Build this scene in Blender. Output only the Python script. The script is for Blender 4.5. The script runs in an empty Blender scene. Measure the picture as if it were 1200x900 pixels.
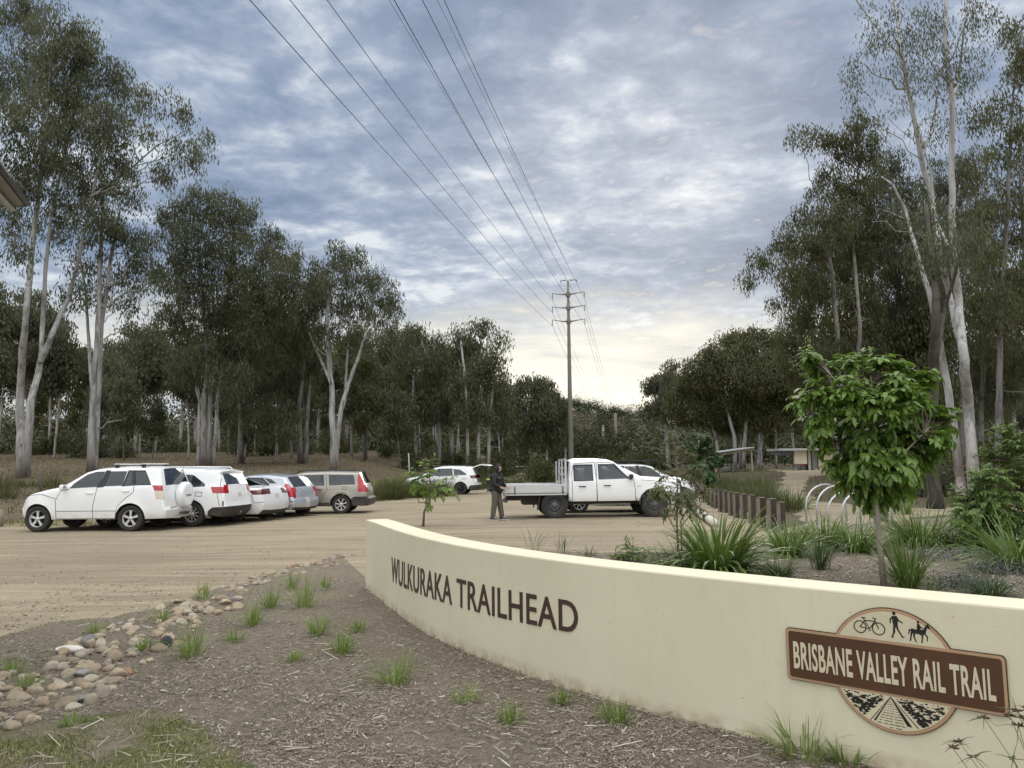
EXPOSURE=0.0; CLOUD=1.0; ZEN=2.0; BACK=1.85; SUN_E=1.0
import bpy, bmesh, math, random
import numpy as np
from mathutils import Vector, Matrix
from mathutils.geometry import delaunay_2d_cdt, interpolate_bezier
random.seed(7)
RNG = np.random.default_rng(11)
SC = bpy.context.scene
COL = SC.collection
R = math.radians
# ------------------------------------------------------------------ camera model
FPX, HC = 901.0, 1.65
PITCH, ROLL = math.atan(96 / 901.0), R(0.6)
def ray(px, py):
    x = (px - 600) / FPX; y = -(py - 450) / FPX
    c, s = math.cos(ROLL), math.sin(ROLL)
    xr = x * c + y * s; yr = -x * s + y * c
    return Vector((xr, math.cos(PITCH) - yr * math.sin(PITCH), math.sin(PITCH) + yr * math.cos(PITCH)))
def G(px, py, z=0.0):
    d = ray(px, py); t = (z - HC) / d.z
    return Vector((d.x * t, d.y * t, z))
def At(px, py, Y):
    d = ray(px, py); t = Y / d.y
    return Vector((d.x * t, Y, HC + d.z * t))
def sstep(a, b, x):
    t = np.clip((x - a) / (b - a), 0, 1); return t * t * (3 - 2 * t)
def terrain(x, y):
    """ground height; works on scalars and arrays"""
    x = np.asarray(x, float); y = np.asarray(y, float)
    # bank behind the parked cars: rises beyond a line from the far left to the middle distance
    e = np.interp(x, [-40, -15, -11, -7, -3, 0], [23, 24.9, 31, 49, 58, 66])
    d = (y - e) * np.interp(x, [-15, -10, -6], [0.97, 0.8, 0.8])
    left = sstep(3.0, -5.0, x)
    z = left * (0.35 * sstep(0.3, 2.6, d) + np.clip(0.052 * d, 0, 3.2))
    right = sstep(2.0, 14.0, x - (y - 40) * 0.05)
    z = z + right * (0.75 * sstep(32, 85, y)) + 0.25 * sstep(0, 10, x - 15) * sstep(18, 34, y)
    mid = (1 - left) * (1 - right)
    z = z + mid * 0.3 * sstep(70, 120, y)
    ridge = 30 * np.exp(-((y - 470) / 130.0) ** 2) * sstep(-200, -20, x + 60) * (0.85 + 0.22 * np.sin(x * 0.021 + 1.0) + 0.08 * np.sin(x * .06))
    z = z + ridge * sstep(220, 400, y)
    return z
def tz(x, y): return float(terrain(x, y))
def GT(px, py):
    """pixel of the photograph -> point on the terrain"""
    d = ray(px, py); lo = None; t = 1.0
    z = 0.0; p = G(px, py, 0.0) if d.z < -1e-4 else None
    prev = 1.0
    for i in range(1, 260):
        t = 1.0 * 1.026 ** i
        x, y, zz = d.x * t, d.y * t, HC + d.z * t
        if zz <= tz(x, y):
            a, b = prev, t
            for _ in range(30):
                m = (a + b) / 2
                if HC + d.z * m <= tz(d.x * m, d.y * m): b = m
                else: a = m
            return Vector((d.x * b, d.y * b, tz(d.x * b, d.y * b)))
        prev = t
    return Vector((d.x * t, d.y * t, 0))
def onT(x, y, dz=0.0): return Vector((x, y, tz(x, y) + dz))

# ------------------------------------------------------------------ materials
class NT:
    def __init__(self, nt): self.nt = nt
    def n(self, typ, **kw):
        nd = self.nt.nodes.new(typ)
        for k, v in kw.items():
            if k.startswith('i_'):
                nd.inputs[k[2:].replace('_', ' ')].default_value = v
            elif k.startswith('x_'):
                nd.inputs[int(k[2:])].default_value = v
            else: setattr(nd, k, v)
        return nd
    def l(self, a, b): self.nt.links.new(a, b)
    def math(self, op, a, b=0.0, c=None):
        nd = self.nt.nodes.new('ShaderNodeMath'); nd.operation = op
        for i, v in enumerate((a, b, c)):
            if v is None: continue
            if isinstance(v, (int, float)): nd.inputs[i].default_value = v
            else: self.l(v, nd.inputs[i])
        return nd.outputs[0]
    def mix(self, fac, a, b, typ='RGBA', blend='MIX'):
        nd = self.nt.nodes.new('ShaderNodeMix'); nd.data_type = typ
        if typ == 'RGBA': nd.blend_type = blend; ia, ib, o = 6, 7, 2
        else: ia, ib, o = 2, 3, 0
        if isinstance(fac, (int, float)): nd.inputs[0].default_value = fac
        else: self.l(fac, nd.inputs[0])
        for i, v in ((ia, a), (ib, b)):
            if isinstance(v, (int, float)): nd.inputs[i].default_value = v
            elif isinstance(v, tuple): nd.inputs[i].default_value = (*v[:3], 1)
            else: self.l(v, nd.inputs[i])
        return nd.outputs[o]
    def noise(self, vec, scale, detail=4, rough=0.55, dist=0.0, out=0):
        nd = self.n('ShaderNodeTexNoise', i_Scale=scale, i_Detail=detail, i_Roughness=rough, i_Distortion=dist)
        if vec is not None: self.l(vec, nd.inputs['Vector'])
        return nd.outputs[out]
    def ramp(self, fac, stops):
        nd = self.nt.nodes.new('ShaderNodeValToRGB'); el = nd.color_ramp.elements
        while len(el) < len(stops): el.new(0.5)
        for e, (p, c) in zip(el, stops):
            e.position = p; e.color = (*c[:3], 1) if isinstance(c, tuple) else (c, c, c, 1)
        self.l(fac, nd.inputs[0]); return nd.outputs[0]
    def maprange(self, v, a, b, c=0.0, d=1.0, smooth=False):
        nd = self.nt.nodes.new('ShaderNodeMapRange')
        if smooth: nd.interpolation_type = 'SMOOTHSTEP'
        for i, q in ((1, a), (2, b), (3, c), (4, d)): nd.inputs[i].default_value = q
        self.l(v, nd.inputs[0]); return nd.outputs[0]
    def mapping(self, vec, scale=(1, 1, 1), loc=(0, 0, 0), rot=(0, 0, 0)):
        nd = self.n('ShaderNodeMapping'); nd.inputs['Scale'].default_value = scale
        nd.inputs['Location'].default_value = loc; nd.inputs['Rotation'].default_value = rot
        self.l(vec, nd.inputs[0]); return nd.outputs[0]
    def bump(self, h, strength=0.3, dist=0.02):
        nd = self.n('ShaderNodeBump', i_Strength=strength, i_Distance=dist); self.l(h, nd.inputs['Height'])
        return nd.outputs[0]
def newmat(name):
    m = bpy.data.materials.new(name); m.use_nodes = True
    t = NT(m.node_tree); t.nt.nodes.clear()
    out = t.n('ShaderNodeOutputMaterial'); p = t.n('ShaderNodeBsdfPrincipled')
    t.l(p.outputs[0], out.inputs[0])
    return m, t, p, out
def mat(name, col, rough=0.7, var=0.12, scale=8.0, metal=0.0, bump=0.0, spec=0.5, coat=0.0, stretch=(1, 1, 1), dirt=None):
    """solid real-world colour with a little procedural variation"""
    m, t, p, out = newmat(name)
    tc = t.n('ShaderNodeTexCoord').outputs['Object']
    v = t.mapping(tc, stretch)
    nz = t.noise(v, scale, 5, 0.6)
    f = t.maprange(nz, 0.3, 0.7)
    c = t.mix(f, tuple(x * (1 - var) for x in col), tuple(min(1, x * (1 + var)) for x in col))
    if dirt:                       # dirt=(colour, z0, z1): dust thrown up from the road, thinning out upward
        z = t.n('ShaderNodeSeparateXYZ'); t.l(tc, z.inputs[0])
        k = t.maprange(z.outputs[2], dirt[1], dirt[2], 1.0, 0.0)
        k = t.math('MULTIPLY', k, t.maprange(t.noise(tc, 5, 5, 0.65), 0.3, 0.75, 0.1, 1.0))
        c = t.mix(t.math('MULTIPLY', k, 0.75), c, dirt[0])
    t.l(c, p.inputs['Base Color'])
    p.inputs['Roughness'].default_value = rough; p.inputs['Metallic'].default_value = metal
    p.inputs['Specular IOR Level'].default_value = spec; p.inputs['Coat Weight'].default_value = coat
    p.inputs['Coat Roughness'].default_value = 0.06
    if bump:
        t.l(t.bump(t.noise(v, scale * 6, 6, 0.65), bump, 0.01), p.inputs['Normal'])
    return m

# ------------------------------------------------------------------ objects
def tag(o, label=None, cat=None, group=None, kind=None):
    if label: o['label'] = label
    if cat: o['category'] = cat
    if group: o['group'] = group
    if kind: o['kind'] = kind
    return o
def empty(name, loc=(0, 0, 0), rz=0.0, label=None, cat=None, group=None, scale=1.0):
    o = bpy.data.objects.new(name, None); COL.objects.link(o)
    o.location = loc; o.rotation_euler = (0, 0, rz); o.scale = (scale,) * 3; o.empty_display_size = 0.2
    return tag(o, label, cat, group)
def link(name, me, parent=None, loc=None):
    o = bpy.data.objects.new(name, me); COL.objects.link(o)
    if parent is not None: o.parent = parent
    if loc is not None: o.location = loc
    return o
def mesh_np(name, V, Fq, mats, mi=None, smooth=False, tint=None):
    """mesh from numpy arrays; Fq: list of (n,k) int arrays (k may differ) or one array"""
    V = np.asarray(V, np.float32)
    if isinstance(Fq, np.ndarray): Fq = [Fq]
    Fq = [f for f in Fq if len(f)]
    me = bpy.data.meshes.new(name)
    nl = sum(f.size for f in Fq); nf = sum(len(f) for f in Fq)
    me.vertices.add(len(V)); me.vertices.foreach_set('co', V.ravel())
    me.loops.add(nl); me.polygons.add(nf)
    me.loops.foreach_set('vertex_index', np.concatenate([f.ravel() for f in Fq]).astype(np.int32))
    tot = np.concatenate([np.full(len(f), f.shape[1], np.int32) for f in Fq])
    st = np.concatenate([[0], np.cumsum(tot)[:-1]]).astype(np.int32)
    me.polygons.foreach_set('loop_start', st)
    try: me.polygons.foreach_set('loop_total', tot)
    except Exception: pass
    if smooth: me.polygons.foreach_set('use_smooth', np.ones(nf, bool))
    for m in (mats if isinstance(mats, (list, tuple)) else [mats]): me.materials.append(m)
    if mi is not None: me.polygons.foreach_set('material_index', np.asarray(mi, np.int32))
    if tint is not None:
        a = me.attributes.new('tint', 'FLOAT', 'POINT'); a.data.foreach_set('value', np.asarray(tint, np.float32))
    me.update(calc_edges=True); me.validate()
    return me
class MB:
    """collects boxes, tubes, lathes and polygons into one mesh"""
    def __init__(s): s.v = []; s.f = []; s.m = []; s.sm = []; s.n = 0
    def add(s, vs, fs, mi=0, smooth=False):
        o = s.n; s.v.extend([tuple(v) for v in vs]); s.n += len(vs)
        for f in fs: s.f.append([i + o for i in f]); s.m.append(mi); s.sm.append(smooth)
        return s
    def box(s, c, d, mi=0, rot=None, bev=0.0, taper=1.0):
        x, y, z = (q / 2 for q in d)
        if bev > 0:
            b = min(bev, x * .9, y * .9, z * .9)
            bm = bmesh.new(); bmesh.ops.create_cube(bm, size=1.0)
            for v in bm.verts: v.co = Vector((v.co.x * 2 * x, v.co.y * 2 * y, v.co.z * 2 * z))
            bmesh.ops.bevel(bm, geom=bm.edges[:], offset=b, segments=2, affect='EDGES', profile=0.5)
            bm.verts.index_update()
            vs = [v.co.copy() for v in bm.verts]; fs = [[v.index for v in f.verts] for f in bm.faces]; bm.free()
        else:
            vs = [Vector((sx * x, sy * y, sz * z)) for sz in (-1, 1) for sy in (-1, 1) for sx in (-1, 1)]
            fs = [[0, 2, 3, 1], [4, 5, 7, 6], [0, 1, 5, 4], [2, 6, 7, 3], [0, 4, 6, 2], [1, 3, 7, 5]]
        if taper != 1.0:
            for v in vs:
                k = 1 + (taper - 1) * (v.z / (2 * z) + .5); v.x *= k; v.y *= k
        if rot is not None: vs = [rot @ v for v in vs]
        c = Vector(c); return s.add([v + c for v in vs], fs, mi)
    def tube(s, pts, rad, seg=6, mi=0, cap=True, smooth=True):
        pts = [Vector(p) for p in pts]; n = len(pts)
        if isinstance(rad, (int, float)): rad = [rad] * n
        vs = []; prev = None
        for i, p in enumerate(pts):
            d = (pts[min(i + 1, n - 1)] - pts[max(i - 1, 0)])
            d = d.normalized() if d.length > 1e-9 else Vector((0, 0, 1))
            if prev is None:
                a = d.cross(Vector((0, 0, 1)) if abs(d.z) < .9 else Vector((1, 0, 0))).normalized()
            else:
                a = (prev - d * prev.dot(d))
                a = a.normalized() if a.length > 1e-6 else d.orthogonal().normalized()
            prev = a; b = d.cross(a)
            for k in range(seg):
                t = 2 * math.pi * k / seg
                vs.append(p + (a * math.cos(t) + b * math.sin(t)) * rad[i])
        fs = [[i * seg + k, i * seg + (k + 1) % seg, (i + 1) * seg + (k + 1) % seg, (i + 1) * seg + k] for i in range(n - 1) for k in range(seg)]
        if cap: fs += [list(range(seg))[::-1], [(n - 1) * seg + k for k in range(seg)]]
        return s.add(vs, fs, mi, smooth)
    def lathe(s, prof, seg=24, mi=0, M=None, smooth=True, close=False):
        """prof: (r, h); axis +z, then matrix M"""
        vs = []; n = len(prof)
        for r, h in prof:
            for k in range(seg):
                t = 2 * math.pi * k / seg; vs.append(Vector((r * math.cos(t), r * math.sin(t), h)))
        fs = [[i * seg + k, i * seg + (k + 1) % seg, (i + 1) * seg + (k + 1) % seg, (i + 1) * seg + k] for i in range(n - 1) for k in range(seg)]
        if close: fs += [[(n - 1) * seg + k, (n - 1) * seg + (k + 1) % seg, (k + 1) % seg, k] for k in range(seg)]
        if M is not None: vs = [M @ v for v in vs]
        return s.add(vs, fs, mi, smooth)
    def prism(s, poly, th, M=None, mi=0):
        """flat outline (x, y) -> slab of thickness th in +z, then M"""
        n = len(poly)
        vs = [Vector((x, y, 0)) for x, y in poly] + [Vector((x, y, th)) for x, y in poly]
        fs = [list(range(n))[::-1], [n + i for i in range(n)]] + [[i, (i + 1) % n, n + (i + 1) % n, n + i] for i in range(n)]
        if M is not None: vs = [M @ v for v in vs]
        return s.add(vs, fs, mi)
    def mesh(s, name, mats):
        me = bpy.data.meshes.new(name); me.from_pydata(s.v, [], s.f)
        for m in (mats if isinstance(mats, (list, tuple)) else [mats]): me.materials.append(m)
        me.polygons.foreach_set('material_index', s.m); me.polygons.foreach_set('use_smooth', s.sm)
        bm = bmesh.new(); bm.from_mesh(me); bmesh.ops.recalc_face_normals(bm, faces=bm.faces); bm.to_mesh(me); bm.free()
        me.update(); return me
    def build(s, name, mats, parent=None, loc=None): return link(name, s.mesh(name, mats), parent, loc)
def kids(o): return [c for c in bpy.data.objects if c.parent == o]
def copy_tree(o, parent=None, ch=None):
    if ch is None:
        ch = {}
        for c in bpy.data.objects:
            if c.parent: ch.setdefault(c.parent.name, []).append(c)
    c = o.copy(); COL.objects.link(c)
    if parent is not None: c.parent = parent
    for k in ch.get(o.name, []): copy_tree(k, c, ch)
    return c
def in_poly(P, poly):
    P = np.asarray(P, float); x, y = P[:, 0], P[:, 1]; r = np.zeros(len(P), bool); n = len(poly)
    for i in range(n):
        x0, y0 = poly[i][:2]; x1, y1 = poly[(i + 1) % n][:2]
        c = ((y0 > y) != (y1 > y))
        if y1 != y0: r ^= c & (x < (x1 - x0) * (y - y0) / (y1 - y0) + x0)
    return r
# ------------------------------------------------------------------ camera, sky, sun
cam = bpy.data.cameras.new('camera'); cam.sensor_width = 36; cam.lens = FPX / 1200 * 36; cam.clip_end = 4000; cam.clip_start = 0.05
co = bpy.data.objects.new('camera', cam); COL.objects.link(co)
_c, _s = math.cos(PITCH), math.sin(PITCH)
_M = Matrix(((1, 0, 0), (0, -_s, -_c), (0, _c, -_s))).transposed()   # columns: right, up, back
_M = Matrix(((1, 0, 0), (0, -_s, -_c), (0, _c, -_s)))
_M = _M @ Matrix.Rotation(-ROLL, 3, 'Z')
co.matrix_world = Matrix.Translation((0, 0, HC)) @ _M.to_4x4()
SC.camera = co
SC.view_settings.view_transform = 'Standard'; SC.view_settings.look = 'None'
SC.view_settings.exposure = EXPOSURE; SC.view_settings.gamma = 1.0
SC.cycles.use_denoising = True
try:
    SC.cycles.denoiser = 'OPENIMAGEDENOISE'; SC.cycles.denoising_input_passes = 'RGB_ALBEDO_NORMAL'
except Exception: pass
SC.cycles.max_bounces = 6; SC.cycles.diffuse_bounces = 3; SC.cycles.glossy_bounces = 3
SC.cycles.transmission_bounces = 4; SC.cycles.transparent_max_bounces = 8
SC.cycles.caustics_reflective = False; SC.cycles.caustics_refractive = False

SUN_EL, SUN_AZ = R(24), R(12)      # azimuth measured from +Y towards +X
w = bpy.data.worlds.new('World'); SC.world = w; w.use_nodes = True
w.cycles.sampling_method = 'MANUAL'; w.cycles.sample_map_resolution = 512
t = NT(w.node_tree); t.nt.nodes.clear()
wo = t.n('ShaderNodeOutputWorld'); bg = t.n('ShaderNodeBackground'); bg.inputs[1].default_value = 0.1
t.l(bg.outputs[0], wo.inputs[0])
sky = t.n('ShaderNodeTexSky', sky_type='NISHITA', sun_disc=False, sun_elevation=SUN_EL, sun_rotation=SUN_AZ, air_density=1.0, dust_density=2.0)
dirv = t.n('ShaderNodeTexCoord').outputs['Generated']
sx = t.n('ShaderNodeSeparateXYZ'); t.l(dirv, sx.inputs[0])
X, Y, Z = sx.outputs
den = t.math('ADD', t.math('MAXIMUM', Z, 0.0), 0.10)
cx = t.n('ShaderNodeCombineXYZ')
t.l(t.math('DIVIDE', X, den), cx.inputs[0]); t.l(t.math('DIVIDE', Y, den), cx.inputs[1])
P = cx.outputs[0]                                   # a flat cloud deck seen in perspective
P1 = t.mapping(P, (0.85, 1.0, 1), (3.1, 1.7, 0), (0, 0, R(25)))
big = t.noise(P1, 0.8, 3, 0.5, 0.3)
med = t.noise(P1, 2.5, 6, 0.56, 0.35)
fin = t.noise(t.mapping(P, (1, 1, 1), (7.3, 2.2, 0)), 8.5, 5, 0.6, 0.25)
cl = t.math('ADD', t.math('ADD', t.math('MULTIPLY', big, 0.45), t.math('MULTIPLY', med, 0.70)), t.math('MULTIPLY', fin, 0.42))
cl = t.maprange(cl, 0.655, 0.97, 0.0, 1.0)            # 0 thick cloud base .. 1 thin bright edge
deck = t.ramp(cl, [(0.0, (0.20, 0.275, 0.405)), (0.25, (0.255, 0.335, 0.475)), (0.5, (0.355, 0.435, 0.57)), (0.72, (0.52, 0.59, 0.70)), (0.95, (0.76, 0.81, 0.86))])
# the low western break: pale cream light under the deck, in the direction of the sun
el = t.math('ARCSINE', Z)
az = t.math('ARCTAN2', X, Y)
wob = t.math('MULTIPLY', t.math('SUBTRACT', med, 0.5), 0.16)
brk = t.maprange(t.math('ADD', el, wob), 0.12, 0.25, 1.0, 0.0, True)
azf = t.maprange(t.math('ABSOLUTE', t.math('SUBTRACT', az, 0.10)), 0.25, 1.3, 1.0, 0.35, True)
brk = t.math('MULTIPLY', brk, azf)
lowv = t.mapping(P, (0.30, 1.0, 1), (0.4, 5.0, 0))
bands = t.noise(lowv, 0.8, 6, 0.62, 0.6)
lowc = t.ramp(t.maprange(bands, 0.32, 0.66), [(0.0, (0.50, 0.56, 0.63)), (0.35, (0.69, 0.70, 0.67)), (0.62, (0.92, 0.90, 0.80)), (1.0, (1.14, 1.11, 0.98))])
cloud = t.mix(brk, deck, lowc)
# brighter and whiter overhead and behind the viewer: added fill light on the scene
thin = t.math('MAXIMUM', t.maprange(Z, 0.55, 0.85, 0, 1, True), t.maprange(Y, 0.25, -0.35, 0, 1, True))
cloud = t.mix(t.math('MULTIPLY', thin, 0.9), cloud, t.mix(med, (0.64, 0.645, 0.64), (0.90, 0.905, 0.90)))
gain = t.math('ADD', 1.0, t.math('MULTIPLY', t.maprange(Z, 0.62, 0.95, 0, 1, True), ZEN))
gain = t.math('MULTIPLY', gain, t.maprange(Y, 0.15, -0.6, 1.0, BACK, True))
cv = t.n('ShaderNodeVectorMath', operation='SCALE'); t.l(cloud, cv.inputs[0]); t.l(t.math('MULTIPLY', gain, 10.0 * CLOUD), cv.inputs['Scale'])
fac = t.mix(0.0, t.maprange(fin, 0.25, 0.40, 0.86, 0.95), 1.0, 'FLOAT')
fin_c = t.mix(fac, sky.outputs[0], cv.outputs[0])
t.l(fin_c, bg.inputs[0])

sl = bpy.data.lights.new('sun', 'SUN'); sl.energy = SUN_E; sl.angle = R(24); sl.color = (1.0, 0.93, 0.82)
so = bpy.data.objects.new('sun', sl); COL.objects.link(so)
sd = Vector((math.sin(SUN_AZ) * math.cos(SUN_EL), math.cos(SUN_AZ) * math.cos(SUN_EL), math.sin(SUN_EL)))
so.rotation_euler = sd.to_track_quat('Z', 'Y').to_euler(); so.location = (0, 0, 60)

# ------------------------------------------------------------------ ground materials (world coordinates)
def ground_mat(name, build):
    m, t, p, out = newmat(name)
    pos = t.n('ShaderNodeNewGeometry').outputs['Position']
    c, h, st = build(t, pos)
    t.l(c, p.inputs['Base Color']); p.inputs['Roughness'].default_value = 0.95; p.inputs['Specular IOR Level'].default_value = 0.15
    t.l(t.bump(h, st, 0.03), p.inputs['Normal'])
    return m
def b_gravel(t, pos):
    tr = t.noise(t.mapping(pos, (0.10, 0.95, 1), (0, 0, 0), (0, 0, R(-9))), 1.1, 7, 0.66, 0.5)    # wheel tracks and wash lines
    tr2 = t.noise(t.mapping(pos, (0.25, 2.2, 1), (4, 1, 0), (0, 0, R(-14))), 1.5, 6, 0.7, 0.3)
    bl = t.noise(pos, 0.16, 5, 0.6)
    fine = t.noise(pos, 26, 6, 0.75)
    peb = t.n('ShaderNodeTexVoronoi', i_Scale=55.0, feature='F1'); t.l(pos, peb.inputs['Vector'])
    c = t.ramp(tr, [(0.30, (0.190, 0.150, 0.095)), (0.45, (0.275, 0.222, 0.142)), (0.56, (0.375, 0.310, 0.205)), (0.70, (0.285, 0.232, 0.152))])
    c = t.mix(t.maprange(bl, 0.42, 0.62, 0, 0.6), c, (0.225, 0.188, 0.130))
    c = t.mix(t.maprange(tr2, 0.53, 0.66, 0, 0.8), c, (0.165, 0.135, 0.092))
    c = t.mix(t.maprange(tr2, 0.32, 0.43, 0.7, 0.0), c, (0.43, 0.365, 0.25))
    c = t.mix(t.maprange(fine, 0.40, 0.66, 0, 0.55), c, (0.19, 0.16, 0.125))
    c = t.mix(t.maprange(t.noise(pos, 60, 3, 0.6), 0.58, 0.68, 0, 0.5), c, (0.47, 0.41, 0.31))
    pc = t.mix(t.maprange(peb.outputs['Distance'], 0.12, 0.3, 0.55, 0.0), c, peb.outputs['Color'])
    c = t.mix(0.16, c, t.mix(0.55, pc, (0.33, 0.29, 0.23)))
    h = t.math('ADD', t.math('MULTIPLY', fine, 0.6), t.math('ADD', t.math('MULTIPLY', tr, 0.8), t.math('MULTIPLY', peb.outputs['Distance'], 0.4)))
    return c, h, 0.5
def b_mulch(t, pos):
    n1 = t.noise(pos, 1.1, 5, 0.6); n2 = t.noise(pos, 22, 6, 0.75, 0.6); n3 = t.noise(t.mapping(pos, (1, 3.5, 1), (0, 0, 0), (0, 0, R(35))), 45, 4, 0.7, 0.8)
    c = t.ramp(n2, [(0.3, (0.110, 0.088, 0.063)), (0.5, (0.225, 0.190, 0.143)), (0.62, (0.305, 0.266, 0.207)), (0.75, (0.43, 0.385, 0.31))])
    c = t.mix(t.maprange(n1, 0.42, 0.62, 0, 0.7), c, (0.26, 0.22, 0.162))
    c = t.mix(t.maprange(n3, 0.58, 0.72, 0, 0.55), c, (0.33, 0.29, 0.24))
    return c, t.math('ADD', n2, t.math('MULTIPLY', n3, 0.7)), 0.9
def b_lawn(t, pos):
    n1 = t.noise(pos, 2.1, 5, 0.6); n2 = t.noise(pos, 30, 5, 0.7)
    c = t.ramp(n2, [(0.3, (0.05, 0.055, 0.022)), (0.55, (0.115, 0.125, 0.045)), (0.75, (0.22, 0.20, 0.11))])
    c = t.mix(t.maprange(n1, 0.40, 0.58, 0, 0.9), c, (0.20, 0.172, 0.128))
    return c, n2, 0.8
def b_field(t, pos):
    n1 = t.noise(t.mapping(pos, (0.5, 1, 1)), 0.35, 5, 0.6); n2 = t.noise(pos, 6, 6, 0.7); n3 = t.noise(pos, 0.12, 3, 0.5)
    c = t.ramp(n2, [(0.3, (0.07, 0.053, 0.033)), (0.5, (0.135, 0.105, 0.068)), (0.72, (0.20, 0.162, 0.108))])
    c = t.mix(t.maprange(n1, 0.54, 0.68, 0, 0.7), c, (0.075, 0.083, 0.032))
    c = t.mix(t.maprange(n3, 0.45, 0.65, 0, 0.5), c, (0.165, 0.13, 0.082))
    return c, n2, 0.8
def b_floor(t, pos):
    n1 = t.noise(pos, 0.2, 5, 0.6); n2 = t.noise(pos, 5, 6, 0.7)
    c = t.ramp(n2, [(0.3, (0.045, 0.034, 0.022)), (0.5, (0.10, 0.08, 0.052)), (0.72, (0.18, 0.145, 0.10))])
    c = t.mix(t.maprange(n1, 0.45, 0.62, 0, 0.8), c, (0.06, 0.068, 0.028))
    return c, n2, 0.8
def b_verge(t, pos):
    n1 = t.noise(pos, 0.5, 5, 0.6); n2 = t.noise(pos, 9, 6, 0.7)
    c = t.ramp(n2, [(0.3, (0.05, 0.06, 0.02)), (0.5, (0.09, 0.11, 0.035)), (0.72, (0.17, 0.16, 0.07))])
    c = t.mix(t.maprange(n1, 0.5, 0.65, 0, 0.7), c, (0.20, 0.165, 0.11))
    return c, n2, 0.8
M_GR = ground_mat('gravel', b_gravel); M_MU = ground_mat('mulch', b_mulch); M_LA = ground_mat('lawn', b_lawn)
M_FI = ground_mat('dry_grass', b_field); M_FL = ground_mat('forest_floor', b_floor); M_VE = ground_mat('verge_grass', b_verge)

# ------------------------------------------------------------------ the wall's line
WALL_H, WALL_T = 0.93, 0.31
_wp = np.array([(-2.05, 10.80), (-1.60, 9.70), (-.89, 7.88), (-.40, 7.0), (-.02, 6.46), (.60, 5.68), (1.50, 4.78), (1.96, 4.36), (2.48, 3.87), (2.98, 3.42), (3.5, 2.95)])
_cs = np.concatenate([[0], np.cumsum(np.hypot(*np.diff(_wp, axis=0).T))])
_px_ = np.polyfit(_cs, _wp[:, 0], 4); _py_ = np.polyfit(_cs, _wp[:, 1], 4)
WLEN = _cs[-1]
def wall_xy(s): return np.array([np.polyval(_px_, s), np.polyval(_py_, s)])
def wall_frame(s):
    a, b = wall_xy(s - .02), wall_xy(s + .02); d = (b - a) / np.linalg.norm(b - a)
    return wall_xy(s), d, np.array([d[1], -d[0]])          # point, along (to the right), outward (to the viewer)
    # outward: rotate the direction clockwise
def wall_pt(s, z, off=0.0):
    p, d, n = wall_frame(s); n = n if n[1] < 0 or n[0] < 0 else n
    q = p + n * off; return Vector((q[0], q[1], z))
def wall_s(px, z):
    """arc position whose point at height z shows in image column px"""
    best = None
    for s in np.linspace(0, WLEN, 900):
        p = wall_xy(s); v = Vector((p[0], p[1], z)) - Vector((0, 0, HC))
        q = _M.transposed() @ v; xx = 600 + FPX * q.x / -q.z
        if best is None or abs(xx - px) < best[0]: best = (abs(xx - px), s)
    return best[1]
def wall_z(px, py):
    p = wall_xy(wall_s(px, .5)); d = ray(px, py); return HC + d.z * p[1] / d.y
def pix(v):
    q = _M.transposed() @ (Vector(v) - Vector((0, 0, HC)))
    return (600 + FPX * q.x / -q.z, 450 - FPX * q.y / -q.z)

# ------------------------------------------------------------------ the ground: one seamless sheet cut into its surfaces
def ragged(pts, step=0.25, amp=0.05, seed=1):
    rr = random.Random(seed); out = []
    n = len(pts)
    for i in range(n):
        a = Vector(pts[i][:2]); b = Vector(pts[(i + 1) % n][:2]); d = (b - a).length
        far = max(1.0, (a + b).length / 2 / 9.0)
        k = max(1, int(d / (step * far)))
        nr = Vector((-(b - a).y, (b - a).x)) / max(d, 1e-6)
        for j in range(k):
            q = a + (b - a) * (j / k)
            if j: q = q + nr * rr.uniform(-amp, amp) * far
            out.append((q.x, q.y))
    return out
def ragged_open(pts, step, amp, seed):
    o = ragged(pts, step, amp, seed); e = Vector(pts[-1][:2]); i = min(range(len(o)), key=lambda k: (Vector(o[k]) - e).length); return o[:i + 1]
g2 = lambda L: [tuple(G(*p)[:2]) for p in L]
wall_line = [tuple(wall_xy(s)) for s in np.linspace(0.02, WLEN, 40)]
back_line = []
for s in np.linspace(0.02, WLEN, 40):
    q = wall_pt(s, 0, -WALL_T); back_line.append((q.x, q.y))
_mid = [tuple((np.array(a) + np.array(b)) / 2) for a, b in zip(wall_line, back_line)]
road_edge = g2([(-260, 764), (0, 747), (60, 729), (130, 725), (180, 713), (235, 697), (290, 682), (335, 666), (400, 652)])
RE_ = ragged(road_edge, .12, .05, 3)[:-1]
while len(RE_) and (Vector(RE_[-1]) - Vector(road_edge[-1])).length > .02 and math.atan2(RE_[-1][0], RE_[-1][1]) < math.atan2(*road_edge[-1]) - 1e-6 and False: RE_.pop()
RE_ = RE_[:next(i for i, q in enumerate(RE_) if (Vector(q) - Vector(road_edge[-1])).length < .02) + 1]
Z_MULCH = RE_ + _mid + [(4.2, 2.2), (4.2, -1.5), (-4.6, -1.5)]
Z_LAWN = ragged(g2([(-240, 858), (0, 853), (70, 845), (130, 838), (180, 832), (214, 836), (226, 850), (248, 868), (270, 878), (300, 905), (330, 930)]) + [(-.6, 1.2), (-4.4, 1.2)], .10, .06, 5)
Z_BED = _mid[::-1] + ragged([_mid[0]] + g2([(600, 644), (690, 648), (790, 647), (855, 640), (915, 632), (955, 623), (1010, 613), (1100, 607), (1240, 603)]) + [(15.5, 12.0), (8.5, 4.0)], .2, .05, 6)
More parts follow.
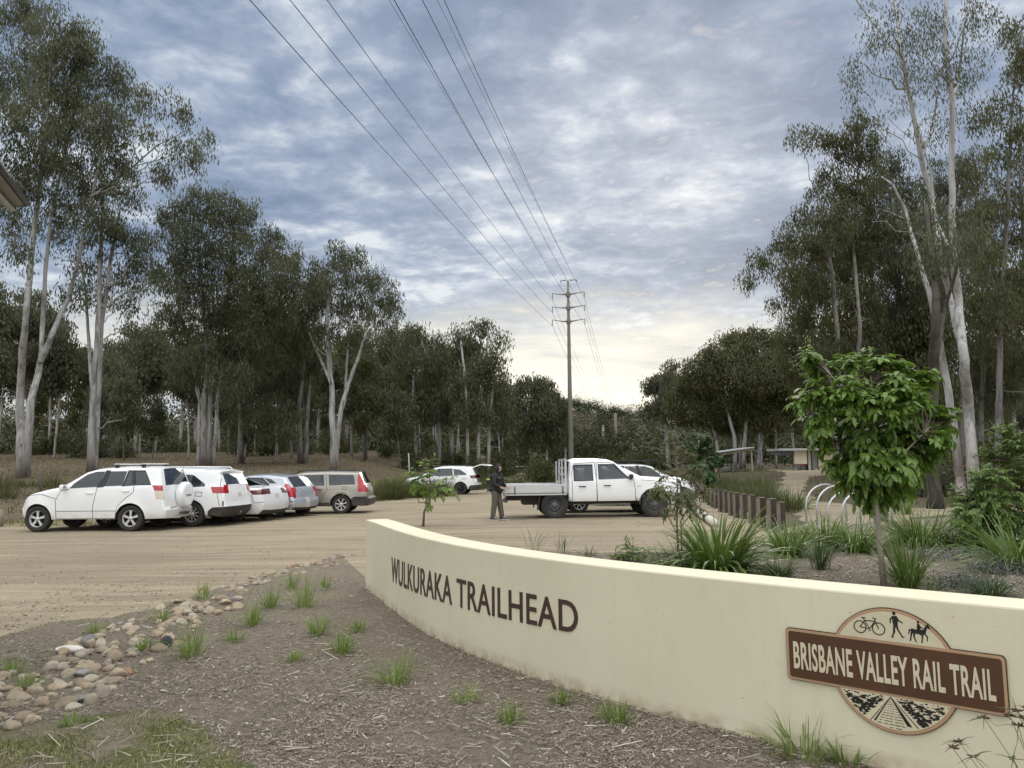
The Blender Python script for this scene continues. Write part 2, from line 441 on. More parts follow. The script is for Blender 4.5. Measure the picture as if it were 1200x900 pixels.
Z_PATH = ragged([(6.3, 18.6), (7.7, 19.0), (10.0, 21.3), (13.2, 24.2), (18.0, 25.0), (18.0, 27.3), (13.8, 28.2), (13.0, 33.0), (15.6, 42.0), (21.0, 55.0), (31.0, 72.0), (44.0, 81.0), (44.0, 86.0), (27.0, 83.0), (22.0, 62.0), (15.5, 46.0), (11.8, 35.0), (9.6, 27.0), (8.2, 21.5), (6.9, 19.9)], .3, .08, 8)
Z_ROAD = [(-70.0, 7.5)] + RE_ + ragged_open([_mid[0]] + g2([(600, 644), (690, 648), (790, 647), (855, 640), (915, 632)]) + [(6.3, 18.6), (6.9, 19.9), (8.0, 25.0), (8.4, 31.0), (8.0, 33.5), (9.5, 40.0), (8.0, 52.0), (5.4, 64.0), (6.0, 88.0), (12, 112), (9, 112), (0.5, 92.0), (-2.0, 72.0), (-3.2, 58.0), (-4.6, 49.0), (-4.9, 41.5), (-7.2, 40.5), (-8.5, 35.0), (-11.4, 30.6), (-15.2, 24.7), (-22, 23.9), (-40.0, 22.9), (-70.0, 21.0)], .3, .07, 9)
Z_VERGE = ragged([(-4.9, 41.5), (-4.4, 49), (-3.0, 58), (-1.8, 72), (0.6, 91), (-1.5, 92), (-6, 72), (-8, 58), (-9, 50), (-9.5, 42), (-8.7, 35.5), (-7.2, 40.4)], .3, .06, 12)
Z_FIELD = [(-16.5, 24.65), (-15.2, 24.75), (-11.4, 30.65), (-8.5, 35.05), (-9.6, 42), (-9.1, 50), (-8.1, 58), (-6.1, 72), (-1.6, 92), (0.4, 92.5), (8.8, 112.5), (2, 135), (-80, 135), (-140, 110), (-140, 22), (-70.0, 21.1), (-40.0, 23.0), (-22, 24.0)]
ZONES = [('lawn', Z_LAWN, M_LA), ('mulch_bed', Z_MULCH, M_MU), ('garden_bed', Z_BED, M_MU), ('gravel_path', Z_PATH, M_GR), ('gravel_road', Z_ROAD, M_GR), ('grass_verge', Z_VERGE, M_VE), ('dry_grass_field', Z_FIELD, M_FI)]
def build_ground():
    pts = []
    r = 1.2
    while r < 2600:
        na = 150 if r < 140 else 90
        for k in range(na):
            a = -R(48) + R(96) * (k + .5 * (int(math.log(r) * 100) % 2)) / na
            pts.append((r * math.sin(a), r * math.cos(a)))
        r *= 1.045 if r < 140 else (1.07 if r < 700 else 1.4)
    for rr_ in (4, 12, 40, 140, 500, 2600):
        for k in range(30):
            a = R(50) + R(260) * k / 29; pts.append((rr_ * math.sin(a), rr_ * math.cos(a)))
    pts.append((0, -.5))
    edges = []
    for _, z, _m in ZONES:
        o = len(pts); pts += [tuple(q) for q in z]; n = len(z)
        edges += [(o + i, o + (i + 1) % n) for i in range(n)]
    V, E, Fc, *_ = delaunay_2d_cdt([Vector(q) for q in pts], edges, [], 0, 1e-4)
    V = np.array([(v.x, v.y) for v in V]); T = np.array([f for f in Fc if len(f) == 3])
    C = V[T].mean(1); lab = np.full(len(T), -1)
    for i, (_, z, _m) in enumerate(ZONES):
        k = in_poly(C, z) & (lab < 0); lab[k] = i
    zz = terrain(V[:, 0], V[:, 1])
    zz = zz + np.where(np.hypot(V[:, 0], V[:, 1]) < 40, 0.012 * np.sin(V[:, 0] * 2.3 + V[:, 1]) * np.sin(V[:, 1] * 1.9), 0)
    V3 = np.c_[V, zz]
    for i in range(-1, len(ZONES)):
        F = T[lab == i]
        if not len(F): continue
        u, inv = np.unique(F, return_inverse=True)
        nm, m = ('ground', M_FL) if i < 0 else (ZONES[i][0], ZONES[i][2])
        o = link(nm, mesh_np(nm, V3[u], inv.reshape(-1, 3), m, smooth=True)); o['kind'] = 'structure'
build_ground()

# ------------------------------------------------------------------ the curved name wall
def wall_mat():
    m, t, p, out = newmat('cream_render')
    pos = t.n('ShaderNodeNewGeometry').outputs['Position']
    s = t.n('ShaderNodeSeparateXYZ'); t.l(pos, s.inputs[0])
    n1 = t.noise(pos, 0.9, 4, 0.5); n2 = t.noise(pos, 7, 6, 0.65); n3 = t.noise(pos, 90, 4, 0.7)
    c = t.mix(t.maprange(n1, 0.35, 0.65), (0.64, 0.595, 0.435), (0.69, 0.645, 0.48))
    c = t.mix(t.maprange(n2, 0.55, 0.75, 0, 0.18), c, (0.50, 0.44, 0.30))
    dr = t.math('MULTIPLY', t.maprange(s.outputs[2], 0.0, 0.11, 1, 0), t.maprange(n2, 0.38, 0.62, 0.0, 0.8))   # soil splashed on the foot
    c = t.mix(dr, c, (0.30, 0.20, 0.12))
    sp = t.n('ShaderNodeTexVoronoi', i_Scale=7.0); t.l(pos, sp.inputs['Vector'])
    c = t.mix(t.maprange(sp.outputs['Distance'], 0.02, 0.05, 0.7, 0.0), c, (0.30, 0.25, 0.17))                # specks
    vs = t.noise(t.mapping(pos, (9, 9, 0.5)), 1.0, 5, 0.6)                                                    # faint runs down the face
    c = t.mix(t.maprange(vs, 0.56, 0.75, 0, 0.16), c, (0.46, 0.41, 0.29))
    t.l(c, p.inputs['Base Color']); p.inputs['Roughness'].default_value = 0.85; p.inputs['Specular IOR Level'].default_value = 0.25
    t.l(t.bump(t.math('ADD', n3, t.math('MULTIPLY', n2, 0.6)), 0.28, 0.006), p.inputs['Normal'])
    return m
M_WALL = wall_mat()
def build_wall():
    S = np.linspace(0.0, WLEN, 90); prof = []
    b = 0.012
    prof = [(0, -.15), (0, 0.3), (0, 0.6), (0, WALL_H - b), (-b * .3, WALL_H - b * .3), (-b, WALL_H), (-WALL_T / 2, WALL_H + .002), (-WALL_T + b, WALL_H), (-WALL_T + b * .3, WALL_H - b * .3), (-WALL_T, WALL_H - b), (-WALL_T, -.15)]
    vs = []; fs = []; n = len(prof)
    for s in S:
        for o_, z in prof: vs.append(wall_pt(s, z, o_))
    for i in range(len(S) - 1):
        for k in range(n - 1): fs.append([i * n + k, (i + 1) * n + k, (i + 1) * n + k + 1, i * n + k + 1])
    fs.append([k for k in range(n)][::-1]); fs.append([(len(S) - 1) * n + k for k in range(n)])
    mb = MB(); mb.add(vs, fs, 0, False)
    root = empty('sign_wall', wall_pt(WLEN * .5, 0), 0, 'curved low wall of cream render with the words WULKURAKA TRAILHEAD', 'wall')
    o = mb.build('wall_body', M_WALL, root); o.location = -Vector(root.location)
    return root
WALLO = build_wall()

_fontcache = {}
def text_geo(body, offset=0.0, spacing=1.0, res=4):
    """2D mesh of a line of lettering: (verts Nx2 scaled so that capitals are 1 high and start at x=0, triangles)"""
    cu = bpy.data.curves.new('t', 'FONT'); cu.body = body; cu.size = 1.0; cu.offset = offset; cu.space_character = spacing
    cu.resolution_u = res; cu.fill_mode = 'FRONT'
    o = bpy.data.objects.new('t', cu); COL.objects.link(o)
    dg = bpy.context.evaluated_depsgraph_get(); me = bpy.data.meshes.new_from_object(o.evaluated_get(dg))
    V = np.array([v.co[:2] for v in me.vertices]); Fs = [list(p.vertices) for p in me.polygons]
    bpy.data.objects.remove(o); bpy.data.curves.remove(cu); bpy.data.meshes.remove(me)
    mn = V.min(0); mx = V.max(0); V = (V - mn) / (mx[1] - mn[1])
    return V, Fs
def solid_from(V, Fs, put, front, back):
    """a flat fill -> raised solid: put(u, v, h) -> world"""
    n = len(V); vs = [put(u, v, front) for u, v in V] + [put(u, v, back) for u, v in V]
    cnt = {}
    for f in Fs:
        for i in range(len(f)):
            a, b = f[i], f[(i + 1) % len(f)]; k = (min(a, b), max(a, b)); cnt.setdefault(k, []).append((a, b))
    fs = [list(f) for f in Fs]
    for k, L in cnt.items():
        if len(L) == 1: a, b = L[0]; fs.append([b, a, a + n, b + n])
    return vs, fs
M_LET = mat('letter_brown', (0.055, 0.030, 0.022), 0.45, 0.2, 30)
def wall_letters():
    V, Fs = text_geo('WULKURAKA TRAILHEAD', 0.008, 1.05)
    s0, s1 = wall_s(459, .5), wall_s(678, .5)
    zs = [wall_z(459.5, 653), wall_z(459.5, 684), wall_z(677, 704), wall_z(677, 740)]; print('LETZ', zs)
    zt = lambda f: 0.606 + 0.040 * f; zb = lambda f: 0.318 + 0.095 * f
    w_ = V[:, 0].max()
    put = lambda u, v, h: wall_pt(s0 + (s1 - s0) * u / w_, zb(u / w_) + (zt(u / w_) - zb(u / w_)) * v, h)
    vs, fs = solid_from(V, Fs, put, 0.006, -0.002)
    mb = MB(); mb.add(vs, fs)
    o = mb.build('lettering', M_LET, WALLO); o.location = -Vector(WALLO.location)
    tag(o, 'dark brown raised capitals reading WULKURAKA TRAILHEAD')
    for q in ((0, 0), (0, 1), (w_, 0), (w_, 1)): print('LET', q, [round(x) for x in pix(put(*q, 0))])
wall_letters()
# ------------------------------------------------------------------ the trail sign on the wall
M_TAN = mat('sign_tan', (0.42, 0.27, 0.16), 0.4, 0.06, 6)
M_BRN = mat('sign_brown', (0.082, 0.036, 0.017), 0.38, 0.10, 5)
M_CRM = mat('sign_cream', (0.60, 0.545, 0.38), 0.45, 0.05, 6)
M_BLK = mat('sign_black', (0.013, 0.012, 0.011), 0.4, 0.1, 6)
M_EDG = mat('sign_edge', (0.045, 0.022, 0.013), 0.5, 0.1, 6)
def rrect(w_, h_, r, k=5):
    out = []
    for cx_, cy_, a0 in ((w_ / 2 - r, h_ / 2 - r, 0), (-w_ / 2 + r, h_ / 2 - r, 90), (-w_ / 2 + r, -h_ / 2 + r, 180), (w_ / 2 - r, -h_ / 2 + r, 270)):
        for i in range(k + 1):
            a = R(a0 + 90 * i / k); out.append((cx_ + r * math.cos(a), cy_ + r * math.sin(a)))
    return out
def segment(r, y0, up=True, k=40):
    """circle segment beyond the line y = y0"""
    a = math.asin(max(-1, min(1, y0 / r))); 
    if up: return [(r * math.cos(a + (math.pi - 2 * a) * i / k), r * math.sin(a + (math.pi - 2 * a) * i / k)) for i in range(k + 1)]
    return [(r * math.cos(math.pi - a + (math.pi + 2 * a) * i / k), r * math.sin(math.pi - a + (math.pi + 2 * a) * i / k)) for i in range(k + 1)]
def line2(pts, w_):
    """stroke -> list of quads (polygons)"""
    out = []
    for a, b in zip(pts[:-1], pts[1:]):
        a = Vector(a); b = Vector(b); d = (b - a).normalized(); n = Vector((-d.y, d.x)) * w_ / 2; e = d * w_ * .25
        out.append([tuple(a - e - n), tuple(b + e - n), tuple(b + e + n), tuple(a - e + n)])
    return out
def ring2(c, r, w_, k=24):
    return [[(c[0] + q * math.cos(a), c[1] + q * math.sin(a)) for q, a in ((r - w_ / 2, 2 * math.pi * i / k), (r + w_ / 2, 2 * math.pi * i / k), (r + w_ / 2, 2 * math.pi * (i + 1) / k), (r - w_ / 2, 2 * math.pi * (i + 1) / k))] for i in range(k)]
def build_sign():
    sa, sb = wall_s(923.5, .6), wall_s(1182, .55)
    zt = (wall_z(924, 736.5) + wall_z(1181, 767)) / 2; zb = (wall_z(926, 797.5) + wall_z(1183, 835)) / 2
    print('SIGN z', wall_z(924, 736.5), wall_z(1181, 767), wall_z(926, 797.5), wall_z(1183, 835))
    A, B = wall_pt(sa, 0, 0.004), wall_pt(sb, 0, 0.004)
    sm = (sa + sb) / 2; bulge = (wall_pt(sm, 0, 0) - (A + B) / 2)
    u = (B - A).normalized(); n = Vector((u.y, -u.x, 0))
    off = max(0.004, bulge.dot(n) + 0.006)
    W_ = (B - A).length; H_ = zt - zb
    zc = (zt + zb) / 2
    C_ = (A + B) / 2 + n * off; C_.z = zc
    root = empty('trail_sign', C_, 0, 'brown and tan BRISBANE VALLEY RAIL TRAIL plaque with round emblem fixed on the cream wall', 'sign')
    Mx = Matrix(((u.x, 0, n.x), (u.y, 0, n.y), (0, 1, 0))).to_4x4()
    Lz = lambda h: Mx @ Matrix.Translation((0, 0, h))
    RAD = (wall_z(1040, 712) - wall_z(1045, 858)) / 2
    cxp = ((977 + 1114) / 2); sc = wall_s(cxp, .55); q = wall_pt(sc, 0, 0); ucx = (q - Vector((C_.x, C_.y, 0))).dot(u)
    ucz = (wall_z(1040, 712) + wall_z(1045, 858)) / 2 - zc
    print('SIGN', W_, H_, RAD, ucx, ucz, off)
    sh = lambda poly: [(x + ucx, y + ucz) for x, y in poly]
    circ = lambda r: [(r * math.cos(2 * math.pi * i / 64), r * math.sin(2 * math.pi * i / 64)) for i in range(64)]
    # the plate, one solid sheet with a rim behind everything
    p = MB()
    p.prism(sh(circ(RAD + .004)), 0.004 + off, Mx @ Matrix.Translation((0, 0, -off)), 1)
    p.prism(rrect(W_ + .008, H_ + .008, .024), 0.006 + off, Mx @ Matrix.Translation((0, 0, -off)), 1)
    p.prism(sh(circ(RAD)), 0.003, Lz(0.005), 0)
    p.prism(rrect(W_, H_, .022), 0.0045, Lz(0.0062), 0)
    p.build('border', [M_TAN, M_EDG], root)
    MB().prism(rrect(W_ - .028, H_ - .028, .014), 0.002, Lz(0.0114)).build('name_panel', M_BRN, root)
    hh = H_ / 2
    MB().prism(sh(segment(RAD - .017, hh - ucz + 0.001, True)), 0.0014, Lz(0.0084)).build('emblem_top', M_CRM, root)
    lower = MB().prism(sh(segment(RAD - .017, -hh - ucz - 0.001, False)), 0.0014, Lz(0.0084)).build('railway_picture', M_CRM, root)
    # lettering
    V, Fs = text_geo('BRISBANE VALLEY RAIL TRAIL', 0.022, 1.07)
    wv = V[:, 0].max(); x0, x1 = -W_ / 2 + .040, W_ / 2 - .048; y0, y1 = -.078 * H_ / .27 * .98, .070 * H_ / .27
    x0 += 0
    put = lambda uu, vv, h: Mx @ Vector((x0 + (x1 - x0) * uu / wv, y0 + (y1 - y0) * vv, h))
    mb = MB(); mb.add(*solid_from(V, Fs, put, 0.0152, 0.0130)); mb.build('lettering', M_CRM, root)
    # pictograms
    top = hh; k = RAD / .325
    def pic(polys, cx_, cy_, s, name):
        m_ = MB()
        for j, q in enumerate(polys): m_.prism([(ucx + (cx_ + x * s) * k, top + (cy_ + y * s) * k) for x, y in q], 0.0008 + 0.00003 * (j % 40), Lz(0.0099))
        m_.build(name, M_BLK, root)
    bike = ring2((-.55, 0), .36, .06) + ring2((.55, 0), .36, .06)
    for L in ([(-.55, 0), (-.25, .42), (.36, .44), (.02, -.06), (-.55, 0)], [(-.33, .55), (.02, -.06)], [(.55, 0), (.33, .58), (.24, .66)], [(.33, .58), (.46, .60)]): bike += line2(L, .055)
    bike += [[(-.45, .55), (-.2, .55), (-.2, .61), (-.45, .61)], [(-.06, -.2), (.1, -.14), (.1, -.1), (-.06, -.16)]]
    pic(bike, -.104, .060, .088, 'bicycle_symbol')
    walk = [[(-.06 + .11 * math.cos(a), .86 + .13 * math.sin(a)) for a in [2 * math.pi * i / 14 for i in range(14)]],
            [(-.17, .68), (.10, .70), (.20, .52), (.14, .12), (-.16, .12), (-.20, .42)],
            [(-.17, .69), (-.36, .46), (-.37, .18), (-.29, .17), (-.27, .42), (-.17, .52)],
            [(.10, .69), (.24, .46), (.50, .30), (.46, .24), (.17, .38), (.07, .50)],
            [(-.14, .13), (.06, .13), (-.10, -.30), (-.34, -.78), (-.16, -.80), (-.12, -.74), (-.21, -.72), (-.02, -.36)][::1],
            [(-.04, .13), (.14, .13), (.20, -.22), (.46, -.66), (.56, -.62), (.52, -.70), (.40, -.74), (.08, -.22)]]
    pic(walk, .032, .085, .078, 'walker_symbol')
    horse = [[(-.42, .16), (-.1, .10), (.26, .14), (.40, .34), (.52, .50), (.60, .56), (.64, .46), (.72, .30), (.66, .24), (.54, .30), (.48, .10), (.42, -.14), (.1, -.2), (-.18, -.16), (-.44, -.12), (-.52, .02)],
             [(-.46, .12), (-.62, .06), (-.66, -.22), (-.60, -.30), (-.57, -.06), (-.46, .0)],
             [(-.50, -.06), (-.36, -.12), (-.44, -.36), (-.52, -.70), (-.60, -.70), (-.54, -.38)], [(-.34, -.12), (-.20, -.14), (-.26, -.38), (-.14, -.74), (-.22, -.74), (-.36, -.38)],
             [(.18, -.16), (.30, -.16), (.24, -.44), (.20, -.74), (.12, -.74), (.16, -.42)], [(.30, -.12), (.42, -.10), (.56, -.26), (.52, -.58), (.46, -.58), (.48, -.30)],
             [(-.10, .10), (.14, .12), (.12, .36), (.06, .52), (-.06, .52), (-.10, .34)], [(.0 + .08 * math.cos(a), .62 + .09 * math.sin(a)) for a in [2 * math.pi * i / 12 for i in range(12)]],
             [(.02, .14), (.12, .14), (.16, -.22), (.10, -.26)], [(.06, .40), (.30, .26), (.28, .20), (.06, .30)]]
    pic(horse, .145, .072, .078, 'horse_rider_symbol')
    # the railway picture: scrub on both sides, sleepers and two rails running to a vanishing point
    rr = random.Random(4); vx, vy = ucx - .015 * k, -hh - .004
    RR = RAD - .020
    def inside(x, y): return (x - ucx) ** 2 + (y - ucz) ** 2 < RR * RR and y < -hh - .003
    m_ = MB(); c = 0
    bot = ucz - RR
    def rail(xb, w0, w1):
        # from the vanishing point to (xb, bot), widening
        P_ = []
        for i in range(13):
            t_ = i / 12; P_.append((vx + (xb - vx) * t_, vy + (bot - vy) * t_, w0 + (w1 - w0) * t_))
        for a, b in zip(P_[:-1], P_[1:]):
            if inside(b[0] - b[2], b[1]) and inside(b[0] + b[2], b[1]): m_.prism([(a[0] - a[2], a[1]), (b[0] - b[2], b[1]), (b[0] + b[2], b[1]), (a[0] + a[2], a[1])], .0008, Lz(.0101))
    rail(vx + .105 * k, .002, .014); rail(vx - .105 * k, .0015, .006); rail(vx - .13 * k, .001, .003); rail(vx + .155 * k, .001, .004)
    for i in range(15):
        t_ = (i + 1) / 15.5; y_ = vy + (bot - vy) * t_ ** 1.5; hw = .086 * k * t_ ** 1.5
        for s_ in range(5):
            xa = vx - hw + 2 * hw * s_ / 5 + rr.uniform(0, .3) * hw / 5; xb = xa + 2 * hw / 5 * rr.uniform(.4, .95)
            if inside(xa, y_ - .003) and inside(xb, y_ - .003): m_.prism([(xa, y_), (xb, y_ + rr.uniform(-.001, .001)), (xb, y_ - .003 * t_ - .001), (xa, y_ - .003 * t_ - .0012)], .0005, Lz(.0100))
    for i in range(2700):
        x_ = rr.uniform(ucx - RR, ucx + RR); y_ = rr.uniform(bot, -hh - .004)
        t_ = (vy - y_) / (vy - bot); edge = abs(x_ - vx) - (.02 + .17 * t_) * k
        if edge < 0: continue
        dens = .9 if edge < .05 else (.55 + .4 * math.sin(x_ * 70 + 1) * math.sin(y_ * 120))
        if y_ > -hh - .022: dens *= .45
        if rr.random() > dens: continue
        r_ = rr.uniform(.0025, .0095); kk = rr.randint(4, 7); a0 = rr.random() * 6
        poly = [(x_ + r_ * 1.5 * rr.uniform(.6, 1.2) * math.cos(a0 + 2 * math.pi * j / kk), y_ + r_ * .7 * rr.uniform(.6, 1.2) * math.sin(a0 + 2 * math.pi * j / kk)) for j in range(kk)]
        if all(inside(*q) for q in poly):
            c += 1; h = .00985 + (c % 197) * .000004
            vs = [Lz(h) @ Vector((x, y, 0)) for x, y in poly]; m_.add(vs, [list(range(kk))])
    ob = m_.build('printed_scene', M_BLK, lower)
    return root
build_sign()
# ------------------------------------------------------------------ vehicles
def glass_mat(name, tint, k):
    m, t, p, out = newmat(name)
    tr = t.n('ShaderNodeBsdfTransparent'); tr.inputs[0].default_value = (*tint, 1)
    gl = t.n('ShaderNodeBsdfGlossy'); gl.inputs['Roughness'].default_value = 0.03; gl.inputs[0].default_value = (.9, .95, 1, 1)
    lw = t.n('ShaderNodeLayerWeight'); lw.inputs[0].default_value = 0.25
    fac = t.maprange(lw.outputs['Fresnel'], 0, 1, k, 0.9)
    ms = t.n('ShaderNodeMixShader'); t.l(fac, ms.inputs[0]); t.l(tr.outputs[0], ms.inputs[1]); t.l(gl.outputs[0], ms.inputs[2])
    t.l(ms.outputs[0], out.inputs[0]); return m
DUST = ((0.40, 0.35, 0.28), 0.20, 0.60)
PAINT = {
    'white': mat('white_paint', (0.80, 0.81, 0.82), 0.28, 0.02, 3, coat=0.5, dirt=DUST),
    'pearl': mat('pearl_paint', (0.74, 0.76, 0.78), 0.25, 0.02, 3, coat=0.6, dirt=DUST),
    'silver': mat('silver_paint', (0.52, 0.56, 0.61), 0.28, 0.03, 3, metal=0.55, coat=0.6, dirt=DUST),
    'gold': mat('gold_paint', (0.33, 0.31, 0.265), 0.30, 0.03, 3, metal=0.35, coat=0.5, dirt=DUST),
    'red': mat('red_paint', (0.50, 0.025, 0.03), 0.28, 0.03, 3, coat=0.6),
}
M_GLS = glass_mat('window_glass', (0.20, 0.22, 0.22), 0.08)
M_GLD = glass_mat('tinted_glass', (0.06, 0.07, 0.07), 0.09)
M_PLA = mat('black_plastic', (0.020, 0.020, 0.021), 0.6, 0.2, 20, dirt=((0.20, 0.17, 0.13), 0.2, 0.6))
M_SEAM = mat('panel_gap', (0.03, 0.03, 0.032), 0.8, 0.1, 10)
M_TYR = mat('tyre_rubber', (0.016, 0.016, 0.016), 0.85, 0.25, 20, dirt=((0.09, 0.075, 0.058), -0.5, 0.5))
M_RIM = mat('alloy', (0.62, 0.62, 0.63), 0.35, 0.06, 12, metal=0.7)
M_STEEL = mat('dark_steel', (0.11, 0.11, 0.115), 0.5, 0.2, 14, metal=0.4)
M_BLKRIM = mat('black_alloy', (0.018, 0.018, 0.019), 0.4, 0.2, 14)
M_TAIL = mat('tail_lamp_red', (0.40, 0.006, 0.014), 0.15, 0.1, 40, coat=1.0)
M_TAILC = mat('tail_lamp_clear', (0.62, 0.52, 0.42), 0.15, 0.2, 40, coat=1.0)
M_TAILD = mat('tail_lamp_dark', (0.10, 0.012, 0.012), 0.12, 0.2, 30, coat=1.0)
M_HEAD = mat('headlamp', (0.55, 0.58, 0.60), 0.1, 0.2, 30, coat=1.0)
M_CHR = mat('bright_trim', (0.70, 0.70, 0.71), 0.2, 0.05, 10, metal=0.9)
M_ALU = mat('aluminium', (0.60, 0.61, 0.62), 0.42, 0.10, 6, metal=0.55, stretch=(1, 1, 8))
M_PLATE = mat('number_plate', (0.55, 0.50, 0.45), 0.5, 0.05, 10)
M_SEAT = mat('seat_fabric', (0.045, 0.045, 0.047), 0.9, 0.2, 30)

def seg_dist(P, a, b):
    ab = b - a; L = (ab ** 2).sum(); tt = np.clip(((P - a) @ ab) / max(L, 1e-12), 0, 1)
    q = a + tt[:, None] * ab; return np.sqrt(((P - q) ** 2).sum(1))

def make_wheel(root, x, y, r, side, style, width=.22, name='wheel'):
    """one wheel at (x, y, r); side=-1 faces -y"""
    Mw = Matrix.Rotation(R(90) * (1 if side < 0 else -1), 4, 'X')          # axis +z -> outward
    def P(mb, nm, ms, par):
        o = mb.build(nm, ms, par); return o
    rr = r * .64 if style != 'steel' else r * .56
    hub = MB(); hub.lathe([(0, -.02), (rr * .98, -.02), (rr * .98, -.09), (0, -.09)], 28, 0, Mw)
    w_ = hub.build(name, M_SEAM, root, (x, y, r))
    ty = MB(); h = width / 2
    ty.lathe([(rr, h - .012), (rr + .012, h), (r * .90, h), (r * .975, h - .02), (r, h - .05), (r, -h + .05), (r * .975, -h + .02), (r * .9, -h), (rr, -h + .01), (rr, h - .012)], 40, 0, Mw)
    if r > .38:                                                           # off-road tread lugs
        for i in range(36):
            a = 2 * math.pi * i / 36
            for sgn in (1, -1):
                q = Mw @ Vector(((r - .002) * math.cos(a), (r - .002) * math.sin(a), sgn * h * .62))
                ty.box(q, (.045, .075, .03), 0, rot=(Mw.to_3x3() @ Matrix.Rotation(a, 3, 'Z') @ Matrix.Rotation(R(90), 3, 'Y')))
    ty.build('tyre', M_TYR, w_)
    ri = MB(); ms = M_RIM if style not in ('black', 'steel') else (M_BLKRIM if style == 'black' else M_STEEL)
    zf = h - .03
    ri.lathe([(rr * .86, zf - .05), (rr * .93, zf - .01), (rr * .99, zf + .008), (rr * 1.0, zf - .02), (rr * .99, -h + .03)], 36, 0, Mw)
    if style == 'steel':
        ri.lathe([(rr * .88, zf - .05), (rr * .80, zf - .03), (rr * .55, zf - .015), (rr * .42, zf - .05), (rr * .40, zf + .015), (rr * .26, zf + .03), (0, zf + .03)], 30, 0, Mw)
        for i in range(12):
            a = 2 * math.pi * i / 12; q = Mw @ Vector((rr * .68 * math.cos(a), rr * .68 * math.sin(a), zf - .012))
            ri.lathe([(0, .006), (.022, .004), (.024, -.01)], 8, 1, Matrix.Translation(q) @ Mw)
    else:
        ns = {'five': 5, 'ten': 10, 'seven': 7, 'black': 6}[style]
        for i in range(ns):
            a = 2 * math.pi * i / ns + .3; wd = {5: .26, 10: .12, 7: .17, 6: .2}[ns] * rr
            pts = [(rr * .12, -wd * .45), (rr * .55, -wd * .5), (rr * .93, -wd * .62), (rr * .93, wd * .62), (rr * .55, wd * .5), (rr * .12, wd * .45)]
            ri.prism(pts, .03, Mw @ Matrix.Rotation(a, 4, 'Z') @ Matrix.Translation((0, 0, zf - .042)), 0)
        ri.lathe([(rr * .24, zf - .04), (rr * .23, zf - .004), (rr * .12, zf + .004), (0, zf + .004)], 20, 0, Mw)
    ri.build('rim', [ms, M_SEAM], w_)
    return w_

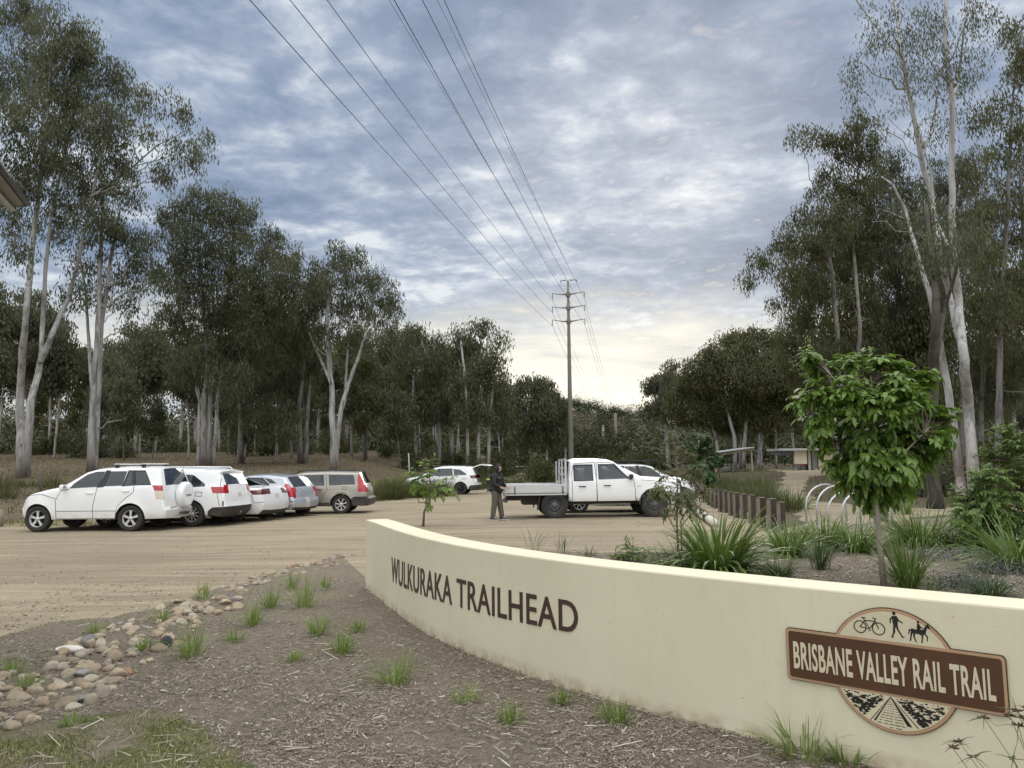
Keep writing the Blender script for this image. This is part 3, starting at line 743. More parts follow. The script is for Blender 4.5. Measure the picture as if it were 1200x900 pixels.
def make_car(name, spec, label, cat='car', group=None):
    """spec: outline [(x, z, tag, r)], x=0 at the nose; tags name the strip across the car from this point to the next.
    sides: [(part, polygon, material, parent)] regions of the flank."""
    L, W = spec['L'], spec['W']; wb = spec['wheels']; wr = spec['wr']; belt = spec['belt']; roofz = spec['roof']
    root = empty(name, (0, 0, 0), 0, label, cat, group)
    paint = PAINT[spec['paint']]
    # ---- outline with wheel arches
    out = [tuple(p) for p in spec['outline']]           # goes nose-bottom -> up -> over the roof -> rear bottom
    sill = spec['sill']; ar = wr * spec.get('arch', 1.16)
    def arch(cx_):
        zc = wr; a0 = math.asin(max(-1, min(1, (sill - zc) / ar)))
        return [(cx_ + ar * math.cos(a), zc + ar * math.sin(a), 'arch', .012) for a in np.linspace(a0, math.pi - a0, 15)]
    pts = list(out)
    wa = spec.get('arch_at', wb)
    for cx_ in sorted(wa, reverse=True): pts += arch(cx_)
    # close along the sill: points already in order (rear -> front)
    fine = []
    n = len(pts)
    for i in range(n):
        x0, z0, tg, rd = pts[i]; x1, z1 = pts[(i + 1) % n][:2]
        k = max(1, int(math.hypot(x1 - x0, z1 - z0) / .09))
        for j in range(k): fine.append((x0 + (x1 - x0) * j / k, z0 + (z1 - z0) * j / k, tg if tg else 'body', rd))
    N = len(fine); O = np.array([(p[0], p[1]) for p in fine]); RD = np.array([p[3] for p in fine])
    area = 0.5 * np.sum(O[:, 0] * np.roll(O[:, 1], -1) - np.roll(O[:, 0], -1) * O[:, 1])
    d_ = np.roll(O, -1, 0) - np.roll(O, 1, 0); nrm = np.c_[d_[:, 1], -d_[:, 0]] * (1 if area > 0 else -1); nrm /= np.linalg.norm(nrm, axis=1)[:, None] + 1e-9
    def halfw(x, z):
        x = np.asarray(x, float); z = np.asarray(z, float)
        w_ = W / 2 - 0.055 * np.clip((belt - .35 - z) / .6, 0, 1) ** 2 - .018 * np.clip((z - belt + .35) / .35, 0, 1) ** 2
        tum = spec.get('tumble', .15)
        w_ = w_ - tum * np.clip((z - belt) / (roofz - belt), 0, 1.1) - .02 * np.clip((z - belt) / .08, 0, 1)
        nl = spec.get('nose', .75)
        w_ = w_ - spec.get('nosew', .16) * np.clip((nl - x) / nl, 0, 1) ** 2.2 - spec.get('tailw', .08) * np.clip((x - (L - .8)) / .8, 0, 1) ** 2.2
        for c_ in wa:                    # flared arches
            dd = np.hypot(x - c_, z - wr); w_ = w_ + .028 * np.exp(-((dd - ar) / .055) ** 2) * (z > sill - .05)
        return w_
    def width_at(P):
        best = np.full(len(P), 9.0); loss = np.zeros(len(P))
        for i in range(N):
            r_ = RD[i]
            if r_ <= 0: continue
            dd = seg_dist(P, O[i], O[(i + 1) % N]); k = dd < r_
            ls = np.where(k, r_ * .8 * (1 - np.sqrt(np.clip(1 - (1 - dd / r_) ** 2, 0, 1))), 0); loss = np.maximum(loss, ls)
        return halfw(P[:, 0], P[:, 1]) - loss
    # ---- flank triangulation
    P = [tuple(p) for p in O]; E = [(i, (i + 1) % N) for i in range(N)]
    for i in range(N):
        if RD[i] > .03:
            for f in (.12, .35, .65, 1.0):
                q = O[i] - nrm[i] * RD[i] * f; P.append((q[0], q[1]))
    for gx in np.arange(.05, L, .10):
        for gz in np.arange(.2, roofz, .10): P.append((gx + .013 * math.sin(gz * 40), gz))
    regs = list(spec['sides'])
    gaps = spec.get('gaps', [])
    gp = []
    for line in gaps:                                    # panel gaps as thin polygons
        for a, b in zip(line[:-1], line[1:]):
            a = np.array(a); b = np.array(b); t_ = (b - a) / np.linalg.norm(b - a); nn = np.array([-t_[1], t_[0]]) * .008
            gp.append([tuple(a - nn), tuple(b - nn), tuple(b + nn), tuple(a + nn)])
    for poly in [r_[1] for r_ in regs] + gp:
        o = len(P); m_ = []
        for i in range(len(poly)):
            a, b = poly[i], poly[(i + 1) % len(poly)]; k = max(1, int(math.hypot(b[0] - a[0], b[1] - a[1]) / .12))
            for j in range(k): m_.append((a[0] + (b[0] - a[0]) * j / k, a[1] + (b[1] - a[1]) * j / k))
        P += m_; E += [(o + i, o + (i + 1) % len(m_)) for i in range(len(m_))]
    V, _, T, *_x = delaunay_2d_cdt([Vector(p) for p in P], E, [], 0, 1e-5)
    V = np.array([(v.x, v.y) for v in V]); T = np.array([t_ for t_ in T if len(t_) == 3]); C = V[T].mean(1)
    T = T[in_poly(C, O)]; C = V[T].mean(1)
    lab = np.full(len(T), -1)
    for i, r_ in enumerate(regs):
        k = in_poly(C, r_[1]) & (lab < 0); lab[k] = i
    gl = np.zeros(len(T), bool)
    for q in gp: gl |= in_poly(C, q)
    wv = width_at(V)
    inset = {'win': .010, 'lamp': -.004}
    parts = {}
    def tri_part(key, V3, tri, mi=0):
        p_ = parts.setdefault(key, dict(v=[], f=[], m=[])); u, inv = np.unique(tri, return_inverse=True); o = len(p_['v'])
        p_['v'] += [tuple(q) for q in V3[u]]; p_['f'] += [[int(a) + o for a in t_] for t_ in inv.reshape(-1, 3)]; p_['m'] += [mi] * len(tri)
    for sd in (-1, 1):
        V3 = np.c_[V[:, 0], sd * wv, V[:, 1]]
        fl = T if sd > 0 else T[:, ::-1]
        fl = fl[:, ::-1]
        tri_part(('body', 0), V3, fl[(lab < 0) & ~gl], 0)
        if (gl & (lab < 0)).any(): tri_part(('body', 0), V3, fl[gl & (lab < 0)], 1)
        for i, r_ in enumerate(regs):
            nm = r_[0]; k = lab == i
            if not k.any(): continue
            off = inset['win'] if 'window' in nm else (inset['lamp'] if 'light' in nm or 'lamp' in nm else 0.0)
            V4 = V3.copy(); V4[:, 1] = sd * (wv - off)
            kg = k & gl
            if 'window' in nm or 'lamp' in nm: tri_part((nm, sd, i), V4, fl[k], 0)
            else:
                tri_part((nm, sd, i), V4, fl[k & ~gl], 0)
                if kg.any(): tri_part((nm, sd, i), V4, fl[kg], 1)
    # ---- the strip across the car
    w0 = width_at(O)
    strips = spec['strip']
    brk = sorted({0.0, .15, .3, .45, .6, .72, .82, .9, .96, 1.0} | {b for t_ in strips.values() for b, _ in t_ if b < 1})
    ys = sorted({-b for b in brk} | set(brk)); bulge = spec.get('bulge', .05)
    kb = np.array([0 if p[2] in ('arch', 'under') else 1 for p in fine]) * bulge
    kb = (kb + np.roll(kb, 1)) / 2
    grid = np.zeros((N, len(ys), 3))
    for j, yf in enumerate(ys):
        o_ = O + nrm * (kb * (1 - abs(yf) ** 2.2))[:, None]; grid[:, j, 0] = o_[:, 0]; grid[:, j, 2] = o_[:, 1]; grid[:, j, 1] = yf * w0
    flat = grid.reshape(-1, 3); ny = len(ys)
    for i in range(N):
        tg = fine[i][2]
        for j in range(ny - 1):
            ym = (ys[j] + ys[j + 1]) / 2; nm = 'body'
            for b, q in strips.get(tg, [(1, 'under' if tg in ('arch', 'under') else 'body')]):
                if abs(ym) < b: nm = q; break
            if nm == 'none': continue
            key = ('body', 0) if nm in ('body', 'under', 'seam') else (nm, 2 if nm == 'bumper' and O[i, 0] > L / 2 else (0 if nm in spec.get('single', ('windscreen', 'rear_window', 'grille', 'tailgate', 'bumper', 'number_plate', 'roof_panel', 'cladding')) else (1 if ym > 0 else -1)), nm)
            p_ = parts.setdefault(key, dict(v=[], f=[], m=[])); i2 = (i + 1) % N
            q = [i * ny + j, i2 * ny + j, i2 * ny + j + 1, i * ny + j + 1]
            o = len(p_['v']); p_['v'] += [tuple(flat[a]) for a in q]; p_['f'].append([o, o + 1, o + 2, o + 3]); p_['m'].append(0 if nm not in ('under', 'seam') else 2)
    mats_ = {'window': M_GLS, 'privacy_window': M_GLD, 'windscreen': M_GLS, 'rear_window': M_GLD, 'headlight': M_HEAD, 'tail_lamp': M_TAIL, 'lamp_lens': M_TAILC, 'dark_lamp': M_TAILD, 'grille': M_PLA, 'bumper': M_PLA, 'number_plate': M_PLATE, 'trim': M_PLA, 'door_window': M_GLS, 'indicator': M_TAILC, 'cladding': M_PLA}
    mats_.update(spec.get('mats', {}))
    made = {}
    for key, p_ in sorted(parts.items(), key=lambda kv: ('door' not in str(kv[0][0])) * 1 + (('window' in str(kv[0][0])) * 2)):
        nm = key[0]; me = bpy.data.meshes.new(nm); me.from_pydata(p_['v'], [], p_['f'])
        bm = bmesh.new(); bm.from_mesh(me)
        for f, mi in zip(bm.faces, p_['m']): f.material_index = mi; f.smooth = True
        bmesh.ops.remove_doubles(bm, verts=bm.verts, dist=.0008)
        if nm == 'body': bmesh.ops.recalc_face_normals(bm, faces=bm.faces)
        bm.to_mesh(me); bm.free()
        base = nm.split(':')[0]
        m0 = mats_.get(base, paint)
        for m_ in (m0, M_SEAM, M_PLA): me.materials.append(m_)
        par = root
        if ':' in nm:                                   # 'window:front_door' hangs under that side's door
            par = made.get((nm.split(':')[1], key[1]), root)
        on = base if base != 'privacy_window' else 'window'
        if on in ('lamp_lens', 'dark_lamp'): on = 'tail_lamp'
        o = link(on, me, par); made[(nm, key[1])] = o
        try: me.set_sharp_from_angle(angle=R(38))
        except Exception: pass
    # ---- inside: floor tub, seats and wheel
    fx, rx = spec['cabin']; iw = W - .42
    sm = MB()
    for sx, wd, ny_ in ((fx, .50, (-.36, .36)), (rx, iw, (0,))):
        for yy in ny_:
            sm.box((sx, yy, belt - .28), (.50, wd, .16), 0, bev=.04)
            sm.box((sx + .28, yy, belt + .02), (.13, wd, .58), 0, rot=Matrix.Rotation(R(12), 3, 'Y'), bev=.04)
            for hy in ((yy,) if wd < 1 else (-.4, .4)): sm.box((sx + .36, hy, belt + .38), (.09, .25, .17), 0, rot=Matrix.Rotation(R(8), 3, 'Y'), bev=.03)
    sm.box((fx - .72, 0, belt - .16), (.34, iw, .22), 0, bev=.05)
    sm.tube([(fx - .48 + .06 * math.sin(a), -.36 + .18 * math.cos(a), belt + .02 + .17 * math.sin(a)) for a in np.linspace(0, 2 * math.pi, 16)], .015, 5)
    sm.build('seat', M_SEAT, root)
    # ---- wheels
    yw = W / 2 - .115
    for cx_ in wb:
        for sd in (-1, 1): make_wheel(root, cx_, sd * yw, wr, sd, spec['rim'], .23)
    # ---- mirrors, handles
    mx, mz = spec['mirror']
    for sd in (-1, 1):
        m_ = MB(); yy = float(halfw([mx], [mz])[0])
        m_.box((mx, sd * (yy + .11), mz), (.13, .19, .14), 0, bev=.04); m_.box((mx, sd * (yy + .015), mz - .05), (.07, .10, .04), 1)
        m_.box((mx + .066, sd * (yy + .11), mz), (.004, .16, .11), 2)
        m_.build('mirror', [spec.get('mirror_mat', paint), M_PLA, M_CHR], root)
        for hx, hz, dn in spec['handles']:
            h = MB(); yy = float(halfw([hx], [hz])[0])
            h.tube([(hx - .10, sd * (yy - .01), hz), (hx - .085, sd * (yy + .028), hz), (hx + .085, sd * (yy + .028), hz), (hx + .10, sd * (yy - .01), hz)], .016, 6)
            h.build('handle', spec.get('handle_mat', paint), made.get((dn, sd), root))
    return root, made, halfw
# ---- the individual vehicles: outlines and flank regions in metres, nose at x = 0
def C1(L_): return [((a - 97) / 167, (410 - b) / 167) for a, b in L_]
ST = {'hl': [(.58, 'grille'), (1, 'headlight')], 'hood': [(1, 'body')], 'wind': [(.86, 'windscreen'), (1, 'body')], 'roof': [(1, 'body')],
      'rwin': [(.80, 'rear_window'), (1, 'tailgate')], 'tl': [(.80, 'tailgate'), (1, 'tail_lamp')], 'tg': [(.9, 'tailgate'), (1, 'body')],
      'pl': [(.15, 'number_plate'), (.9, 'tailgate'), (1, 'body')], 'rb': [(1, 'body')], 'rbb': [(1, 'bumper')], 'fb': [(.5, 'grille'), (1, 'body')], 'fbb': [(1, 'bumper')], 'under': [(1, 'under')], 'lip': [(1, 'tailgate')]}
def st(**k): d = dict(ST); d.update(k); return d
fd = C1([(272, 352), (268, 270), (290, 225), (325, 219), (343, 188), (398, 147), (440, 133), (486, 133), (460, 212), (443, 300), (443, 352)])
rd = C1([(443, 352), (443, 300), (460, 212), (486, 133), (612, 133), (630, 205), (630, 235), (590, 265), (556, 300), (549, 352)])
SUV_SPARE = dict(L=4.08, W=1.80, wheels=(.52, 3.12), wr=.352, belt=1.20, roof=1.71, sill=.33, paint='white', rim='five', tumble=.16, tailw=.05, nose=.55, nosew=.20,
    outline=[(.06, .33, 'fbb', .03), (-.04, .42, 'fb', .05), (-.06, .60, 'hl', .06), (.03, .86, 'hood', .07), (.26, 1.01, 'hood', .08), (.76, 1.13, 'hood', .08), (1.18, 1.21, 'wind', .05), (1.78, 1.60, 'roof', .07), (2.05, 1.67, 'roof', .08), (2.5, 1.705, 'roof', .08), (3.2, 1.71, 'roof', .08), (3.70, 1.69, 'roof', .07), (3.82, 1.655, 'rwin', .05), (3.95, 1.22, 'tl', .05), (4.01, .87, 'tg', .05), (4.03, .64, 'rb', .05), (4.09, .56, 'rb', .05), (4.05, .34, 'under', .03)],
    strip=st(rwin=[(.84, 'rear_window'), (1, 'body')], tl=[(.84, 'tailgate'), (1, 'body')]),
    sides=[('window:front_door', C1([(330, 216), (346, 193), (400, 153), (440, 141), (480, 140), (458, 210)]), 0), ('window:rear_door', C1([(488, 208), (503, 140), (584, 140), (573, 206)]), 0), ('window:rear_door', C1([(579, 205), (591, 140), (607, 140), (617, 203)]), 0),
           ('window', C1([(636, 200), (619, 141), (664, 142), (701, 199)]), 0),
           ('trim:front_door', C1([(456, 213), (483, 135), (492, 135), (470, 213)]), 0), ('trim:rear_door', C1([(470, 213), (492, 135), (505, 135), (489, 211)]), 0), ('trim:rear_door', C1([(572, 209), (588, 136), (616, 136), (630, 205)]), 0), ('trim', C1([(630, 205), (616, 136), (668, 137), (709, 204)]), 0),
           ('tail_lamp', C1([(713, 205), (800, 205), (800, 229), (726, 229)]), 0), ('lamp_lens', C1([(726, 229), (800, 229), (800, 266), (736, 266)]), 0), ('headlight', C1([(90, 285), (112, 278), (140, 246), (128, 244), (100, 258)]), 0),
           ('front_door', fd, 0), ('rear_door', rd, 0)],
    gaps=[fd[:4], fd[7:] + [fd[0]], rd[5:] + [rd[0]], [fd[0], rd[-1]], C1([(135, 246), (200, 240), (268, 262)]), C1([(272, 318), (443, 318), (552, 318)])],
    cabin=(1.75, 2.75), mirror=(1.28, 1.20), handles=((1.98, 1.035, 'front_door'), (2.98, 1.08, 'rear_door')), mirror_mat=None)
SUV_SPARE['mirror_mat'] = PAINT['white']
def add_rails(root, spec, x0, x1, z, mat_, y=None, up=.05):
    for sd in (-1, 1):
        m_ = MB(); yy = y or spec['W'] / 2 - .26
        m_.tube([(x0, sd * yy, z - .03), (x0 + .10, sd * yy, z + up), ((x0 + x1) / 2, sd * yy, z + up + .015), (x1 - .10, sd * yy, z + up - .01), (x1, sd * yy, z - .05)], .02, 6); m_.build('roof_rail', mat_, root)
def add_bars(root, xs, z, half, mat_):
    for x in xs:
        m_ = MB(); m_.box((x, 0, z + .11), (.075, half * 2, .032), 0, bev=.012)
        for sd in (-1, 1): m_.box((x, sd * (half - .10), z + .045), (.10, .06, .11), 1, bev=.01)
        m_.build('roof_bar', [mat_, M_PLA], root)
def place(root, rz, local, target, scale=1.0):
    root.rotation_euler = (0, 0, rz); root.scale = (scale,) * 3
    v = Matrix.Rotation(rz, 3, 'Z') @ (Vector(local) * scale); root.location = Vector(target) - v
def plate(root, x, z, y=0.0, rot=0.0):
    m_ = MB(); m_.box((x, y, z), (.012, .37, .13), 0, rot=Matrix.Rotation(rot, 3, 'Y')); m_.build('number_plate', M_PLATE, root)

c, made, hw = make_car('parked_car', SUV_SPARE, 'boxy white SUV with a white covered spare wheel on its tailgate and two roof bars', 'car')
place(c, -R(3), (3.12, -.78, 0), GT(154, 622.5), 1.0)
add_bars(c, (2.55, 3.30), 1.70, .70, M_ALU)
m_ = MB(); m_.lathe([(0, -.10), (.33, -.10), (.36, -.07), (.365, .05), (.34, .105), (.29, .125), (.20, .12), (0, .118)], 40, 0, Matrix.Translation((4.16, .05, .94)) @ Matrix.Rotation(R(90), 4, 'Y'))
sp_ = m_.build('spare_wheel_cover', PAINT['white'], c)
V_, F_ = text_geo('SUZUKI', .03); k_ = .30 / V_[:, 0].max()
mm = MB(); mm.add(*solid_from(V_, F_, lambda u, v, h: Vector((4.28 + h, .05 - .15 + u * k_, .93 + v * .06 - .03)), .003, -.003)); mm.build('badge', M_STEEL, sp_)
plate(c, 4.10, .58, -.42); m_ = MB(); m_.box((4.13, .1, .45), (.12, .5, .06), 0, bev=.01); m_.tube([(4.05, .1, .42), (4.27, .1, .42), (4.27, .1, .50)], .025, 6); m_.build('tow_bar', M_STEEL, c)

fd = [(1.12, .40), (1.08, .75), (1.15, 1.06), (1.33, 1.10), (1.92, 1.54), (2.30, 1.60), (2.34, 1.10), (2.32, .75), (2.32, .40)]
rd = [(2.32, .40), (2.32, .75), (2.34, 1.10), (2.30, 1.60), (3.18, 1.60), (3.26, 1.12), (3.30, .92), (3.16, .80), (3.02, .55), (3.02, .40)]
SUV_ROUND = dict(L=4.69, W=1.90, wheels=(.93, 3.66), wr=.365, belt=1.12, roof=1.72, sill=.33, paint='white', rim='ten', tumble=.17, tailw=.10, privacy=True,
    outline=[(.12, .26, 'fbb', .04), (.03, .40, 'fb', .06), (0, .58, 'hl', .07), (.06, .80, 'hood', .08), (.30, .96, 'hood', .09), (.8, 1.06, 'hood', .09), (1.20, 1.13, 'wind', .05), (1.95, 1.60, 'roof', .08), (2.4, 1.69, 'roof', .09), (3.0, 1.72, 'roof', .09), (3.8, 1.69, 'roof', .08), (4.34, 1.63, 'roof', .05), (4.46, 1.60, 'lip', .03), (4.40, 1.55, 'rwin', .05), (4.56, 1.21, 'tl', .06), (4.62, .96, 'pl', .07), (4.645, .83, 'tg', .07), (4.66, .70, 'rb', .07), (4.69, .58, 'rbb', .06), (4.66, .42, 'rbb', .06), (4.52, .28, 'under', .04)],
    strip=st(rwin=[(.84, 'rear_window'), (1, 'body')], tl=[(.74, 'tailgate'), (1, 'tail_lamp')]),
    sides=[('window:front_door', [(1.42, 1.13), (1.94, 1.51), (2.28, 1.56), (2.28, 1.12)], 0), ('privacy_window:rear_door', [(2.36, 1.12), (2.36, 1.56), (3.10, 1.56), (3.17, 1.14)], 0), ('privacy_window', [(3.27, 1.14), (3.20, 1.55), (3.62, 1.51), (4.02, 1.25), (4.04, 1.17)], 0),
           ('trim:front_door', [(2.28, 1.10), (2.28, 1.58), (2.32, 1.58), (2.34, 1.10)], 0), ('trim:rear_door', [(2.32, 1.58), (3.12, 1.585), (3.19, 1.12), (2.34, 1.10)], 0),
           ('tail_lamp', [(4.22, 1.16), (4.30, .98), (4.8, .96), (4.8, 1.16)], 0), ('headlight', [(-.1, .62), (.14, .70), (.45, .93), (.30, .95), (-.1, .80)], 0),
           ('cladding', [(4.12, .26), (4.17, .46), (4.3, .56), (4.8, .58), (4.8, .2)], 0), ('dark_lamp', [(4.58, .60), (4.58, .74), (4.62, .74), (4.62, .60)], 0),
           ('front_door', fd, 0), ('rear_door', rd, 0)],
    gaps=[fd[:4], fd[5:] + [fd[0]], rd[4:] + [rd[0]], [(4.42, .98), (4.5, .6)], [(4.45, 1.58), (4.50, 1.16)], [(3.75, .90), (3.95, .88), (3.97, 1.0), (3.78, 1.02), (3.75, .90)]],
    cabin=(1.75, 2.80), mirror=(1.38, 1.12), handles=((2.08, .95, 'front_door'), (3.0, .98, 'rear_door')))
SUV_ROUND['mirror_mat'] = SUV_ROUND['handle_mat'] = PAINT['white']
c, made, hw = make_car('parked_car', SUV_ROUND, 'rounded white SUV with silver roof rails and a black lower bumper beside the spare wheel', 'car')
place(c, -R(7), (3.66, -.83, 0), GT(226, 617), .98); add_rails(c, SUV_ROUND, 1.95, 4.1, 1.70, M_ALU)
plate(c, 4.652, .88, .05); m_ = MB(); m_.tube([(4.5, -.1, .33), (4.78, -.1, .33), (4.78, -.1, .42)], .025, 6); m_.build('tow_bar', M_STEEL, c)

fd = [(1.10, .34), (1.06, .62), (1.14, .86), (1.30, .92), (1.95, 1.28), (2.25, 1.36), (2.30, .92), (2.28, .6), (2.28, .34)]
rd = [(2.28, .34), (2.28, .6), (2.30, .92), (2.25, 1.36), (2.9, 1.34), (3.32, 1.05), (3.34, .95), (3.24, .72), (3.12, .5), (3.10, .34)]
SEDAN = dict(L=4.69, W=1.86, wheels=(.86, 3.74), wr=.338, belt=.93, roof=1.44, sill=.24, paint='pearl', rim='ten', tumble=.22, tailw=.10,
    outline=[(.12, .20, 'fbb', .04), (.02, .36, 'fb', .07), (0, .52, 'fb', .08), (.08, .66, 'hl', .08), (.4, .82, 'hood', .09), (1.0, .94, 'wind', .06), (1.85, 1.36, 'roof', .08), (2.3, 1.43, 'roof', .09), (2.7, 1.43, 'rwin', .07), (3.3, 1.30, 'rwin', .06), (3.92, 1.09, 'lip', .06), (4.35, 1.06, 'lip', .05), (4.55, 1.075, 'lip', .03), (4.56, 1.03, 'tl', .06), (4.63, .86, 'pl', .07), (4.66, .72, 'rb', .08), (4.69, .58, 'rb', .08), (4.66, .38, 'rbb', .07), (4.5, .24, 'under', .04)],
    strip=st(tl=[(.45, 'tailgate'), (1, 'dark_lamp')], rwin=[(.86, 'rear_window'), (1, 'body')]),
    sides=[('window:front_door', [(1.36, .95), (1.95, 1.27), (2.24, 1.33), (2.26, .95)], 0), ('window:rear_door', [(2.33, .95), (2.31, 1.34), (2.85, 1.32), (3.25, 1.12), (3.30, .99)], 0), ('trim:rear_door', [(2.28, .92), (2.26, 1.36), (2.9, 1.345), (3.32, 1.11), (3.34, .97)], 0),
           ('dark_lamp', [(4.20, .99), (4.34, .86), (4.8, .85), (4.8, 1.03)], 0), ('headlight', [(-.1, .56), (.2, .62), (.5, .84), (.3, .83), (-.1, .68)], 0), ('front_door', fd, 0), ('rear_door', rd, 0)],
    gaps=[fd[:4], fd[5:] + [fd[0]], rd[4:] + [rd[0]], [(4.30, .86), (4.40, .6), (4.75, .62)], [(3.75, .70), (3.92, .69), (3.93, .80), (3.77, .81), (3.75, .70)]],
    cabin=(1.85, 2.75), mirror=(1.42, .97), handles=((2.05, .83, 'front_door'), (2.98, .86, 'rear_door')))
c, made, hw = make_car('parked_car', SEDAN, 'low white fastback sedan with dark slim tail lamps parked next to the silver hatchback', 'car')
place(c, -R(13), (3.74, -.81, 0), GT(277, 611.5), .98); plate(c, 4.655, .80)

fd = [(1.02, .36), (.98, .62), (1.05, .92), (1.22, .97), (1.75, 1.29), (2.05, 1.38), (2.15, .98), (2.14, .6), (2.14, .36)]
rd = [(2.14, .36), (2.14, .6), (2.15, .98), (2.05, 1.38), (2.7, 1.37), (3.06, 1.12), (3.08, .98), (2.92, .74), (2.80, .5), (2.78, .36)]
HATCH = dict(L=4.10, W=1.72, wheels=(.80, 3.38), wr=.315, belt=.98, roof=1.46, sill=.26, paint='silver', rim='seven', tumble=.17, tailw=.10,
    outline=[(.10, .22, 'fbb', .04), (.02, .36, 'fb', .06), (0, .52, 'fb', .07), (.05, .66, 'hl', .08), (.32, .84, 'hood', .09), (.95, .99, 'wind', .06), (1.72, 1.38, 'roof', .08), (2.2, 1.45, 'roof', .09), (2.8, 1.46, 'roof', .08), (3.42, 1.40, 'roof', .05), (3.60, 1.355, 'rwin', .05), (3.92, 1.02, 'tl', .07), (4.0, .86, 'tg', .08), (4.03, .66, 'rb', .08), (4.09, .55, 'rb', .07), (4.07, .36, 'rbb', .06), (3.95, .26, 'under', .04)],
    strip=st(tl=[(.72, 'tailgate'), (1, 'tail_lamp')], tg=[(.80, 'tailgate'), (1, 'tail_lamp')], rwin=[(.80, 'rear_window'), (1, 'body')], rb=[(.15, 'number_plate'), (1, 'body')]),
    sides=[('window:front_door', [(1.30, .99), (1.76, 1.27), (2.04, 1.34), (2.10, 1.0)], 0), ('window:rear_door', [(2.19, 1.01), (2.12, 1.35), (2.66, 1.34), (2.98, 1.14), (3.02, 1.05)], 0), ('window', [(3.08, 1.16), (2.76, 1.36), (3.1, 1.31), (3.36, 1.17)], 0), ('trim:rear_door', [(2.15, .98), (2.07, 1.37), (2.7, 1.365), (3.06, 1.14), (3.08, 1.03)], 0),
           ('tail_lamp', [(3.72, 1.17), (3.68, 1.08), (3.86, .82), (3.92, .70), (4.2, .70), (4.2, .98), (3.86, 1.13)], 0), ('headlight', [(-.1, .60), (.3, .66), (.65, .90), (.3, .85), (-.1, .68)], 0), ('indicator', [(3.94, .46), (3.94, .52), (4.2, .52), (4.2, .46)], 0), ('front_door', fd, 0), ('rear_door', rd, 0)],
    gaps=[fd[:4], fd[5:] + [fd[0]], rd[4:] + [rd[0]], [(3.80, .80), (3.86, .55), (4.2, .57)], [(3.30, .80), (3.46, .80), (3.46, .92), (3.30, .92), (3.30, .80)]],
    cabin=(1.62, 2.45), mirror=(1.22, 1.0), handles=((1.95, .86, 'front_door'), (2.80, .90, 'rear_door')))
HATCH['mirror_mat'] = HATCH['handle_mat'] = PAINT['silver']
c, made, hw = make_car('parked_car', HATCH, 'small silver hatchback with tall red tail lamps between the white sedan and the gold wagon', 'car')
place(c, -R(20), (3.38, -.75, 0), GT(324, 606.5), .98)
H2 = dict(HATCH); H2['paint'] = 'white'; H2['mirror_mat'] = H2['handle_mat'] = PAINT['white']
c, made, hw = make_car('parked_car', H2, 'white hatchback mostly hidden behind the tray of the white ute', 'car')
place(c, R(180 + 4), (3.38, .75, 0), onT(2.28, 27.0), 1.06)
H3 = dict(HATCH); H3['paint'] = 'red'; H3['mirror_mat'] = H3['handle_mat'] = PAINT['red']
c, made, hw = make_car('parked_car', H3, 'red hatchback far back, glimpsed above the bonnet of the white ute', 'car')
place(c, R(180 + 10), (3.38, .75, 0), onT(6.3, 43.0), 1.0)

fd = [(1.12, .46), (1.08, .72), (1.14, .96), (1.36, 1.0), (1.92, 1.36), (2.22, 1.45), (2.28, 1.0), (2.26, .7), (2.26, .46)]
rd = [(2.26, .46), (2.26, .7), (2.28, 1.0), (2.22, 1.45), (3.10, 1.46), (3.16, 1.0), (3.18, .90), (3.06, .72), (2.98, .56), (2.96, .46)]
WAGON = dict(L=4.73, W=1.86, wheels=(.93, 3.69), wr=.345, belt=1.0, roof=1.54, sill=.28, paint='gold', rim='seven', tumble=.15, tailw=.06,
    outline=[(.12, .26, 'fbb', .04), (.02, .40, 'fbb', .06), (0, .56, 'hl', .06), (.06, .74, 'hood', .08), (.4, .86, 'hood', .09), (1.18, 1.0, 'wind', .06), (1.86, 1.42, 'roof', .07), (2.3, 1.52, 'roof', .08), (3.2, 1.545, 'roof', .08), (4.0, 1.52, 'roof', .07), (4.32, 1.49, 'rwin', .05), (4.52, 1.08, 'tl', .05), (4.60, .94, 'pl', .06), (4.62, .80, 'tg', .06), (4.64, .60, 'rbb', .06), (4.73, .54, 'rbb', .06), (4.70, .34, 'rbb', .05), (4.55, .28, 'under', .04)],
    strip=st(rwin=[(.80, 'rear_window'), (1, 'tail_lamp')], tl=[(.84, 'tailgate'), (1, 'tail_lamp')], pl=[(.15, 'number_plate'), (.88, 'tailgate'), (1, 'tail_lamp')]),
    sides=[('window:front_door', [(1.44, 1.02), (1.94, 1.35), (2.20, 1.41), (2.24, 1.02)], 0), ('window:rear_door', [(2.34, 1.02), (2.30, 1.42), (3.02, 1.43), (3.08, 1.02)], 0), ('window', [(3.24, 1.03), (3.20, 1.43), (4.12, 1.41), (4.20, 1.06)], 0),
           ('tail_lamp', [(4.30, .80), (4.27, 1.44), (4.42, 1.46), (4.8, 1.06), (4.8, .78)], 0), ('headlight', [(-.1, .56), (.24, .60), (.36, .82), (-.1, .74)], 0),
           ('cladding', [(4.02, .2), (4.02, .48), (4.15, .62), (4.9, .62), (4.9, .2)], 0), ('cladding', [(1.3, .2), (1.3, .42), (3.28, .42), (3.28, .2)], 0), ('front_door', fd, 0), ('rear_door', rd, 0)],
    gaps=[fd[:4], fd[5:] + [fd[0]], rd[4:] + [rd[0]], [(3.72, .88), (3.88, .88), (3.88, 1.0), (3.72, 1.0), (3.72, .88)]],
    cabin=(1.78, 2.72), mirror=(1.38, 1.02), handles=((2.04, .90, 'front_door'), (2.90, .92, 'rear_door')))
WAGON['mirror_mat'] = WAGON['handle_mat'] = PAINT['gold']
c, made, hw = make_car('parked_car', WAGON, 'gold station wagon with black lower panels and tall red lamps beside its rear window', 'car')
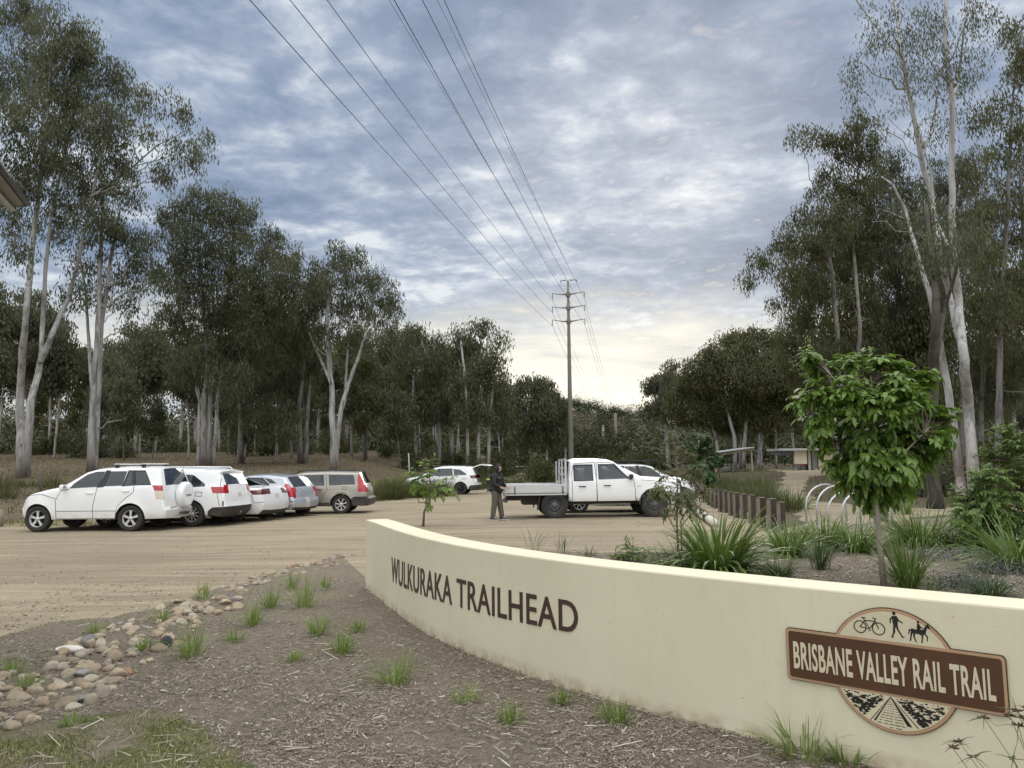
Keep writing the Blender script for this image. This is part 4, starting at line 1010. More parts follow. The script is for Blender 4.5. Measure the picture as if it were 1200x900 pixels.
place(c, R(2), (3.69, -.81, 0), GT(400, 602), .98); add_rails(c, WAGON, 2.0, 4.2, 1.52, M_PLA, up=.06)
for ax in (3.69,):                                         # dark flared arch lips on both sides
    for sd in (-1, 1):
        m_ = MB(); pts_ = [(ax + .425 * math.cos(a), sd * (.92 if abs(math.sin(a)) > .2 else .91), .345 + .425 * math.sin(a)) for a in np.linspace(-.1, math.pi + .1, 18)]
        m_.tube(pts_, .028, 6); m_.build('arch_trim', M_PLA, c)

S2 = dict(SUV_ROUND); S2['rim'] = 'black'
S2['strip'] = st(lip=[(1, 'none')], rwin=[(.88, 'none'), (1, 'body')], tl=[(.86, 'none'), (1, 'dark_lamp')], pl=[(.86, 'none'), (1, 'body')], tg=[(.86, 'none'), (1, 'body')])
S2['mats'] = {'tail_lamp': M_TAILD}
c, made, hw = make_car('parked_car', S2, 'white SUV with black wheels far back with its rear hatch raised open', 'car')
place(c, -R(7), (3.66, -.83, 0), GT(540, 579.5), .97); add_rails(c, S2, 1.95, 4.1, 1.70, M_PLA)
m_ = MB()                                                   # the raised hatch, hinged at the back of the roof
prof = [(0, 0), (.10, .02), (.40, .05), (.62, .04), (.95, -.10), (1.02, -.20), (.97, -.19), (.60, -.03), (.40, -.015), (.06, -.05)]
Mh = Matrix.Translation((4.36, .78, 1.63)) @ Matrix.Rotation(R(-16), 4, 'Y') @ Matrix.Rotation(R(90), 4, 'X')
m_.prism(prof, 1.56, Mh, 0); hb = m_.build('raised_hatch', PAINT['white'], c)
m_ = MB(); Mi = Mh @ Matrix.Translation((0, 0, .12)); m_.prism([(.08, -.055), (.40, -.022), (.60, -.036), (.93, -.18), (.90, -.20), (.58, -.07), (.4, -.05), (.1, -.08)], 1.32, Mi, 0); m_.build('hatch_lining', M_PLA, hb)
for sd in (-1, 1):
    m_ = MB(); m_.tube([(4.46, sd * .72, 1.18), (4.85, sd * .72, 1.74)], .018, 6); m_.build('gas_strut', M_STEEL, c)
m_ = MB(); m_.box((4.1, 0, .62), (.95, 1.36, .06), 0); m_.box((3.55, 0, .95), (.12, 1.36, .62), 0, bev=.04); m_.build('boot_lining', M_SEAM, c)

# the 4WD with the black rack behind the ute
S3 = dict(SUV_SPARE)
c, made, hw = make_car('parked_car', S3, 'white four wheel drive with a flat black roof rack behind the bonnet of the ute', 'car')
place(c, R(180 + 3), (3.12, .78, 0), onT(4.35, 31.5), .98)
m_ = MB(); m_.box((2.75, 0, 1.84), (2.5, 1.44, .05), 0, bev=.01)
for x in np.linspace(1.6, 3.9, 9): m_.box((x, 0, 1.875), (.05, 1.40, .018), 0)
for x in (1.9, 2.8, 3.6):
    for sd in (-1, 1): m_.box((x, sd * .64, 1.76), (.07, .06, .13), 0)
m_.build('roof_rack', M_PLA, c)

# ---- the ute: double cab, aluminium tray
def CU(L_): return [((803 - (560 + a / 4.615)) / 39.7, (604.5 - (510 + b / 4.615)) / 39.7) for a, b in L_]
fd = CU([(858, 352), (860, 290), (852, 232), (826, 226), (748, 140), (720, 134), (650, 134), (647, 232), (650, 352)])
rd = CU([(647, 352), (647, 232), (640, 134), (524, 140), (512, 190), (512, 352)])
UTE = dict(L=3.45, W=1.76, wheels=(.85, 3.86), arch_at=(.85,), wr=.385, belt=1.14, roof=1.74, sill=.50, paint='white', rim='steel', tumble=.14, tailw=.02, nose=.5, nosew=.08, arch=1.16,
    outline=[(.16, .52, 'fbb', .04), (.06, .60, 'fbb', .05), (.03, .76, 'hl', .06), (.05, .98, 'hood', .07), (.16, 1.07, 'hood', .09), (.6, 1.13, 'hood', .09), (1.34, 1.19, 'wind', .05), (2.02, 1.64, 'roof', .07), (2.2, 1.70, 'roof', .08), (2.6, 1.735, 'roof', .08), (3.2, 1.735, 'roof', .08), (3.36, 1.68, 'rwin', .06), (3.43, 1.16, 'rb', .05), (3.44, .6, 'rb', .05), (3.42, .50, 'under', .03)],
    strip=st(rwin=[(.80, 'rear_window'), (1, 'body')], hl=[(.62, 'grille'), (1, 'headlight')]),
    sides=[('window:front_door', CU([(664, 222), (664, 150), (742, 150), (822, 220), (820, 224)]), 0), ('window:rear_door', CU([(528, 230), (528, 156), (536, 151), (622, 151), (624, 228)]), 0),
           ('trim:front_door', CU([(658, 228), (658, 143), (748, 143), (832, 224)]), 0), ('trim:rear_door', CU([(521, 236), (521, 150), (532, 144), (629, 144), (630, 234)]), 0),
           ('headlight', [(-.1, .80), (.16, .82), (.16, .98), (-.1, .98)], 0), ('indicator', CU([(868, 262), (868, 270), (892, 270), (892, 262)]), 0), ('front_door', fd, 0), ('rear_door', rd, 0)],
    gaps=[fd + [fd[0]], rd + [rd[0]], [(.16, 1.02), (.8, 1.08), (1.25, 1.12)]],
    cabin=(2.05, 2.85), mirror=(1.56, 1.22), handles=((2.27, 0.96, 'front_door'), (3.02, .94, 'rear_door')))
UTE['mirror_mat'] = UTE['handle_mat'] = M_PLA
c, made, hw = make_car('parked_ute', UTE, 'white double cab ute with an aluminium tray and black steel wheels', 'ute')
place(c, R(180 + 3), (3.86, .76, 0), GT(650, 607.5), 1.05)
m_ = MB()
for sd in (-1, 1): m_.box((4.1, sd * .42, .60), (2.4, .09, .14), 0, bev=.01)
for x in (3.5, 4.2, 5.1): m_.box((x, 0, .60), (.08, .9, .1), 0)
m_.lathe([(0, -.75), (.07, -.75), (.07, .75), (0, .75)], 12, 0, Matrix.Translation((3.86, 0, .39)) @ Matrix.Rotation(R(90), 4, 'X'))
m_.lathe([(0, -.14), (.14, -.08), (.14, .08), (0, .14)], 14, 0, Matrix.Translation((3.86, .1, .39)) @ Matrix.Rotation(R(90), 4, 'X'))
m_.box((2.1, 0, .46), (2.4, 1.0, .12), 0); m_.box((4.55, .0, .50), (.5, .8, .22), 0, bev=.04)
m_.build('chassis', M_PLA, c)
m_ = MB(); m_.box((4.43, 0, .755), (1.84, 1.80, .05), 0)
for sd in (-1, 1): m_.box((4.43, sd * .885, .73), (1.86, .03, .07), 0)
tr_ = m_.build('tray', M_ALU, c)
for nm_, cc, dd in (('side_board', (4.42, .905, .89), (1.80, .028, .25)), ('side_board', (4.42, -.905, .89), (1.80, .028, .25)), ('tail_board', (5.345, 0, .89), (.028, 1.80, .25))):
    m_ = MB(); m_.box(cc, dd, 0, bev=.006)
    for k in (-.08, 0, .08):
        e = (dd[0] * .98, .036, .006) if dd[0] > .5 else (.036, dd[1] * .98, .006); m_.box((cc[0], cc[1], cc[2] + k), e, 0)
    b_ = m_.build(nm_, M_ALU, tr_)
    if dd[0] > .5:
        for x in (3.62, 5.05):
            q = MB(); q.box((x, cc[1] * 1.024, .84), (.03, .02, .22), 0); q.build('latch', M_PLA, tr_)
m_ = MB()
for sd in (-1, 1): m_.box((3.52, sd * .86, 1.26), (.06, .06, 1.0), 0, bev=.01); m_.box((3.62, sd * .80, 1.24), (.04, .04, .92), 0, bev=.008)
m_.box((3.52, 0, 1.74), (.06, 1.78, .06), 0, bev=.01); m_.box((3.52, 0, 1.30), (.04, 1.70, .05), 0)
m_.box((3.52, 0, 1.50), (.03, 1.70, .03), 0)
m_.build('headboard', M_ALU, tr_)
for sd in (-1, 1):
    m_ = MB(); m_.tube([(3.86 + .52 * math.cos(a), sd * .80, .385 + .46 * math.sin(a)) for a in np.linspace(.1, math.pi - .1, 12)], .02, 5)
    vs = []; 
    for a in np.linspace(-.15, math.pi + .05, 16):
        for yy in (.64, .90): vs.append((3.86 + .50 * math.cos(a), sd * yy, .385 + .44 * math.sin(a)))
    m_.add(vs, [[2 * i, 2 * i + 1, 2 * i + 3, 2 * i + 2] for i in range(15)]); m_.box((4.34, sd * .77, .42), (.02, .26, .34), 0, rot=Matrix.Rotation(R(-12), 3, 'Y'))
    m_.build('mudguard', M_PLA, c)
m_ = MB(); m_.box((5.3, 0, .52), (.10, 1.1, .09), 0, bev=.01); m_.box((5.15, 0, .56), (.3, .08, .08), 0); m_.box((5.48, 0, .50), (.34, .07, .05), 0); m_.tube([(5.62, 0, .50), (5.62, 0, .60)], .028, 8); m_.box((4.95, -.66, .64), (.20, .30, .16), 0)
m_.build('tow_bar', M_STEEL, c)
for sd in (-1, 1):
    m_ = MB(); m_.box((5.30, sd * .70, .67), (.06, .32, .10), 0, bev=.01); m_.build('tail_lamp', M_TAILD, c)
    m_ = MB(); m_.tube([(.85 + (.385 * 1.2) * math.cos(a), sd * .885, .385 + (.385 * 1.2) * math.sin(a)) for a in np.linspace(.0, math.pi, 18)], .03, 6); m_.build('arch_flare', M_PLA, c)
m_ = MB(); m_.box((0, 0, .60), (.14, 1.66, .20), 0, bev=.04)
for sd in (-1, 1): m_.tube([(-.02, sd * .42, .60), (-.06, sd * .42, 1.02), (-.04, sd * .30, 1.10)], .035, 8); m_.tube([(-.02, sd * .80, .62), (.02, sd * .80, .92), (-.05, sd * .42, .96)], .03, 8)
m_.tube([(-.06, -.42, 1.02), (-.06, .42, 1.02)], .035, 8)
m_.build('bull_bar', M_PLA, c)
m_ = MB(); m_.tube([(1.40, .80, 1.16), (.98, .82, 1.70)], .006, 5); m_.build('aerial', M_PLA, c)
# ------------------------------------------------------------------ trees
def foliage_mat(name, c0, c1, trans=0.3, rough=0.55, spec=0.3):
    m, t, p, out = newmat(name)
    a = t.n('ShaderNodeAttribute', attribute_name='tint'); oi = t.n('ShaderNodeObjectInfo')
    k = t.math('ADD', t.math('MULTIPLY', a.outputs['Fac'], 0.8), t.math('MULTIPLY', oi.outputs['Random'], 0.2))
    c = t.mix(k, c0, c1); t.l(c, p.inputs['Base Color'])
    p.inputs['Roughness'].default_value = rough; p.inputs['Specular IOR Level'].default_value = spec
    tr = t.n('ShaderNodeBsdfTranslucent'); t.l(t.mix(0.5, c, (c1[0] * 1.3, c1[1] * 1.35, c1[2] * .7)), tr.inputs[0])
    ms = t.n('ShaderNodeMixShader'); ms.inputs[0].default_value = trans
    t.l(p.outputs[0], ms.inputs[1]); t.l(tr.outputs[0], ms.inputs[2]); t.l(ms.outputs[0], out.inputs[0])
    return m
M_GUM = foliage_mat('gum_leaves', (0.038, 0.046, 0.025), (0.165, 0.172, 0.105), .30)
M_GUMO = foliage_mat('gum_leaves_olive', (0.042, 0.050, 0.022), (0.165, 0.165, 0.078), .32)
M_FAR = foliage_mat('forest_leaves', (0.042, 0.048, 0.028), (0.145, 0.150, 0.092), .28)
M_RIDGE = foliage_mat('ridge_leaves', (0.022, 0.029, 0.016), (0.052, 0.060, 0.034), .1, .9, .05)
M_WATTLE = foliage_mat('wattle_leaves', (0.035, 0.045, 0.016), (0.095, 0.100, 0.035), .25)
def bark_mat(name, pale, dark, stocking, hz=2.5):
    m, t, p, out = newmat(name)
    tc = t.n('ShaderNodeTexCoord').outputs['Object']; s = t.n('ShaderNodeSeparateXYZ'); t.l(tc, s.inputs[0])
    n1 = t.noise(t.mapping(tc, (2.2, 2.2, .35)), 1.6, 6, .62, .6); n2 = t.noise(t.mapping(tc, (9, 9, .9)), 1.5, 6, .65); n3 = t.noise(t.mapping(tc, (1, 1, .25)), 1.1, 4, .6)
    c = t.ramp(n1, [(0.30, dark), (0.43, tuple(a * .65 for a in pale)), (0.52, pale), (0.75, tuple(min(1, a * 1.15) for a in pale))])
    c = t.mix(t.maprange(n2, .52, .72, 0, .65), c, dark)
    k = t.math('MULTIPLY', t.maprange(s.outputs[2], 0, hz, 1, 0), t.maprange(n3, .36, .56, 0.0, 1.0))
    c = t.mix(t.math('MULTIPLY', k, .9), c, stocking)
    t.l(c, p.inputs['Base Color']); p.inputs['Roughness'].default_value = .85; p.inputs['Specular IOR Level'].default_value = .2
    t.l(t.bump(n2, .5, .03), p.inputs['Normal']); return m
M_BKW = bark_mat('white_gum_bark', (.38, .37, .355), (.12, .10, .088), (.09, .065, .05))
M_BKF = bark_mat('forest_bark', (.47, .455, .43), (.16, .135, .115), (.10, .075, .055))
M_BKT = bark_mat('tall_gum_bark', (.44, .43, .415), (.20, .17, .145), (.17, .10, .065), 3.2)
M_BKG = bark_mat('grey_bark', (.24, .225, .21), (.09, .078, .068), (.06, .05, .04))
M_BKD = bark_mat('dark_bark', (.10, .085, .072), (.035, .030, .026), (.03, .026, .022))
M_TWG = mat('twig_bark', (.15, .125, .10), .85, .3, 12)

def leaf_cloud(C_, n, spread, size, rng, droop=.75, flat=1.05):
    """n leaves round every clump centre C_ -> vertices, faces, tint; lance-shaped, mostly hanging"""
    m_ = len(C_); N = m_ * n
    ctr = np.repeat(C_, n, 0); sp = np.repeat(np.broadcast_to(spread, (m_,)), n)
    g = rng.normal(size=(N, 3)) * np.array([1, 1, flat]); r_ = np.linalg.norm(g, axis=1, keepdims=True)
    g = g / np.maximum(r_, 1e-6) * np.minimum(r_, 1.9) * .62
    P0 = ctr + g * sp[:, None]
    if flat > 1: P0[:, 2] -= .25 * sp * (g[:, 0] ** 2 + g[:, 1] ** 2)
    ax = rng.normal(size=(N, 3)); ax /= np.linalg.norm(ax, axis=1, keepdims=True)
    ax = ax * (1 - droop) + np.array([0, 0, -1]) * droop; ax += rng.normal(size=(N, 3)) * .18; ax /= np.linalg.norm(ax, axis=1, keepdims=True)
    sd = np.cross(ax, rng.normal(size=(N, 3))); sd /= np.linalg.norm(sd, axis=1, keepdims=True) + 1e-9
    L_ = size[0] * rng.uniform(.65, 1.25, N)[:, None]; W_ = size[1] * rng.uniform(.7, 1.3, N)[:, None]
    nn = np.cross(ax, sd) * L_ * .10
    V = np.stack([P0, P0 + ax * L_ * .42 + sd * W_ * .5 + nn, P0 + ax * L_, P0 + ax * L_ * .42 - sd * W_ * .5 + nn], 1).reshape(-1, 3)
    F = np.arange(4 * N).reshape(N, 4)
    tint = np.repeat(np.clip(np.repeat(rng.random(m_), n) * .62 + rng.random(N) * .42 - .04, 0, 1), 4)
    return V, F, tint
def crook(a, b, k, rng, amp=.08, sag=0.0):
    a = np.asarray(a, float); b = np.asarray(b, float); L_ = np.linalg.norm(b - a); o = []
    off = np.zeros(3)
    for i in range(k + 1):
        t_ = i / k; off = rng.normal(size=3) * amp * L_ * (0 if i in (0, k) else 1)
        o.append(a + (b - a) * t_ + off * .6 + np.array([0, 0, sag * L_ * math.sin(math.pi * t_)]))
    return o
DK = 3.1
def make_gum(name, label, base, stems, lobes, rng, leaf, per, dens, mats, cat='gum tree', group=None, twig=.20, droop=.74, clump=.50, sides=8, bare=0):
    """stems: [[(point, radius), ...]] in world space; lobes: [(centre, (rx, ry, rz), density)]"""
    root = empty(name, base, 0, label, cat, group); B = np.array(base)
    tb = MB(); nodes = []
    for st_ in stems:
        pts = [np.array(p) - B for p, _ in st_]; rr_ = [r for _, r in st_]
        fine = []; fr = []
        for i in range(len(pts) - 1):                          # gentle bends between the given points
            for j in range(4):
                t_ = j / 4; fine.append(pts[i] + (pts[i + 1] - pts[i]) * t_ + (rng.normal(size=3) * rr_[i] * .11 if (i or j) else 0)); fr.append((rr_[i] + (rr_[i + 1] - rr_[i]) * t_) * rng.uniform(.95, 1.05))
        fine.append(pts[-1]); fr.append(rr_[-1])
        if fine[0][2] < .3:
            fr[0] *= 1.14; fine[0] = fine[0] - np.array([0, 0, .25])
        tb.tube(fine, fr, sides, 0)
        nodes += [(p, r) for p, r in zip(fine, fr)]
    NP = np.array([n_[0] for n_ in nodes]); NR = np.array([n_[1] for n_ in nodes])
    allc = []; alls = []
    for c_, rad, dn in lobes:
        c_ = np.array(c_) - B; rad = np.array(rad)
        area = math.pi * rad[0] * rad[2]; k = max(2, int(area * dens * dn * DK))
        d_ = rng.normal(size=(k, 3)); d_ /= np.linalg.norm(d_, axis=1, keepdims=True)
        cc = c_ + d_ * (rng.random((k, 1)) ** .42) * rad * .92
        allc.append(cc); alls.append(np.full(k, clump) * rng.uniform(.6, 1.35, k))
        # the limb that carries the lobe
        low = c_ - np.array([0, 0, rad[2] * .45])
        cost = np.linalg.norm(NP - low, axis=1) + 2.5 * np.maximum(0, NP[:, 2] - low[2] + .25 * np.linalg.norm((NP - low)[:, :2], axis=1)) 
        j = int(np.argmin(cost)); a = NP[j]; r0 = max(.025, min(NR[j] * .55, .02 + .013 * np.linalg.norm(low - a)))
        limb = crook(a, c_ + np.array([0, 0, rad[2] * .2]), 6, rng, .05, -.03)
        lr = [r0 * (1 - .72 * i / 6) for i in range(7)]; tb.tube(limb, lr, 6, 0)
        LP = np.array(limb)
        for q in cc[rng.random(k) < twig]:
            dd = np.linalg.norm(LP - q, axis=1) + 1.2 * np.maximum(0, LP[:, 2] - q[2]); s_ = int(np.argmin(dd[1:])) + 1
            tb.tube(crook(LP[s_], q, 3, rng, .07, .05), [max(.012, lr[s_] * .5), max(.010, lr[s_] * .36), .010, .006], 4, 1, cap=False)
    for _ in range(bare):                                      # dead and leafless limbs low on the stem
        j = rng.integers(0, len(NP)); 
        if NP[j][2] < 2: continue
        a = NP[j]; an = rng.random() * 6.28; L_ = rng.uniform(1, 3.2); b = a + np.array([math.cos(an), math.sin(an), rng.uniform(.0, 1.0)]) * L_
        tb.tube(crook(a, b, 5, rng, .06), [NR[j] * .35, NR[j] * .3, NR[j] * .22, NR[j] * .16, NR[j] * .1, .01], 5, 0)
    trunk = tb.build('trunk', [mats[0], M_TWG], root)
    C_ = np.concatenate(allc); S_ = np.concatenate(alls)
    V, F, tn = leaf_cloud(C_, per, S_, leaf, rng, droop)
    link('crown', mesh_np('crown', V, F, mats[1], tint=tn), root)
    return root
def gum_px(label, D, stems, lobes, leaf=(.28, .066), per=34, dens=1.0, mats=None, seed=1, depth=.9, group=None, name='gum_tree', **kw):
    """a tree read off the photograph, standing D metres away: stems [[(px, py, width_px)...]], lobes [(px, py, rx, ry[, density])]"""
    rng = np.random.default_rng(seed); k = D / FPX; mats = mats or (M_BKW, M_GUM)
    b = At(stems[0][0][0], stems[0][0][1], D); base = onT(b.x, D)
    S = []
    for i, s_ in enumerate(stems):
        q = []
        for j, (px, py, w_) in enumerate(s_):
            dy = 0 if j == 0 else (rng.normal() * .5 + (i * .55 if i else 0)); p = At(px, py, D + dy)
            if j == 0 and abs(p.z - base.z) < 2.0: p.z = tz(p.x, p.y)
            q.append((p, w_ * k / 2 * .76))
        S.append(q)
    L_ = []
    for i, lo in enumerate(lobes):
        px, py, rx, ry = lo[:4]; dn = lo[4] if len(lo) > 4 else 1.0
        off = rng.uniform(-1, 1) * min(4.5, (rx + ry) / 2 * k * depth + 1.0)
        g_ = 1.18 if px > 860 and D < 60 else 1.06
        L_.append((At(px, py, D + off), (rx * k * g_, max(1.0, (rx + ry) / 2 * k * .9), ry * k * g_ * 1.32), dn))
    return make_gum(name, label, base, S, L_, rng, leaf, int(per * 1.25), dens, mats, group=group, **kw)
TR = []
T = gum_px
T('tall dark gum with several pale trunks, leftmost of the big gums beyond the fence post', 42,
  [[(26, 556, 17), (24, 455, 11), (31, 362, 9), (37, 300, 8), (46, 220, 6), (55, 130, 5), (64, 40, 3)], [(30, 556, 14), (36, 474, 11), (47, 425, 9), (60, 393, 8), (81, 347, 6), (93, 300, 6), (108, 230, 5), (128, 140, 3)], [(47, 425, 8), (50, 378, 7), (53, 320, 6), (60, 250, 5), (85, 140, 4), (98, 80, 3)], [(108, 230, 4), (150, 200, 3), (185, 170, 2), (225, 150, 1.5)]],
  [(30, 25, 40, 34), (68, 45, 38, 36), (100, 45, 22, 26), (20, 90, 45, 45), (75, 105, 45, 40), (112, 85, 28, 30), (140, 95, 22, 22), (28, 150, 50, 40), (85, 160, 48, 40), (125, 140, 34, 30), (180, 115, 22, 14, .8), (208, 130, 20, 14, .8), (150, 130, 22, 18, .8), (175, 160, 24, 12, .6), (205, 175, 22, 14, .8), (235, 180, 18, 15, .9), (240, 165, 12, 9), (190, 195, 20, 12, .7), (40, 205, 45, 28), (95, 215, 45, 30), (140, 195, 26, 26), (150, 230, 22, 15), (60, 250, 40, 22, .8), (110, 255, 36, 18, .7), (10, 245, 30, 28, .8), (85, 285, 34, 12, .5), (25, 300, 34, 16, .5), (195, 210, 14, 10)], per=40, dens=1.25, seed=3)
T('twin stemmed gum rising behind the first white SUV with foliage merging into the tall tree', 45,
  [[(107, 553, 14), (109, 470, 9), (114, 400, 8), (117, 320, 7), (120, 240, 5), (118, 180, 3)], [(111, 553, 10), (116, 450, 8), (119, 380, 7), (130, 300, 5), (142, 240, 3)], [(109, 470, 6), (104, 400, 5), (100, 340, 4), (92, 290, 3)]],
  [(130, 270, 32, 22), (160, 285, 26, 24, .8), (112, 320, 34, 22, .7), (155, 325, 30, 20, .8), (185, 330, 22, 16, .7), (90, 345, 30, 18, .6), (140, 355, 28, 15, .6), (180, 290, 15, 12, .7), (160, 380, 22, 12, .5)], per=40, dens=1.15, seed=5, bare=4)
T('broad dark gum with a cluster of white trunks directly behind the rounded white SUV', 52,
  [[(238, 551, 12), (239, 480, 8), (242, 420, 7), (238, 350, 5), (232, 280, 3)], [(244, 551, 11), (247, 460, 7), (257, 400, 6), (268, 340, 5), (275, 270, 3)], [(233, 551, 8), (234, 470, 6), (224, 410, 5), (210, 365, 4), (203, 290, 3)], [(250, 552, 8), (255, 470, 6), (263, 410, 5), (300, 330, 3)]],
  [(205, 248, 20, 18), (232, 240, 26, 20), (262, 242, 28, 20), (290, 262, 26, 22), (318, 285, 22, 20), (338, 300, 14, 20), (215, 285, 34, 26), (255, 290, 36, 30), (298, 315, 36, 30), (332, 335, 20, 26), (220, 335, 34, 26), (268, 345, 40, 30), (315, 370, 34, 30), (205, 375, 32, 22), (250, 395, 40, 26), (300, 415, 38, 28), (225, 425, 32, 20, .8), (275, 445, 34, 22, .8), (190, 320, 20, 18, .7), (345, 325, 10, 22)], per=44, dens=1.35, seed=8)
T('shadowy gum with a leaning grey trunk just left of the forked white gum', 57,
  [[(352, 551, 9), (350, 480, 7), (356, 430, 5), (352, 370, 4)], [(357, 551, 8), (361, 470, 6), (365, 420, 4), (370, 360, 3)], [(283, 550, 9), (281, 470, 7), (288, 400, 5), (300, 350, 3)]],
  [(300, 455, 34, 30), (335, 430, 30, 32), (345, 380, 24, 30), (320, 490, 36, 22), (290, 500, 30, 18, .8), (350, 460, 22, 26), (372, 410, 18, 26), (362, 350, 16, 24)], per=46, dens=1.35, seed=9, mats=(M_BKG, M_GUM), bare=4)
T('forked white trunk gum with a rounded crown standing behind the gold wagon', 52,
  [[(391, 553, 13), (390, 500, 10), (388, 450, 8), (385, 410, 7), (383, 370, 5), (390, 320, 3)], [(392, 530, 9), (399, 480, 7), (408, 450, 6), (420, 420, 5), (430, 385, 4), (438, 350, 2.5)], [(388, 450, 5), (375, 420, 4), (362, 390, 3)], [(395, 500, 5), (404, 470, 5), (406, 430, 4), (410, 370, 3)]],
  [(395, 300, 20, 11), (418, 302, 16, 11), (374, 318, 20, 15), (405, 325, 26, 17), (438, 328, 18, 14), (455, 345, 16, 14), (464, 362, 11, 12), (375, 350, 26, 20), (412, 355, 30, 19), (445, 372, 22, 13, .8), (360, 385, 20, 20), (392, 388, 26, 14, .9), (428, 395, 20, 9, .6), (462, 385, 9, 8), (368, 335, 10, 18)], per=46, dens=1.35, seed=12, bare=5)
T('open crowned gum right of the forked white gum with sky showing between its tufts', 73,
  [[(515, 547, 7), (514, 490, 5), (508, 450, 4), (498, 410, 3)], [(488, 546, 6), (486, 490, 5), (484, 440, 3)], [(530, 547, 6), (529, 480, 4), (522, 430, 3)]],
  [(489, 390, 15, 8), (476, 402, 11, 9), (510, 402, 13, 9), (470, 425, 15, 11, .8), (497, 420, 20, 12), (522, 425, 15, 12), (480, 448, 20, 13, .8), (508, 448, 20, 14), (460, 470, 20, 12, .7), (492, 475, 24, 14), (520, 480, 20, 16), (470, 500, 24, 14, .8)], leaf=(.36, .10), per=40, dens=1.1, seed=14, clump=.7)
T('dense gum with bare pale stems behind the white SUV with the open hatch', 70,
  [[(548, 547, 6), (548, 490, 5), (545, 440, 4), (540, 400, 3)], [(560, 548, 7), (561, 490, 5), (566, 440, 4), (572, 395, 3)], [(572, 548, 6), (573, 490, 5), (580, 440, 3)]],
  [(541, 392, 14, 9), (566, 384, 16, 8), (586, 398, 9, 7), (555, 406, 20, 12), (582, 418, 14, 9), (534, 420, 14, 12), (560, 432, 24, 14), (590, 438, 9, 8), (540, 452, 20, 15), (575, 455, 20, 15), (556, 480, 26, 14), (585, 482, 14, 14)], leaf=(.36, .10), per=42, dens=1.25, seed=15, clump=.7)
T('lower rounded gum at the end of the left tree line beside the power pole', 95,
  [[(622, 550, 5), (621, 510, 4), (618, 470, 3)], [(640, 550, 5), (641, 510, 4), (644, 470, 3)]],
  [(612, 452, 14, 8), (634, 450, 14, 8), (650, 460, 10, 8), (606, 475, 14, 14), (632, 475, 20, 14), (656, 480, 10, 13), (615, 505, 18, 14), (645, 505, 18, 16)], leaf=(.46, .14), per=40, dens=1.15, seed=16, clump=.8)
# right side
T('very tall white trunked gum with sparse foliage right of the leafy green young tree', 30,
  [[(1143, 592, 22), (1141, 562, 18), (1135, 480, 15), (1130, 422, 14), (1123, 351, 12), (1117, 290, 11), (1115, 200, 9), (1116, 117, 7.5), (1108, 60, 6), (1108, -40, 4)], [(1127, 594, 20), (1125, 558, 13), (1114, 476, 12), (1105, 422, 11), (1092, 355, 8), (1076, 300, 6), (1060, 243, 4.5), (1046, 216, 3), (1033, 207, 2)], [(1127, 405, 11), (1112, 345, 9), (1102, 300, 9), (1092, 233, 8), (1080, 187, 8), (1067, 117, 7), (1057, 67, 5.5), (1047, -10, 4)], [(1057, 67, 4), (1035, 42, 3), (1020, 23, 2.5), (1000, -5, 2)], [(1115, 130, 5), (1124, 90, 4), (1130, 30, 3), (1142, -20, 2)], [(1080, 187, 4), (1095, 140, 3), (1100, 90, 2.5), (1120, 40, 2)], [(1117, 300, 4), (1098, 260, 4), (1090, 200, 3), (1072, 140, 2)]],
  [(1040, 25, 32, 28, .35), (1070, 45, 34, 34, .35), (1100, 30, 36, 34, .35), (1125, 80, 22, 20, .8), (1140, 25, 26, 30, .4), (1060, 100, 34, 24, .35), (1100, 115, 34, 26, .35), (1078, 150, 26, 20, .4), (1020, 45, 18, 22, .3), (1105, 75, 14, 12, .7), (1000, 75, 13, 13, .8), (1000, 103, 6, 13, 1.6), (1040, 140, 16, 14, .4)], leaf=(.20, .040), per=46, dens=1.6, seed=21, mats=(M_BKT, M_GUM), clump=.5, bare=6, sides=12)
T('gum with drooping olive foliage filling the sky behind the round hoops', 46,
  [[(985, 573, 14), (984, 480, 10), (982, 400, 8), (975, 320, 6), (962, 250, 4)], [(1005, 573, 10), (1003, 450, 8), (1008, 380, 6), (1000, 290, 5), (1005, 200, 3)], [(984, 480, 5), (965, 420, 4), (940, 360, 3), (905, 320, 2)]],
  [(960, 158, 18, 9, .9), (935, 163, 12, 8, .9), (988, 165, 22, 14), (1012, 140, 18, 12, .8), (1010, 175, 26, 18), (985, 205, 24, 16, .8), (960, 225, 20, 13, .7), (1005, 225, 28, 20), (945, 252, 22, 14, .8), (980, 258, 28, 20), (1015, 265, 26, 20), (920, 282, 22, 14, .8), (955, 295, 28, 18), (995, 305, 30, 22), (892, 302, 14, 13, .8), (878, 322, 10, 11, .8), (925, 318, 22, 16, .8), (960, 340, 28, 18), (1000, 352, 32, 20), (915, 352, 13, 12, .6), (945, 375, 26, 15, .9), (985, 390, 30, 18), (1020, 395, 28, 20), (960, 410, 28, 14, .8)], leaf=(.28, .065), per=42, dens=1.5, seed=23, mats=(M_BKG, M_GUMO))
